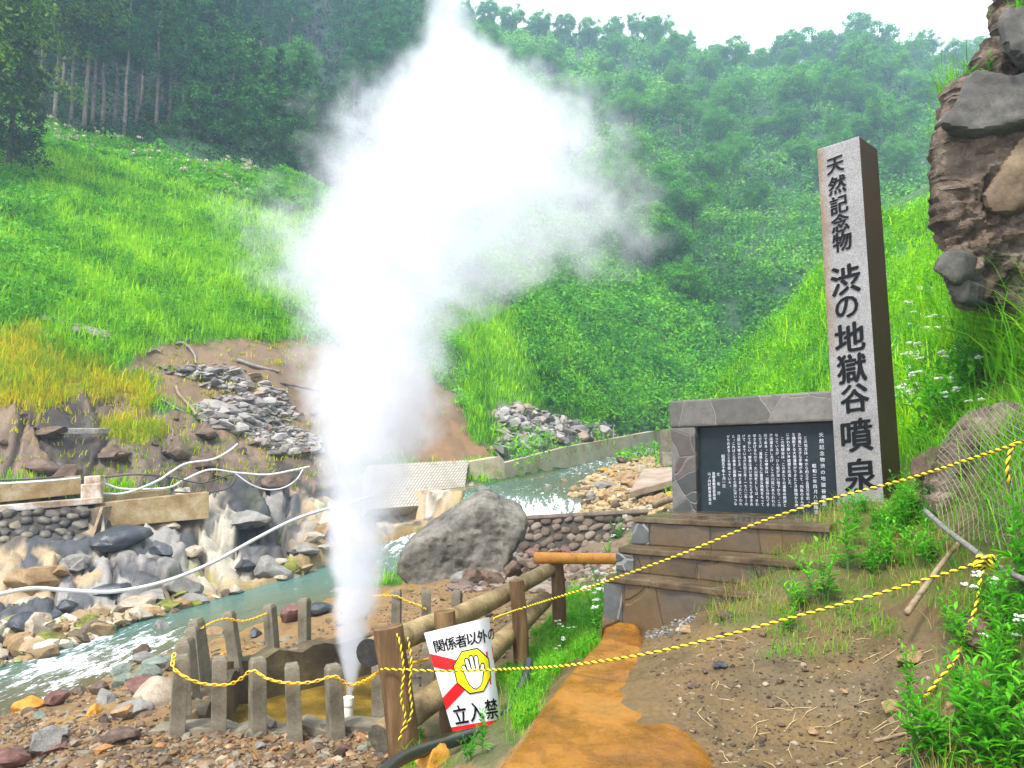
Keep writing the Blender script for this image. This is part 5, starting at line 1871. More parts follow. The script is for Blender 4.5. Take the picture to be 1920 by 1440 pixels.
# lattice revetment
t = NT("white_lattice_revetment")
tc = t.n('ShaderNodeTexCoord')
sx = t.n('ShaderNodeSeparateXYZ')
t.l(tc.outputs['UV'], sx.inputs[0])
wv = t.math('FRACT', t.math('MULTIPLY', sx.outputs[0], 30.0))
wu = t.math('FRACT', t.math('MULTIPLY', sx.outputs[1], 15.0))
ln = t.math('MAXIMUM', t.maprange(t.math('ABSOLUTE', t.math('SUBTRACT', wv, 0.5)), 0.30, 0.40), t.math('MULTIPLY', t.maprange(t.math('ABSOLUTE', t.math('SUBTRACT', wu, 0.5)), 0.36, 0.44), 0.6))
nz_ = t.noise(1.2, 5, .6, t.pos())
cb = t.ramp(nz_.outputs[0], [(0.35, (.40, .35, .28)), (0.55, (.52, .49, .44)), (0.7, (.40, .28, .16))])
t.principled(t.mix(ln, cb, (.26, .22, .17)), 0.7, t.bump(ln, 0.8, -0.05), 0.3)
M_LATTICE = t.m
A, B, Cc, D = P(690, 872, 31.0), P(878, 862, 35.4), P(868, 942, 33.4), P(690, 955, 29.0)
V = []
N1, N2 = 20, 10
for j in range(N2 + 1):
    for i in range(N1 + 1):
        V.append(A.lerp(B, i / N1).lerp(D.lerp(Cc, i / N1), j / N2))
n = (B - A).cross(D - A).normalized()
n = -n if n.y < 0 else n
base = len(V)
V += [v + n * 0.5 for v in V]
Fs = [(j * (N1 + 1) + i, j * (N1 + 1) + i + 1, (j + 1) * (N1 + 1) + i + 1, (j + 1) * (N1 + 1) + i) for j in range(N2) for i in range(N1)]
nf = len(Fs)
Fs += [tuple(base + k for k in f[::-1]) for f in Fs]
ring = [i for i in range(N1)] + [N1 + j * (N1 + 1) for j in range(N2)] + [N2 * (N1 + 1) + i for i in range(N1, 0, -1)] + [j * (N1 + 1) for j in range(N2, 0, -1)]
for k in range(len(ring)):
    a, b = ring[k], ring[(k + 1) % len(ring)]
    Fs.append((b, a, a + base, b + base))
o = mesh_obj("lattice_revetment", V, Fs, M_LATTICE)
uv = o.data.uv_layers.new(name="UVMap")
for pl in o.data.polygons:
    for li in pl.loop_indices:
        vi = o.data.loops[li].vertex_index % base
        uv.data[li].uv = ((vi % (N1 + 1)) / N1 + 0.3 * (vi // (N1 + 1)) / N2, (vi // (N1 + 1)) / N2)
tag(o, "sloping white lattice revetment on the bank behind the steam", "revetment")


def wire_panel(A, B, Cc, D, nu, nv, r, mat, name, label, cat, sag=None, rods=True):
    """diamond wire mesh stretched over the quad A B C D"""
    m = MB()

    def pt(u, v):
        q = A.lerp(B, u).lerp(D.lerp(Cc, u), v)
        return q if sag is None else q + sag(u, v)
    for i in range(-nv, nu + 1):
        for sgn in (1, -1):
            pts = []
            for k in range(nv + 1):
                u = (i + (k if sgn > 0 else nv - k)) / nu
                if 0 <= u <= 1:
                    pts.append(pt(u, k / nv))
            if len(pts) > 1:
                m.tube(pts, r, 3, False)
    root = thing(name, label, cat, tuple(D))
    keep(m.build("wire_mesh", mat, root), root)
    return root, pt


gab, gpt = wire_panel(P(930, 846, 38), P(1150, 803, 54), P(1150, 822, 53), P(945, 868, 37.4), 60, 6, 0.035, M_WIRE, "mesh_fence", "sagging wire mesh fence along the top of the embankment wall", "wire fence")
for k in range(9):
    m = MB()
    m.tube([gpt(k / 8, 1.1), gpt(k / 8, -.05)], 0.06, 6)
    keep(m.build("fence_post", M_WIRE, gab), gab)
m = MB()
m.prism([P(918, 832, 38), P(944, 838, 37.6), P(946, 852, 37.4), P(940, 850, 37.4)], (0.2, 0.7, 0))
tag(m.build("drain_chute", M_DARKPIPE, bevel=0.03), "dark drain chute jutting out beside the mesh fence", "drain")
slab_px("gate_pillar", [(1241, 806, 34), (1258, 804, 34), (1260, 852, 34), (1241, 850, 34)], 0.5, M_CONC, "grey concrete pillar behind the plaque wall's left edge", "concrete pillar")
slab_px("footing", [(1241, 848, 33.5), (1262, 848, 33.5), (1262, 872, 33.2), (1243, 872, 33.2)], 0.7, M_CONC, "concrete footing under the pillar behind the plaque wall", "concrete footing")
m = MB()
m.prism([P(1180, 935, 27.5), P(1262, 912, 28.2), P(1264, 886, 33), P(1206, 890, 32.5)], (0, 0, 0.25))
tag(m.build("concrete_slab", speckle("pinkish_slab", [(0.3, (.24, .16, .11)), (.6, (.38, .30, .24))], 1.5, .8, .3, .02, 20), bevel=0.03), "pinkish concrete slab on the gravel bar left of the plaque wall", "concrete slab")
log = MB()
log_mesh(log, [P(1228, 946, 22), P(1250, 938, 21.5), P(1275, 930, 21)], 0.11, 0.09, 10, .1, 21)
tag(log.build("driftwood_log", M_STICK, smooth=True), "brown driftwood log lying left of the plaque wall", "log")
for pts, r, lab, dd in (([(1700, 1150), (1742, 1090), (1775, 1045), (1808, 1006)], .021, "dead brown stick leaning against the weedy bank", 5.0),
                        ([(1640, 1394), (1665, 1388), (1702, 1378)], .012, "short grey stick on the dirt path by the weeds", 4.25)):
    m = MB()
    log_mesh(m, [P(a, b, dd + 0.25 * i) for i, (a, b) in enumerate(pts)] if dd > 4.5 else [gp(a, b) + Vector((0, 0, .012)) for a, b in pts], r, r * .7, 8, .12, 5)
    tag(m.build("stick", M_STICK, smooth=True), lab, "stick")
# dead branches and planks on the bare slope
for pts, r, lab in (([(275, 665), (290, 659), (303, 663)], .06, "pale bent branch on the bare slope's upper left"), ([(335, 645), (350, 650), (365, 668), (368, 685)], .07, "grey dead branch hanging down the bare slope"),
                    ([(330, 648), (352, 642), (358, 634)], .05, "forked dead twig at the top of the bare slope"), ([(445, 678), (480, 690), (525, 700)], .09, "dark log lying across the bare slope"),
                    ([(370, 698), (388, 715), (405, 727)], .06, "grey plank on the rubble's upper edge"), ([(505, 745), (530, 762), (556, 777)], .05, "straight pale pole lying down the slope"),
                    ([(303, 752), (330, 768), (348, 776)], .04, "thin tan pole below the yellow grass"), ([(312, 800), (325, 812), (322, 828)], .04, "forked white branch beside the yellow patch")):
    m = MB()
    log_mesh(m, [gp(a, b, dmin=10) + Vector((0, -0.05, .07)) for a, b in pts], r, r * .6, 8, .15, 9)
    tag(m.build("dead_branch", M_GREYWOOD, smooth=True), lab, "branch")
for pts, lab in (([(82, 612), (130, 622), (200, 641)], "upper grey plank half buried in the grass slope"), ([(140, 632), (175, 640), (203, 646)], "lower grey plank half buried in the grass slope"), ([(118, 828), (160, 830), (190, 827)], "flat board lying on the brown rocks")):
    m = MB()
    q = [gp(a, b, dmin=10) + Vector((0, -0.25, .22)) for a, b in pts]
    m.prism([q[0], q[-1], q[-1] + Vector((0, .1, .18)), q[0] + Vector((0, .1, .18))], (0.1, .5, .05))
    tag(m.build("plank", M_GREYWOOD, bevel=0.02), lab, "plank")

# ------------------------------------------------------------------ vegetation helpers


def blades(base, height, width, per, rg, lean=0.5, spread=0.12, segs=3, updir=None):
    """curved tapering grass blades; base (n,3), height (n,), width (n,)"""
    n = len(base)
    N = n * per
    b = np.repeat(base, per, 0)
    h_ = np.repeat(height, per) * rg.uniform(.55, 1.15, N)
    w_ = np.repeat(width, per) * rg.uniform(.7, 1.2, N)
    az = rg.uniform(0, 2 * np.pi, N)
    sp = np.repeat(height, per) * spread
    b = b + np.stack([rg.normal(0, 1, N) * sp, rg.normal(0, 1, N) * sp, np.zeros(N)], 1)
    ln = rg.uniform(.15, 1.0, N) * lean
    dx, dy = np.cos(az), np.sin(az)
    sx_, sy_ = -dy, dx
    # mostly face across the view so that blades read as blades
    V = np.zeros((N, segs * 2 + 1, 3))
    for k in range(segs + 1):
        tq = k / segs
        out = ln * h_ * tq ** 1.8
        zz = h_ * (tq - 0.38 * ln * tq ** 2.4)
        ww = w_ * (1 - tq) ** 0.7 * 0.5
        c = b + np.stack([dx * out, dy * out, zz], 1)
        if k == segs:
            V[:, segs * 2] = c
        else:
            V[:, k * 2] = c - np.stack([sx_ * ww, sy_ * ww, ww * 0], 1)
            V[:, k * 2 + 1] = c + np.stack([sx_ * ww, sy_ * ww, ww * 0], 1)
    nv = segs * 2 + 1
    o = (np.arange(N) * nv)[:, None]
    quads = np.concatenate([o + np.array([[k * 2, k * 2 + 1, k * 2 + 3, k * 2 + 2]]) for k in range(segs - 1)], 0) if segs > 1 else np.zeros((0, 4), int)
    tris = o + np.array([[segs * 2 - 2, segs * 2 - 1, segs * 2]])
    return V.reshape(-1, 3), [quads.astype(int), tris.astype(int)]


def leafballs(cen, rad, per, ll, lw, rg, squash=0.75, up=0.25, inner=0.45):
    """clusters of single leaves around centres; cen (n,3), rad (n,), leaf length ll (n,)"""
    n = len(cen)
    N = n * per
    d = rg.normal(size=(N, 3))
    d[:, 2] += up
    d /= np.linalg.norm(d, axis=1)[:, None]
    r = np.repeat(rad, per) * rg.uniform(inner, 1.05, N)
    c = np.repeat(cen, per, 0) + d * r[:, None] * np.array([1, 1, squash])
    L = np.repeat(ll, per) * rg.uniform(.7, 1.3, N)
    nrm_ = d + rg.normal(size=(N, 3)) * 0.55
    nrm_[:, 2] += 0.35
    nrm_ /= np.linalg.norm(nrm_, axis=1)[:, None]
    tg = np.cross(nrm_, rg.normal(size=(N, 3)))
    tg /= np.linalg.norm(tg, axis=1)[:, None] + 1e-9
    bt = np.cross(nrm_, tg)
    W_ = L * lw
    V = np.stack([c - tg * (L / 2)[:, None], c + bt * (W_ / 2)[:, None] - nrm_ * (L * .06)[:, None], c + tg * (L / 2)[:, None], c - bt * (W_ / 2)[:, None] - nrm_ * (L * .06)[:, None]], 1)
    return V.reshape(-1, 3), np.arange(N * 4).reshape(N, 4)


def merge(parts):
    VV, Q, T, off = [], [], [], 0
    for V, Fc in parts:
        for f in (Fc if isinstance(Fc, list) else [Fc]):
            if len(f):
                (Q if f.shape[1] == 4 else T).append(f + off)
        VV.append(V)
        off += len(V)
    out = []
    if Q:
        out.append(np.concatenate(Q))
    if T:
        out.append(np.concatenate(T))
    return np.concatenate(VV), out


def stuff(name, parts, mat):
    V, Fc = merge(parts)
    return tag(np_obj(name, V, Fc, mat), kind='stuff')


L_GRASS = foliage("lush_grass", (.06, .22, .002), (.21, .52, .003), (.42, .70, .006), .45, .35)
L_GRASSY = foliage("yellowed_grass", (.10, .30, .003), (.34, .43, .004), (.66, .50, .006), .45, .3)
L_BANK = foliage("bank_grass", (.04, .20, .005), (.11, .38, .010), (.28, .52, .03), .45, 1.2)
L_DRYG = foliage("dry_grass", (.20, .17, .03), (.34, .25, .07), (.48, .38, .14), .3, 1.5)
L_FERN = foliage("fern_leaves", (.022, .15, .005), (.085, .35, .008), (.22, .52, .012), .42, .35)
L_BUSH = foliage("bush_leaves", (.016, .13, .006), (.085, .38, .010), (.24, .58, .02), .42, .16)
L_HILL = foliage("hill_leaves", (.012, .09, .010), (.07, .29, .018), (.24, .54, .025), .42, .06)
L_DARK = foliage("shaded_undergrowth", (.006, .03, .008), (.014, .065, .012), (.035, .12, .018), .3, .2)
L_CEDAR = foliage("cedar_sprays", (.006, .052, .012), (.018, .12, .024), (.10, .30, .04), .3, .3, (.012, .08, .018))
L_CEDAR2 = foliage("far_cedar_sprays", (.008, .07, .022), (.024, .15, .045), (.09, .32, .06), .3, .12, (.03, .18, .03))
L_BROAD = foliage("broad_leaves", (.012, .09, .008), (.055, .26, .014), (.17, .45, .025), .42, .2, (.09, .34, .02))
L_MAPLE = foliage("maple_leaves", (.008, .035, .004), (.03, .11, .005), (.17, .30, .008), .4, .5)
L_RIGHT = foliage("right_slope_leaves", (.04, .20, .004), (.13, .44, .006), (.30, .64, .010), .45, .3)
L_WEED = foliage("weed_leaves", (.03, .21, .006), (.07, .36, .010), (.17, .52, .03), .45, 2.0)
L_FLOWER = plain("white_florets", (.78, .78, .72), 0.8, 0.2, 0.1)
L_STEM = plain("green_stem", (.06, .16, .03), 0.7, 0.2, 0.2)
M_TRUNK = speckle("cedar_bark", [(0.3, (.10, .075, .06)), (0.5, (.22, .18, .15)), (0.75, (.34, .30, .26))], 2.0, 0.9, 0.4, 0.03, 20)
M_TRUNKD = speckle("dark_bark", [(0.3, (.04, .033, .027)), (0.7, (.13, .105, .085))], 2.0, 0.9, 0.4, 0.03, 20)

# random ground samples, evenly spread over the picture
rv = np.random.default_rng(42)
NSAMP = 420000
su = rv.uniform(-.98, .98, NSAMP)
sv = rv.uniform(math.log(5.0), math.log(330.0), NSAMP)
SY = np.exp(sv) - 4.0
SX = su * (SY + 4.0)
SZ = tz(SX, SY)
fi = np.clip(np.round((su - _u[0]) / (_u[1] - _u[0])).astype(int), 0, GU - 1)
fj = np.clip(np.round((sv - _v[0]) / (_v[1] - _v[0])).astype(int), 0, GV - 1)
SZN = ZONE.reshape(GV, GU)[fj, fi]
GPT = np.stack([SX, SY, SZ], 1)
SPX, SPY = project(SX, SY, SZ)
SRD = river_dist(SX, SY)[0]
sloped = SRD > 0.35


def pick(mask, n, seed=0):
    ids = np.where(mask & sloped)[0]
    r = np.random.default_rng(seed)
    return ids if len(ids) <= n else r.choice(ids, n, replace=False)


def dd_(ids):
    return SY[ids] + 4


inview = (SPX > -260) & (SPX < 2180)
# bright grass of the left slope, yellowed towards its foot
i1 = pick((SZN == 3) & inview, 17000, 1)
stuff("slope_grass", [blades(GPT[i1], rv.uniform(.35, .8, len(i1)), .0014 * dd_(i1), 7, rv, .8, .35)], L_GRASS)
i2 = pick((SZN == 4) & inview, 5200, 2)
stuff("yellow_grass", [blades(GPT[i2], rv.uniform(.3, .65, len(i2)), .0013 * dd_(i2), 7, rv, .9, .4)], L_GRASSY)
# ferns and bushes along the top of the slope and at its left edge
fern = (SZN == 3) & inpoly(SPX, SPY, [(-300, 150), (60, 215), (300, 285), (640, 340), (640, 370), (560, 400), (470, 385), (330, 345), (200, 300), (90, 285), (-300, 300)])
i3 = pick(fern, 3000, 3)
left = (SZN == 3) & inpoly(SPX, SPY, [(-300, 310), (50, 330), (120, 440), (140, 560), (60, 620), (-300, 640)])
i4 = pick(left, 1200, 4)
stuff("slope_ferns", [leafballs(GPT[i3] + np.array([0, 0, .35]), rv.uniform(.3, .8, len(i3)), 26, .0050 * dd_(i3), .42, rv, .6),
                      leafballs(GPT[i4] + np.array([0, 0, .3]), rv.uniform(.3, .8, len(i4)), 30, .0058 * dd_(i4), .4, rv, .7)], L_FERN)
gi = pick((SZN == 3) & ~fern & (rv.random(NSAMP) < .6), 1300, 9)
stuff("slope_weeds", [leafballs(GPT[gi] + np.array([0, 0, .3]), rv.uniform(.25, .85, len(gi)), 30, .0050 * dd_(gi), .4, rv, .8)], L_FERN)
fl = pick(fern & (SPX < 480), 150, 5)
stuff("pale_seed_heads", [leafballs(GPT[fl] + np.array([0, 0, .95]), rv.uniform(.12, .3, len(fl)), 14, .0036 * dd_(fl), .5, rv, .4)], plain("pale_plumes", (.45, .40, .28), .9, .1))
# sparse green on the bare slope and along walls
i5 = pick(((SZN == 5) | (SZN == 6)) & inview & (SY < 46) & (rv.random(NSAMP) < .3), 700, 6)
stuff("scattered_grass", [blades(GPT[i5], rv.uniform(.12, .35, len(i5)), .0013 * dd_(i5), 7, rv, .9, .6)], L_GRASSY)
stuff("wall_top_grass", [blades(GPT[i_], rv.uniform(.25, .6, len(i_)), .0013 * dd_(i_), 7, rv, .8, .4) for i_ in (pick((SZN == 2) & (SY < 55) & (SX < 14) & inview, 4200, 7),)], L_GRASS)
# centre: bright grass low down, leafy scrub above
i6 = pick((SZN == 8) & inview, 5200, 8)
stuff("meadow_grass", [blades(GPT[i6], rv.uniform(.4, .8, len(i6)), .0014 * dd_(i6), 7, rv, .8, .4)], L_GRASS)
i7 = pick((SZN == 9) & inview, 2300, 10)
i7b = pick((SZN == 2) & (SY > 38) & inview, 900, 11)
stuff("scrub", [leafballs(GPT[q] + np.array([0, 0, .4]), rv.uniform(.5, 1.35, len(q)), 34, .0052 * dd_(q), .5, rv, .75) for q in (i7, i7b)], L_BUSH)
i7c = pick((SZN == 9) & inview, 1300, 12)
stuff("scrub_grass", [blades(GPT[i7c], rv.uniform(.5, 1.1, len(i7c)), .0015 * dd_(i7c), 7, rv, .8, .5)], L_GRASS)
i7d = pick((SZN == 9) & inview, 420, 19)
stuff("dark_scrub", [leafballs(GPT[i7d] + np.array([0, 0, .7]), rv.uniform(.8, 1.7, len(i7d)), 44, .0055 * dd_(i7d), .5, rv, .9)], L_HILL)
# far hillside
hill = (SZN == 1) & (SPX > 780) & (SPX < 2150)
i8 = pick(hill, 12000, 13)
stuff("hillside_scrub", [leafballs(GPT[i8] + np.array([0, 0, .7]), rv.uniform(.8, 2.6, len(i8)) * np.clip(dd_(i8) / 120, .7, 1.4), 26, .0052 * dd_(i8), .55, rv, .8)], L_HILL)
forest = (SZN == 1) & (SPX <= 800) & (SPX > -400)
i9 = pick(forest, 5600, 14)
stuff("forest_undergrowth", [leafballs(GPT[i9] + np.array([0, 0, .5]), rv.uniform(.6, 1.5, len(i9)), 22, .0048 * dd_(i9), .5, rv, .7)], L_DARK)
# right slope behind the pillar
rs = (SZN == 13) & inview
i10 = pick(rs, 4000, 15)
i11 = pick(rs, 3400, 16)
stuff("slope_grass", [blades(GPT[i10], rv.uniform(.35, .9, len(i10)), .0014 * dd_(i10), 7, rv, .9, .35)], L_GRASS)
stuff("slope_leaves", [leafballs(GPT[i11] + np.array([0, 0, .25]), rv.uniform(.2, .65, len(i11)) * np.clip(dd_(i11) / 28, .5, 1.5), 40, .0042 * dd_(i11), .4, rv, .8)], L_RIGHT)
# near right bank: tall grass and leaves
rn = (SZN == 14) & (SX > 1.2) & inview & (SY > 2.6)
hi = rn & ((SPX > 1690) & (SPY < 900) | (SPX > 1850) & (SPY < 1090))
i12 = pick(hi, 1500, 17)
stuff("tall_bank_grass", [blades(GPT[i12], rv.uniform(.35, .75, len(i12)), rv.uniform(.007, .013, len(i12)), 7, rv, 1.25, .2, 4)], L_BANK)
i13 = pick(rn & ~hi, 1500, 18)
stuff("short_bank_grass", [blades(GPT[i13], rv.uniform(.06, .22, len(i13)), rv.uniform(.003, .006, len(i13)), 9, rv, 1.1, .35)], L_BANK)
i14 = pick(rn & ~hi, 1500, 19)
stuff("dry_bank_grass", [blades(GPT[i14], rv.uniform(.08, .26, len(i14)), rv.uniform(.0022, .004, len(i14)), 8, rv, 1.3, .4)], L_DRYG)
# strip between the path and the fence, tufts along the steps
bg = (SZN == 15) & (SX < on_path(940, 1440).x + 0.36 * (SY - 4.15) - 0.02)
bg &= ~inpoly(SPX, SPY, [(770, 1300), (960, 1290), (980, 1350), (950, 1440), (790, 1440)])
i15 = pick(bg, 2600, 20)
stuff("strip_grass", [blades(GPT[i15], rv.uniform(.08, .26, len(i15)), rv.uniform(.004, .008, len(i15)), 9, rv, 1.0, .3)], L_BANK)
i16 = pick(bg & (rv.random(NSAMP) < .5), 420, 21)
stuff("strip_leaves", [leafballs(GPT[i16] + np.array([0, 0, .06]), rv.uniform(.05, .14, len(i16)), 22, rv.uniform(.03, .06, len(i16)), .4, rv, .8)], L_WEED)
st_pts = np.array([tuple(on_path(*q)) for q in zip(rv.uniform(1280, 1540, 260), rv.uniform(1122, 1158, 260))])
stuff("step_foot_grass", [blades(st_pts + np.array([0, 0, -.02]), rv.uniform(.08, .22, 260), rv.uniform(.003, .006, 260), 10, rv, 1.1, .35)], L_BANK)
sp_pts = px_points(70, [(1420, 1190), (1640, 1120), (1700, 1200), (1560, 1240), (1440, 1240)], 60, 3)
stuff("path_tufts", [blades(sp_pts, rv.uniform(.05, .16, 70), rv.uniform(.003, .005, 70), 14, rv, 1.2, .4)], L_BANK)
tw = px_points(70, [(1220, 1200), (1640, 1150), (1740, 1230), (1720, 1440), (1350, 1440)], 61, 2.6)
ta = rv.uniform(0, 6.28, 70)
m = MB()
for q, a_, l_ in zip(tw, ta, rv.uniform(.02, .09, 70)):
    dv = Vector((math.cos(a_) * l_, math.sin(a_) * l_, 0))
    e1 = Vector(q) - dv
    e2 = Vector(q) + dv
    for e in (e1, e2):
        e.z = float(tz(e.x, e.y)) + .004
    m.tube([e1, (e1 + e2) / 2 + Vector((dv.y * .2, -dv.x * .2, .006)), e2], [.0016, .0022, .001], 4)
tag(m.build("straw_litter", plain("straw", (.42, .32, .17), .8, .2, .4, 20)), kind='stuff')


# ------------------------------------------------------------------ trees
def tree_proto(name, kind, seed, h, r, cb, leafmat, barkmat, ll=.3, dens=1.0, tr=None):
    rg = np.random.default_rng(seed)
    root = bpy.data.objects.new(name, None)
    COL.objects.link(root)
    m = MB()
    tr = tr or h * .012
    pts = [Vector((rg.normal(0, .012) * h * (k / 6), rg.normal(0, .012) * h * (k / 6), h * .97 * k / 6)) for k in range(7)]
    pts[0].z = -0.8
    m.tube(pts, [tr * (1.25 - 1.05 * k / 6) for k in range(7)], 8)
    cen, rad = [], []
    if kind == 'cedar':
        n = int(150 * dens)
        for i in range(n):
            tq = rg.beta(1.1, 1.5)
            z = cb + (h - cb) * tq
            rr2 = r * (1 - tq) ** .62 * rg.uniform(.35, 1.0) ** .6 * (0.75 + .25 * math.sin(tq * 24 + rg.uniform(0, 1.5)))
            a = rg.uniform(0, 6.283)
            cen.append((math.cos(a) * rr2, math.sin(a) * rr2, z - rr2 * .22))
            rad.append(rg.uniform(.5, .95) * r * .30 * (1.1 - .55 * tq))
        cen.append((0, 0, h))
        rad.append(r * .12)
        per = 42
        for k in range(7):
            z = cb * rg.uniform(.45, 1.0)
            a = rg.uniform(0, 6.28)
            m.tube([Vector((0, 0, z)), Vector((math.cos(a) * r * .35, math.sin(a) * r * .35, z - .3))], [.05, .02], 4)
    else:
        nb = 9
        lim = []
        for k in range(nb):
            a = k * 2.4 + rg.uniform(-.4, .4)
            z0 = cb * .8 + (h - cb) * .45 * k / nb
            ln = r * rg.uniform(.55, .95)
            e = Vector((math.cos(a) * ln, math.sin(a) * ln, z0 + (h - cb) * rg.uniform(.2, .5)))
            s0 = Vector((0, 0, z0))
            m.tube([s0, s0.lerp(e, .5) + Vector((0, 0, .08 * h)), e], [tr * .5, tr * .33, tr * .12], 6)
            lim += [(s0.lerp(e, q), q) for q in (.45, .7, .95)]
        for q, w_ in lim:
            for _ in range(2):
                cen.append(tuple(q + Vector(tuple(rg.normal(0, .16 * r, 3)))))
                rad.append(rg.uniform(.22, .36) * r)
        for i in range(int(26 * dens)):
            d = rg.normal(size=3)
            d /= np.linalg.norm(d)
            cen.append((d[0] * r * .75, d[1] * r * .75, (cb + h) / 2 + d[2] * (h - cb) * .40))
            rad.append(rg.uniform(.18, .34) * r)
        per = 95
    cen, rad = np.array(cen), np.array(rad)
    tk = m.build("trunk", barkmat, root, True)
    V, Fc = leafballs(cen, rad, per, np.full(len(cen), ll), .5 if kind != 'cedar' else .38, rg, .72, .3, .3)
    cr = np_obj("crown", V, Fc, leafmat, root)
    return root


def spread(protos, spots, lab, cat, group, hs=None):
    """spots: (x, y, z, scale); the first use of each proto moves the proto itself"""
    out = []
    for i, (x, y, z, s) in enumerate(spots):
        pr = protos[i % len(protos)]
        if pr.name not in used:
            used.add(pr.name)
            o = pr
            o.location = (x, y, z)
            o.rotation_euler = (0, 0, random.uniform(0, 6.28))
            o.scale = (s, s, s * random.uniform(.92, 1.1))
        else:
            o = dup(pr, (x, y, z), random.uniform(0, 6.28), (s * random.uniform(.9, 1.1), s * random.uniform(.9, 1.1), s * random.uniform(.92, 1.12)))
        tag(o, lab(i) if callable(lab) else lab, cat, group)
        out.append(o)
    return out


used = set()


def spot(px, d, s):
    r = ray(px, 700)
    x = r.x * d
    # px is measured on the ground there
    for _ in range(3):
        z = float(tz(x, d))
        k = (d * CP + (z - EYE) * SP)
        x = (px - 960) / F * k
    return (x, d, float(tz(x, d)) - .1, s)


cedA = [tree_proto("cedar_tree", 'cedar', 1, 17, 2.9, 7.5, L_CEDAR, M_TRUNK, .30, 1.15, .15), tree_proto("cedar_tree", 'cedar', 2, 16, 3.1, 6.8, L_CEDAR, M_TRUNK, .30, 1.2, .14), tree_proto("cedar_tree", 'cedar', 3, 18, 2.7, 8.5, L_CEDAR, M_TRUNK, .30, 1.15, .16)]
spread(cedA, [spot(a, d, s) for a, d, s in ((100, 57, 1.0), (132, 58, .95), (157, 57.5, .95), (173, 59, 1.0), (190, 59, .95), (215, 61, 1.05), (232, 58, .9), (255, 62, 1.0), (60, 60, 1.05), (20, 58, 1.0), (-40, 57, 1.0), (292, 61, .9), (316, 63, .95), (340, 60.5, .8))],
       "tall cedar with a bare pale trunk at the forest edge above the left grass slope", "cedar tree", "cedars with bare trunks at the forest edge")
cedB = [tree_proto("cedar_tree", 'cedar', 4, 11, 2.9, 1.2, L_CEDAR, M_TRUNKD, .34, 1.25), tree_proto("cedar_tree", 'cedar', 5, 9.5, 2.8, .8, L_CEDAR, M_TRUNKD, .34, 1.25)]
spread(cedB, [spot(a, d, s) for a, d, s in ((365, 60.5, .85), (400, 61, .8), (430, 62, .95), (465, 62, .75), (497, 63, .85), (530, 64, .8), (558, 64, .75), (415, 66, 1.1), (470, 67, 1.15), (520, 68, 1.05), (380, 66, 1.15), (590, 69, .9), (345, 66, 1.1), (620, 73, 1.0), (560, 71, 1.05))],
       "dense rounded cedar with branches to the ground beside the steam's left edge", "cedar tree", "bushy cedars beside the steam")
rt = np.random.default_rng(77)
sp1 = [spot(rt.uniform(-80, 420), rt.uniform(66, 100), rt.uniform(.85, 1.2)) for _ in range(60)]
spread(cedA, sp1, "dark cedar standing deep in the forest on the left hillside", "cedar tree", "cedars deep in the left forest")
cedC = [tree_proto("cedar_tree", 'cedar', 6, 19, 2.8, 8, L_CEDAR2, M_TRUNK, .40, 1.25, .16), tree_proto("cedar_tree", 'cedar', 7, 17, 3.0, 5, L_CEDAR2, M_TRUNK, .40, 1.3, .15), tree_proto("cedar_tree", 'cedar', 8, 20, 3.2, 9, L_CEDAR2, M_TRUNK, .40, 1.25, .16)]
sp2 = [spot(rt.uniform(380, 830), rt.uniform(92, 170), rt.uniform(.85, 1.15)) for _ in range(96)]
spread(cedC, sp2, "hazy cedar on the upper left hillside behind the steam", "cedar tree", "hazy cedars on the upper left hillside")
brA = [tree_proto("broadleaf_tree", 'broad', 11, 11, 4.2, 3.2, L_BROAD, M_TRUNKD, .42, 1.0), tree_proto("broadleaf_tree", 'broad', 12, 9, 3.8, 2.2, L_BROAD, M_TRUNKD, .42, 1.1), tree_proto("broadleaf_tree", 'broad', 13, 12.5, 3.9, 4.5, L_BROAD, M_TRUNK, .42, 1.0)]
sp3 = [spot(rt.uniform(250, 620), rt.uniform(70, 120), rt.uniform(.6, .95)) for _ in range(16)]
spread(brA, sp3, "light green broadleaf tree among the cedars of the left hillside", "broadleaf tree", "broadleaf trees among the left cedars")
# the hill to the right of the steam
sp4 = [spot(a, d, s) for a, d, s in ((1215, 88, .9), (1260, 92, .8), (1170, 96, .95), (1300, 105, .9), (1240, 112, 1.0), (1180, 118, 1.05), (1330, 120, .85), (1130, 110, 1.0), (1380, 126, .75), (1100, 100, .9), (1290, 84, .6), (1420, 112, .6))]
spread(brA, sp4, "leafy tree on the middle of the far hillside, right of the steam", "broadleaf tree", "leafy trees on the middle of the far hillside")
sp5 = [spot(rt.uniform(860, 1880), rt.uniform(120, 200), rt.uniform(.55, 1.0)) for _ in range(64)]
spread(brA, sp5, "hazy tree on the upper far hillside below the ridge", "broadleaf tree", "hazy trees below the ridge")
sp6 = [spot(a, 214 + 8 * math.sin(a), s) for a, s in ((820, .9), (870, 1.0), (915, .9), (960, .95), (1010, 1.0), (1060, .9), (1105, .95), (1150, 1.0), (1195, .95), (1240, .9), (1290, .7), (1340, .65), (1390, .7), (1440, 1.15), (1480, 1.25), (1520, 1.3), (1565, 1.15), (1610, 1.2), (1650, 1.3), (1695, 1.1), (1740, .9), (1790, 1.05), (1830, 1.1), (1870, .8))]
spread(brA, sp6, "bluish tree on the skyline of the far ridge", "broadleaf tree", "bluish trees along the skyline")
sp7 = [spot(a, d, s) for a, d, s in ((1490, 150, 1.2), (1530, 160, 1.25), (1610, 165, 1.3), (1670, 170, 1.2), (1740, 160, 1.1), (1590, 150, 1.1))]
spread(brA, sp7, "tall hazy tree in the wooded fold behind the pillar", "broadleaf tree", "tall hazy trees behind the pillar")
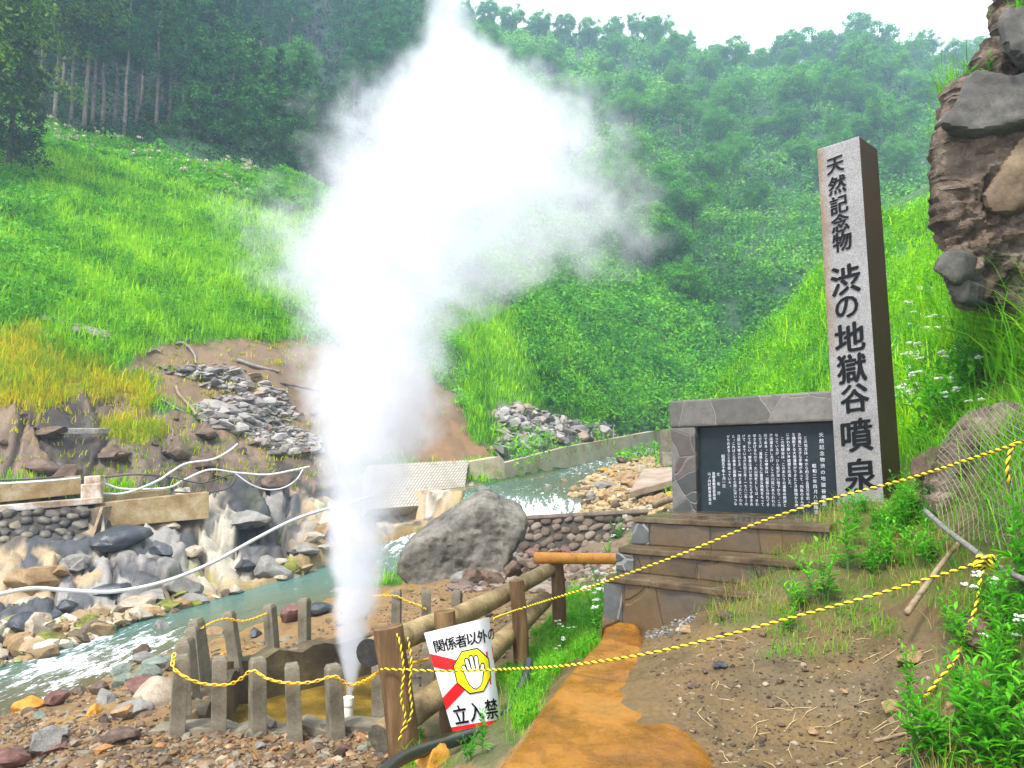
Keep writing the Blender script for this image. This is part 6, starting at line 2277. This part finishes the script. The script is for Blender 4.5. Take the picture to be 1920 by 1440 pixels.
# near trees reaching in at the upper left
mp_ = [tree_proto("maple_tree", 'broad', 21, 13, 5.0, 6.0, L_MAPLE, M_TRUNKD, .30, 1.7)]
q = spot(-60, 40, 1.0)
spread(mp_, [(q[0] - .5, q[1], q[2], 1.0)], "yellow green maple reaching in at the photo's upper left corner", "maple tree", None)
mp2 = tree_proto("maple_tree", 'broad', 22, 12, 4.6, 5.5, L_MAPLE, M_TRUNKD, .32, 1.7)
q = spot(75, 52, 1.0)
spread([mp2], [(q[0], q[1], q[2] + 1.5, 1.05)], "dark olive maple overhanging the bare cedar trunks at the upper left", "maple tree", None)
ce = tree_proto("cedar_tree", 'cedar', 23, 12, 2.6, .8, foliage("shadowed_cedar", (.005, .022, .008), (.012, .05, .012), (.04, .11, .018), .25, .4), M_TRUNKD, .26, 1.7)
spread([ce], [spot(15, 42, .95)], "very dark cedar bush at the left edge above the grass slope", "cedar tree", None)

# ------------------------------------------------------------------ overhanging outcrop at the right
def lump(name, outline, thick, voxel, amp, mat, parent=None, fs=1.4, seed=0, slant=(0.85, 1.0, 0.1), fine=0.0, smooth=True):
    """rock from an outline at its own distance, given real thickness, remeshed and roughened"""
    pts = [P(*q) for q in outline]
    cen = sum(pts, Vector()) / len(pts)
    dv = Vector(slant).normalized()
    bm = bmesh.new()
    nl = 6
    rings = []
    for k in range(nl + 1):
        tq = k / nl
        sc = 1.0 - 0.30 * (abs(tq - .30) / .70) ** 2
        rings.append([bm.verts.new(cen + (q - cen) * sc + dv * thick * (tq - 0.12)) for q in pts])
    n = len(pts)
    for k in range(nl):
        for i in range(n):
            bm.faces.new((rings[k][i], rings[k][(i + 1) % n], rings[k + 1][(i + 1) % n], rings[k + 1][i]))
    bm.faces.new(rings[0][::-1])
    bm.faces.new(rings[-1])
    bmesh.ops.triangulate(bm, faces=bm.faces)
    bmesh.ops.recalc_face_normals(bm, faces=bm.faces)
    me = bpy.data.meshes.new(name)
    bm.to_mesh(me)
    bm.free()
    o = link(bpy.data.objects.new(name, me), parent)
    md = o.modifiers.new("remesh", 'REMESH')
    md.mode = 'VOXEL'
    md.voxel_size = voxel
    dg = bpy.context.evaluated_depsgraph_get()
    dg.update()
    m2 = bpy.data.meshes.new_from_object(o.evaluated_get(dg))
    o.modifiers.clear()
    o.data = m2
    m2.name = name
    V = np.array([tuple(v.co) for v in m2.vertices])
    N_ = np.array([tuple(v.normal) for v in m2.vertices])
    rid = fbm(V * fs + seed, 5, seed)
    rid2 = 1 - 2 * np.abs(fbm(V * fs * 1.8 + seed + 5, 4, seed + 4))
    V = V + N_ * (rid * amp + rid2 * amp * .75)[:, None] + (1 - 2 * np.abs(fbm(V * 6.5, 4, seed + 2)))[:, None] * N_ * (amp * .38 + fine)
    for v, q in zip(m2.vertices, V):
        v.co = q
    m2.materials.clear()
    m2.materials.append(mat)
    m2.polygons.foreach_set('use_smooth', [smooth] * len(m2.polygons))
    m2.set_sharp_from_angle(angle=math.radians(38))
    return o


big_o = lump("boulder", [(a, b, 18.4) for a, b in ((746, 1072), (750, 1045), (775, 1024), (805, 1004), (835, 985), (868, 962), (890, 948), (906, 944), (925, 952), (944, 966), (968, 974), (986, 984), (984, 1000), (972, 1012), (962, 1036), (945, 1066), (905, 1090), (850, 1104), (790, 1100), (760, 1088))],
             2.4, .05, .085, speckle("big_boulder_stone", [(0.25, (.05, .048, .04)), (0.45, (.135, .125, .105)), (0.7, (.27, .25, .21))], 1.5, 0.85, 0.7, 0.08, 12, False, 0.2, detail=9), None, 1.9, 51, (.05, 1, .25))
tag(big_o, "huge grey boulder leaning beside the stream behind the fence, largest rock in view", "rock")
M_OUTC = speckle("crumbling_earth_rock", [(0.30, (.018, .014, .011)), (0.43, (.10, .072, .05)), (0.56, (.21, .16, .12)), (0.75, (.33, .27, .21))], 2.2, .9, 1.0, .09, 11, False, .2, detail=9)
M_SLABD = speckle("dark_overhang_stone", [(0.3, (.035, .033, .028)), (0.55, (.10, .095, .085)), (0.75, (.20, .185, .16))], 1.6, .75, .6, .04, 14, False, .3)
M_SLABT = speckle("tan_slab_stone", [(0.3, (.09, .06, .035)), (0.6, (.22, .155, .09)), (0.8, (.30, .24, .17))], 1.6, .6, .4, .04, 18, False, .3)
oc_root = thing("rock_outcrop", "overhanging brown rock outcrop with a dark jutting slab at the photo's right edge", "rock outcrop", tuple(P(1880, 560, 9.2)))
D0 = 9.0
ol = [(2080, -60), (1925, -40), (1900, 25), (1893, 80), (1850, 120), (1825, 160), (1800, 215), (1795, 255), (1790, 300), (1788, 350), (1778, 400), (1776, 440), (1786, 475), (1800, 515), (1818, 552), (1850, 560), (1900, 590), (2080, 620)]
keep(lump("rock_face", [(a, b, D0 + (0.0 if a < 1950 else .3)) for a, b in ol], 2.2, .032, .22, M_OUTC, oc_root, 1.9, 3), oc_root)
keep(lump("overhang_slab", [(a, b, 8.45) for a, b in ((1764, 236), (1792, 200), (1812, 150), (1836, 134), (1868, 140), (1900, 150), (1990, 120), (1990, 225), (1920, 232), (1870, 246), (1830, 250), (1800, 246))], 1.2, .04, .035, M_SLABD, oc_root, 1.2, 9, (.85, .9, .1)), oc_root)
keep(lump("overhang_slab", [(a, b, 8.3) for a, b in ((1880, 40), (1920, 20), (1990, 10), (1990, 110), (1915, 110), (1893, 95))], 1.2, .05, .08, M_SLABD, oc_root, 1.4, 19, (.85, .9, .1)), oc_root)
keep(lump("tan_slab", [(a, b, 8.6) for a, b in ((1846, 372), (1880, 318), (1920, 262), (1990, 240), (1990, 370), (1900, 400), (1862, 402))], .8, .045, .045, M_SLABT, oc_root, 1.3, 14, (.9, .8, 0)), oc_root)
keep(lump("jutting_stone", [(a, b, 8.5) for a, b in ((1755, 506), (1770, 478), (1790, 466), (1812, 475), (1815, 515), (1795, 535))], .7, .03, .025, M_SLABD, oc_root, 1.5, 24, (.9, .7, 0)), oc_root)
keep(lump("jutting_stone", [(a, b, 8.6) for a, b in ((1772, 520), (1800, 515), (1822, 530), (1815, 565), (1800, 570))], .6, .03, .03, M_SLABD, oc_root, 1.5, 27, (.9, .7, 0)), oc_root)

# ------------------------------------------------------------------ wire net and its cable on the right bank
nA, nB, nC, nD = P(1790, 800, 6.6), P(1990, 700, 5.3), P(1990, 1100, 4.35), P(1738, 960, 6.0)


def net_sag(u, v):
    return Vector((0, 0, .05 * math.sin(u * 7 + v * 3))) + Vector((0, .10 * math.sin(v * 5 + u * 4), 0))


M_NET = plain('rusty_wire', (.14, .12, .09), .7, .3, .3)
net, npt = wire_panel(nA, nB, nC, nD, 17, 14, .0031, M_NET, "wire_net", "rusty grey wire net draped over the right bank below the outcrop", "wire net", net_sag)
m = MB()
log_mesh(m, [P(1735, 958, 5.9), P(1765, 985, 5.6), P(1810, 1020, 5.2), P(1870, 1062, 4.75), P(1960, 1105, 4.3)], .020, .020, 8, .1, 3)
keep(m.build("edge_cable", M_CABLE, net, True), net)
lump_o = lump("earth_bank", [(a, b, 7.0) for a, b in ((1742, 960), (1760, 900), (1790, 850), (1850, 800), (1960, 760), (1960, 1010), (1850, 1000))], 1.0, .04, .16, M_OUTC, None, 1.9, 41, (.6, .8, 0))
tag(lump_o, "bare earthy rock face behind the wire net on the right bank", "rock")


# ------------------------------------------------------------------ weeds one can tell apart
def weed_proto(name, seed, h, flowers=0, stems=5, spread_=.16, leaf=.09, lw=.32, mat=None):
    rg = np.random.default_rng(seed)
    root = bpy.data.objects.new(name, None)
    COL.objects.link(root)
    m = MB()
    LV, LF, off = [], [], 0
    heads = []
    for s in range(stems):
        a = rg.uniform(0, 6.28)
        ln = rg.uniform(.2, 1) * spread_
        hh_ = h * rg.uniform(.6, 1.0)
        b0 = Vector((math.cos(a) * ln * .25, math.sin(a) * ln * .25, -.03))
        tp = Vector((math.cos(a) * ln * 1.3, math.sin(a) * ln * 1.3, hh_))
        mid = b0.lerp(tp, .5) + Vector((-math.cos(a) * .03, -math.sin(a) * .03, .04 * h))
        pts = catmull([b0, mid, tp], 5)
        m.tube(pts, [.004 * (1 - .6 * k / (len(pts) - 1)) for k in range(len(pts))], 5)
        heads.append(tp)
        nl = int(rg.integers(11, 17))
        for k in range(nl):
            tq = .22 + .78 * k / (nl - 1)
            c = pts[min(int(tq * (len(pts) - 1)), len(pts) - 1)]
            az = k * 2.4 + rg.uniform(-.4, .4)
            L = leaf * rg.uniform(.75, 1.25) * (1.15 - .55 * tq)
            el = rg.uniform(.1, .7) + .35 * tq
            dv = np.array([math.cos(az) * math.cos(el), math.sin(az) * math.cos(el), math.sin(el)])
            sd2 = np.array([-math.sin(az), math.cos(az), 0.0])
            up2 = np.cross(sd2, dv) * -1
            c = np.array(c)
            w2 = L * lw * .5
            q = [c, c + dv * L * .35 + sd2 * w2 + up2 * .1 * L, c + dv * L * .4 + up2 * .02 * L, c + dv * L * .35 - sd2 * w2 + up2 * .1 * L, c + dv * L * .75 + sd2 * w2 * .6 - up2 * 0.0 * L, c + dv * L * .75 - up2 * .06 * L, c + dv * L * .75 - sd2 * w2 * .6, c + dv * L - up2 * .18 * L]
            LV.append(np.array(q))
            LF += [tuple(off + i for i in f) for f in ((0, 1, 2), (0, 2, 3), (1, 4, 5, 2), (2, 5, 6, 3), (4, 7, 5), (5, 7, 6))]
            off += 8
    m.build("stem", L_STEM, root)
    mesh_obj("foliage", np.concatenate(LV), LF, mat or L_WEED, root, True)
    if flowers:
        for tp in heads[:max(2, int(flowers))]:
            cs = []
            for k in range(9):
                a = rg.uniform(0, 6.28)
                r_ = rg.uniform(0, .05) ** 1.0
                cs.append((tp.x + math.cos(a) * r_, tp.y + math.sin(a) * r_, tp.z + .02 + rg.uniform(-.006, .006)))
            V, Fc = leafballs(np.array(cs), np.full(9, .016), 16, np.full(9, .014), .8, rg, .6)
            np_obj("flower_head", V, Fc, L_FLOWER, root)
    return root


wp = [weed_proto("leafy_weed", 1, .50, 0, 6, .18, .12), weed_proto("leafy_weed", 2, .34, 0, 7, .2, .10), weed_proto("leafy_weed", 3, .62, 0, 4, .12, .13, .28)]
fp_ = [weed_proto("flowering_weed", 4, .55, 5, 7, .20, .09), weed_proto("flowering_weed", 5, .70, 6, 8, .22, .10)]


def place(protos, items, cat, group=None, dmin=2.5):
    for i, (px, py, s, lab) in enumerate(items):
        pr = protos[i % len(protos)]
        g = gp(px, py, dmin=dmin)
        if g.x != g.x:
            continue
        if pr.name not in used:
            used.add(pr.name)
            o = pr
            o.location = g
            o.scale = (s, s, s)
        else:
            o = dup(pr, g, random.uniform(0, 6.28), s)
        tag(o, lab, cat, group)


place(wp, [(1545, 1130, 1.0, "lush leafy weed growing against the right end of the steps"), (1500, 1140, .8, "bushy leafy weed in front of the bottom step"), (1590, 1075, 1.0, "tall leafy weed right of the steps with a pointed top"), (1480, 1180, .45, "small leafy weed at the edge of the path by the steps"),
           (1760, 1420, .9, "leafy weed at the path's edge low on the picture"), (1705, 1330, .6, "young green weed standing alone where the path meets the bank"), (1860, 1420, 1.0, "large leafy weed in the lower corner of the bank"), (1900, 1330, 1.0, "dense leafy weed under the rust brown rock"),
           (1880, 1250, .8, "leafy weed behind the loose rope end"), (1790, 1200, .6, "leafy weed beside the lower part of the loose rope"), (1650, 1000, .8, "leafy weed on the bank just right of the pillar's foot"), (1700, 1010, .8, "leafy weed between the pillar and the wire net"),
           (1740, 1060, .7, "leafy weed below the edge cable of the wire net"), (1620, 960, .7, "leafy weed touching the pillar's right side"), (905, 1415, .5, "bright weed in the grass under the black hose"), (880, 1425, .4, "low weed at the picture's bottom beside the hose"), (790, 1385, .45, "weed at the foot of the nearest fence post"),
           (975, 1225, .4, "small weed beside the third fence post"), (1180, 1060, .8, "leafy weed at the left end of the steps"), (1850, 1130, .5, "small weed under the lower rope's knot"), (1720, 1440, .7, "sprawling weed at the bottom edge of the picture"), (1820, 1360, .8, "leafy weed over the buff stone"),
           (1900, 1440, .9, "dark green weed in the bottom right corner"), (1890, 1180, .7, "weed above the rust brown rock")], "weed", "leafy weeds along the path and bank")
rw = px_points(13, [(1790, 1230), (1850, 1120), (1990, 1090), (1990, 1500), (1740, 1500), (1745, 1400)], 90, 2.5)
for i, q in enumerate(rw):
    tag(dup(wp[i % 3], q, random.uniform(0, 6.28), random.uniform(.55, 1.1)), "leafy weed in the dense green growth of the lower right bank", "weed", "weeds massed on the lower right bank")
rw = px_points(26, [(1600, 1000), (1660, 940), (1740, 960), (1760, 1060), (1640, 1090), (1590, 1090)], 91, 2.5)
for i, q in enumerate(rw):
    tag(dup(wp[i % 3], q, random.uniform(0, 6.28), random.uniform(.45, .8)), "leafy weed on the bank between the pillar and the wire net", "weed", "weeds between the pillar and the wire net")
place(fp_, [(1160, 1010, 1.25, "tall white-flowered weed left of the steps, behind the log rail"), (1185, 1020, 1.0, "white-flowered weed touching the steps' top tread"), (1140, 1040, 1.0, "white-flowered weed just above the orange log rail"), (1060, 1215, .6, "white-flowered weed in the grass strip by the path's kerb"),
            (1045, 1240, .5, "short white-flowered weed in the grass strip left of the path"), (1855, 1190, .6, "white-flowered weed on the bank beside the loose rope"), (1890, 1260, .55, "white-flowered weed left of the rust brown rock"), (1720, 720, 1.0, "white-flowered weed on the grassy slope right of the pillar"),
            (1760, 690, 1.0, "white-flowered weed under the jutting stones"), (1850, 640, .9, "white-flowered weed against the outcrop's foot"), (1800, 610, .9, "white-flowered weed below the outcrop's lowest tip"), (1900, 600, .9, "white-flowered weed at the right edge below the outcrop")], "flowering weed", "white-flowered weeds")
rw = px_points(46, [(1690, 600), (1760, 560), (1800, 600), (1840, 700), (1790, 860), (1695, 880)], 93, 5)
for i, q in enumerate(rw):
    k_ = i % 5
    if k_ < 3:
        tag(dup(wp[k_], q, random.uniform(0, 6.28), random.uniform(1.2, 2.0)), "broad-leaved weed on the grassy slope between the pillar and the outcrop", "weed", "broad-leaved weeds right of the pillar")
    else:
        tag(dup(fp_[k_ - 3], q, random.uniform(0, 6.28), random.uniform(1.0, 1.5)), "white-flowered weed in the tall growth between the pillar and the outcrop", "flowering weed", "white-flowered weeds right of the pillar")
fx = [(1128, 10.2, 1.2), (1150, 10.8, 1.35), (1172, 11.0, 1.45), (1190, 11.6, 1.5), (1140, 11.8, 1.3), (1165, 12.4, 1.5), (1200, 12.6, 1.4), (1118, 11.2, 1.0), (1155, 9.6, 1.0)]
for i, (a, d_, s_) in enumerate(fx):
    q = spot(a, d_, s_)
    tag(dup(fp_[i % 2], (q[0], q[1], q[2] + .08), random.uniform(0, 6), s_), "white-flowered weed in the tall clump left of the steps", "flowering weed", "white-flowered clump left of the steps")
# plants on the outcrop
tops = [(1845, 150, 8.8, .9, "feathery plant on top of the dark overhanging slab"), (1870, 140, 8.9, 1.0, "bushy plant on the overhanging slab beside the feathery one"), (1915, 40, 8.6, .9, "plant at the outcrop's top edge"), (1800, 230, 9.3, .9, "bamboo grass tuft behind the overhanging slab's point"),
        (1790, 320, 9.6, .9, "yellow green tuft on the outcrop's left flank"), (1795, 270, 9.5, 1.0, "tuft between the slab's point and the lower flank")]
for i, (a, b, d_, s, lab) in enumerate(tops):
    tag(dup(wp[i % 3], P(a, b + 25, d_), random.uniform(0, 6), s * 1.15), lab, "plant", "plants growing on the outcrop")
bam = []
for a, b, n_, d_ in ((1800, 190, 60, 9.7), (1790, 260, 60, 9.8), (1785, 310, 40, 9.9), (1905, 20, 30, 9)):
    for _ in range(n_):
        bam.append(tuple(P(a + rv.normal(0, 14), b + rv.normal(0, 22), d_ + rv.normal(0, .1))))
bam = np.array(bam)
stuff("outcrop_grass", [blades(bam, rv.uniform(.25, .55, len(bam)), rv.uniform(.010, .016, len(bam)), 5, rv, 1.3, .15, 4)], L_BANK)
# hanging long grass below the outcrop
hp = px_points(260, [(1790, 600), (1850, 570), (1990, 540), (1990, 720), (1850, 700), (1780, 680)], 70, 6)
stuff("tall_bank_grass", [blades(hp, rv.uniform(.7, 1.25, len(hp)), rv.uniform(.016, .030, len(hp)), 7, rv, 1.5, .15, 4)], L_BANK)

# ------------------------------------------------------------------ steam
SD = NZ.y
prof = [(1316, 649, 657, .03), (1290, 644, 664, .07), (1250, 637, 674, .14), (1200, 626, 690, .24), (1150, 619, 703, .31), (1100, 616, 714, .37), (1050, 612, 724, .42), (1000, 608, 735, .47), (950, 600, 752, .54), (900, 588, 782, .66), (850, 578, 812, .8), (800, 568, 836, .92),
        (740, 560, 856, 1.02), (680, 556, 868, 1.06), (620, 550, 876, 1.1), (580, 542, 884, 1.12), (555, 515, 925, 1.2), (530, 475, 1060, 1.35), (490, 450, 1175, 1.5), (440, 448, 1205, 1.6), (390, 478, 1220, 1.65), (340, 530, 1215, 1.65), (290, 575, 1195, 1.55), (240, 612, 1160, 1.4), (200, 648, 1130, 1.2),
        (165, 705, 1040, 1.0), (130, 745, 985, .8), (100, 772, 935, .65), (60, 784, 900, .5), (20, 788, 878, .4), (-20, 790, 862, .3), (-60, 795, 850, .2)]
zs, cxs, hxs, hys = [], [], [], []
for py, a, b, hy in prof:
    p0, p1 = P(a, py, SD), P(b, py, SD)
    zs.append(p0.z)
    cxs.append((p0.x + p1.x) / 2)
    hxs.append(abs(p1.x - p0.x) / 2)
    hys.append(hy)
zs, cxs, hxs, hys = map(np.array, (zs, cxs, hxs, hys))
zz = np.linspace(zs[0] - .02, zs[-1] + .1, 70)
nc = 40
V = []
grow = 1.26
for z in zz:
    cx_, hx, hy = np.interp(z, zs, cxs), np.interp(z, zs, hxs), np.interp(z, zs, hys)
    for k in range(nc):
        a = 2 * math.pi * k / nc
        V.append((cx_ + math.cos(a) * (hx * grow + .04), SD + math.sin(a) * (hy * grow + .04), z))
Fs = [(j * nc + k, j * nc + (k + 1) % nc, (j + 1) * nc + (k + 1) % nc, (j + 1) * nc + k) for j in range(len(zz) - 1) for k in range(nc)]
Fs += [tuple(range(nc))[::-1], tuple(range((len(zz) - 1) * nc, len(zz) * nc))]
t = NT("steam")
ps = t.n('ShaderNodeNewGeometry').outputs['Position']
n1 = t.noise(1.0, 4.5, .62, ps)
n1.noise_dimensions = '3D'
n2 = t.noise(2.6, 4, .65, ps)
sep = t.n('ShaderNodeSeparateXYZ')
t.l(ps, sep.inputs[0])
Z0, Z1 = float(zs[0]), float(zs[-1])
CX0, CX1 = -4.0, 2.0


def curve(vals, lo, hi, xin):
    c = t.n('ShaderNodeFloatCurve')
    cu = c.mapping.curves[0]
    pts = [((z - Z0) / (Z1 - Z0), (v - lo) / (hi - lo)) for z, v in zip(zs, vals)]
    while len(cu.points) < len(pts):
        cu.points.new(0.5, 0.5)
    for pnt, q in zip(cu.points, pts):
        pnt.location = q
        pnt.handle_type = 'VECTOR'
    c.mapping.update()
    t.l(xin, c.inputs['Value'])
    return t.math('MULTIPLY_ADD', c.outputs[0], hi - lo, lo)


# turbulence pushes the sampling point about, more where the cloud is wide
zin0 = t.maprange(sep.outputs[2], Z0, Z1, 0, 1, False)
hx0 = curve(hxs, 0, 3.0, zin0)
ns = t.n('ShaderNodeSeparateColor')
t.l(n1.outputs['Color'], ns.inputs[0])
amp_ = t.math('MULTIPLY', hx0, 1.15)
dx = t.math('MULTIPLY', t.math('SUBTRACT', ns.outputs[0], .5), amp_)
dy = t.math('MULTIPLY', t.math('SUBTRACT', ns.outputs[1], .5), amp_)
dz = t.math('MULTIPLY', t.math('SUBTRACT', ns.outputs[2], .5), t.math('MINIMUM', amp_, 1.6))
zin = t.maprange(t.math('ADD', sep.outputs[2], dz), Z0, Z1, 0, 1, False)
cxn, hxn, hyn = curve(cxs, CX0, CX1, zin), curve(hxs, 0, 3.0, zin), curve(hys, 0, 2.0, zin)
qx = t.math('DIVIDE', t.math('SUBTRACT', t.math('ADD', sep.outputs[0], dx), cxn), hxn)
qy = t.math('DIVIDE', t.math('SUBTRACT', t.math('ADD', sep.outputs[1], dy), SD), hyn)
rr0 = t.math('SQRT', t.math('ADD', t.math('MULTIPLY', qx, qx), t.math('MULTIPLY', qy, qy)))
fall = t.maprange(t.math('ADD', rr0, t.math('MULTIPLY', t.math('SUBTRACT', n2.outputs[0], .5), 1.25)), 1.06, .52)
dens = t.math('DIVIDE', t.math('MULTIPLY', t.math('POWER', fall, 1.1), 1.45), t.math('ADD', hxn, .10))
# thins out towards the top
dens = t.math('MULTIPLY', dens, t.maprange(sep.outputs[2], 7.6, 5.6, .25, 1.0))
pv = t.n('ShaderNodeVolumePrincipled')
pv.inputs['Color'].default_value = (.89, .90, .95, 1)
pv.inputs['Anisotropy'].default_value = 0.1
t.l(dens, pv.inputs['Density'])
t.l(pv.outputs[0], t.out.inputs['Volume'])
t.m.cycles.homogeneous_volume = False
t.m.cycles.volume_step_rate = 0.35
st_ob = mesh_obj("steam", V, Fs, t.m)
tag(st_ob, "tall billowing column of white steam jetting from the basin's vent pipe", "steam", kind='stuff')

# ------------------------------------------------------------------ haze
t = NT("valley_haze")
pv = t.n('ShaderNodeVolumePrincipled')
pv.inputs['Color'].default_value = (.55, .76, 1.0, 1)
pv.inputs['Density'].default_value = 0.0011
pv.inputs['Anisotropy'].default_value = 0.2
t.l(pv.outputs[0], t.out.inputs['Volume'])
t.m.cycles.homogeneous_volume = True
m = MB()
m.prism([(-520, -30, -8), (520, -30, -8), (520, 420, -8), (-520, 420, -8)], (0, 0, 190))
tag(m.build("haze", t.m), kind='stuff')
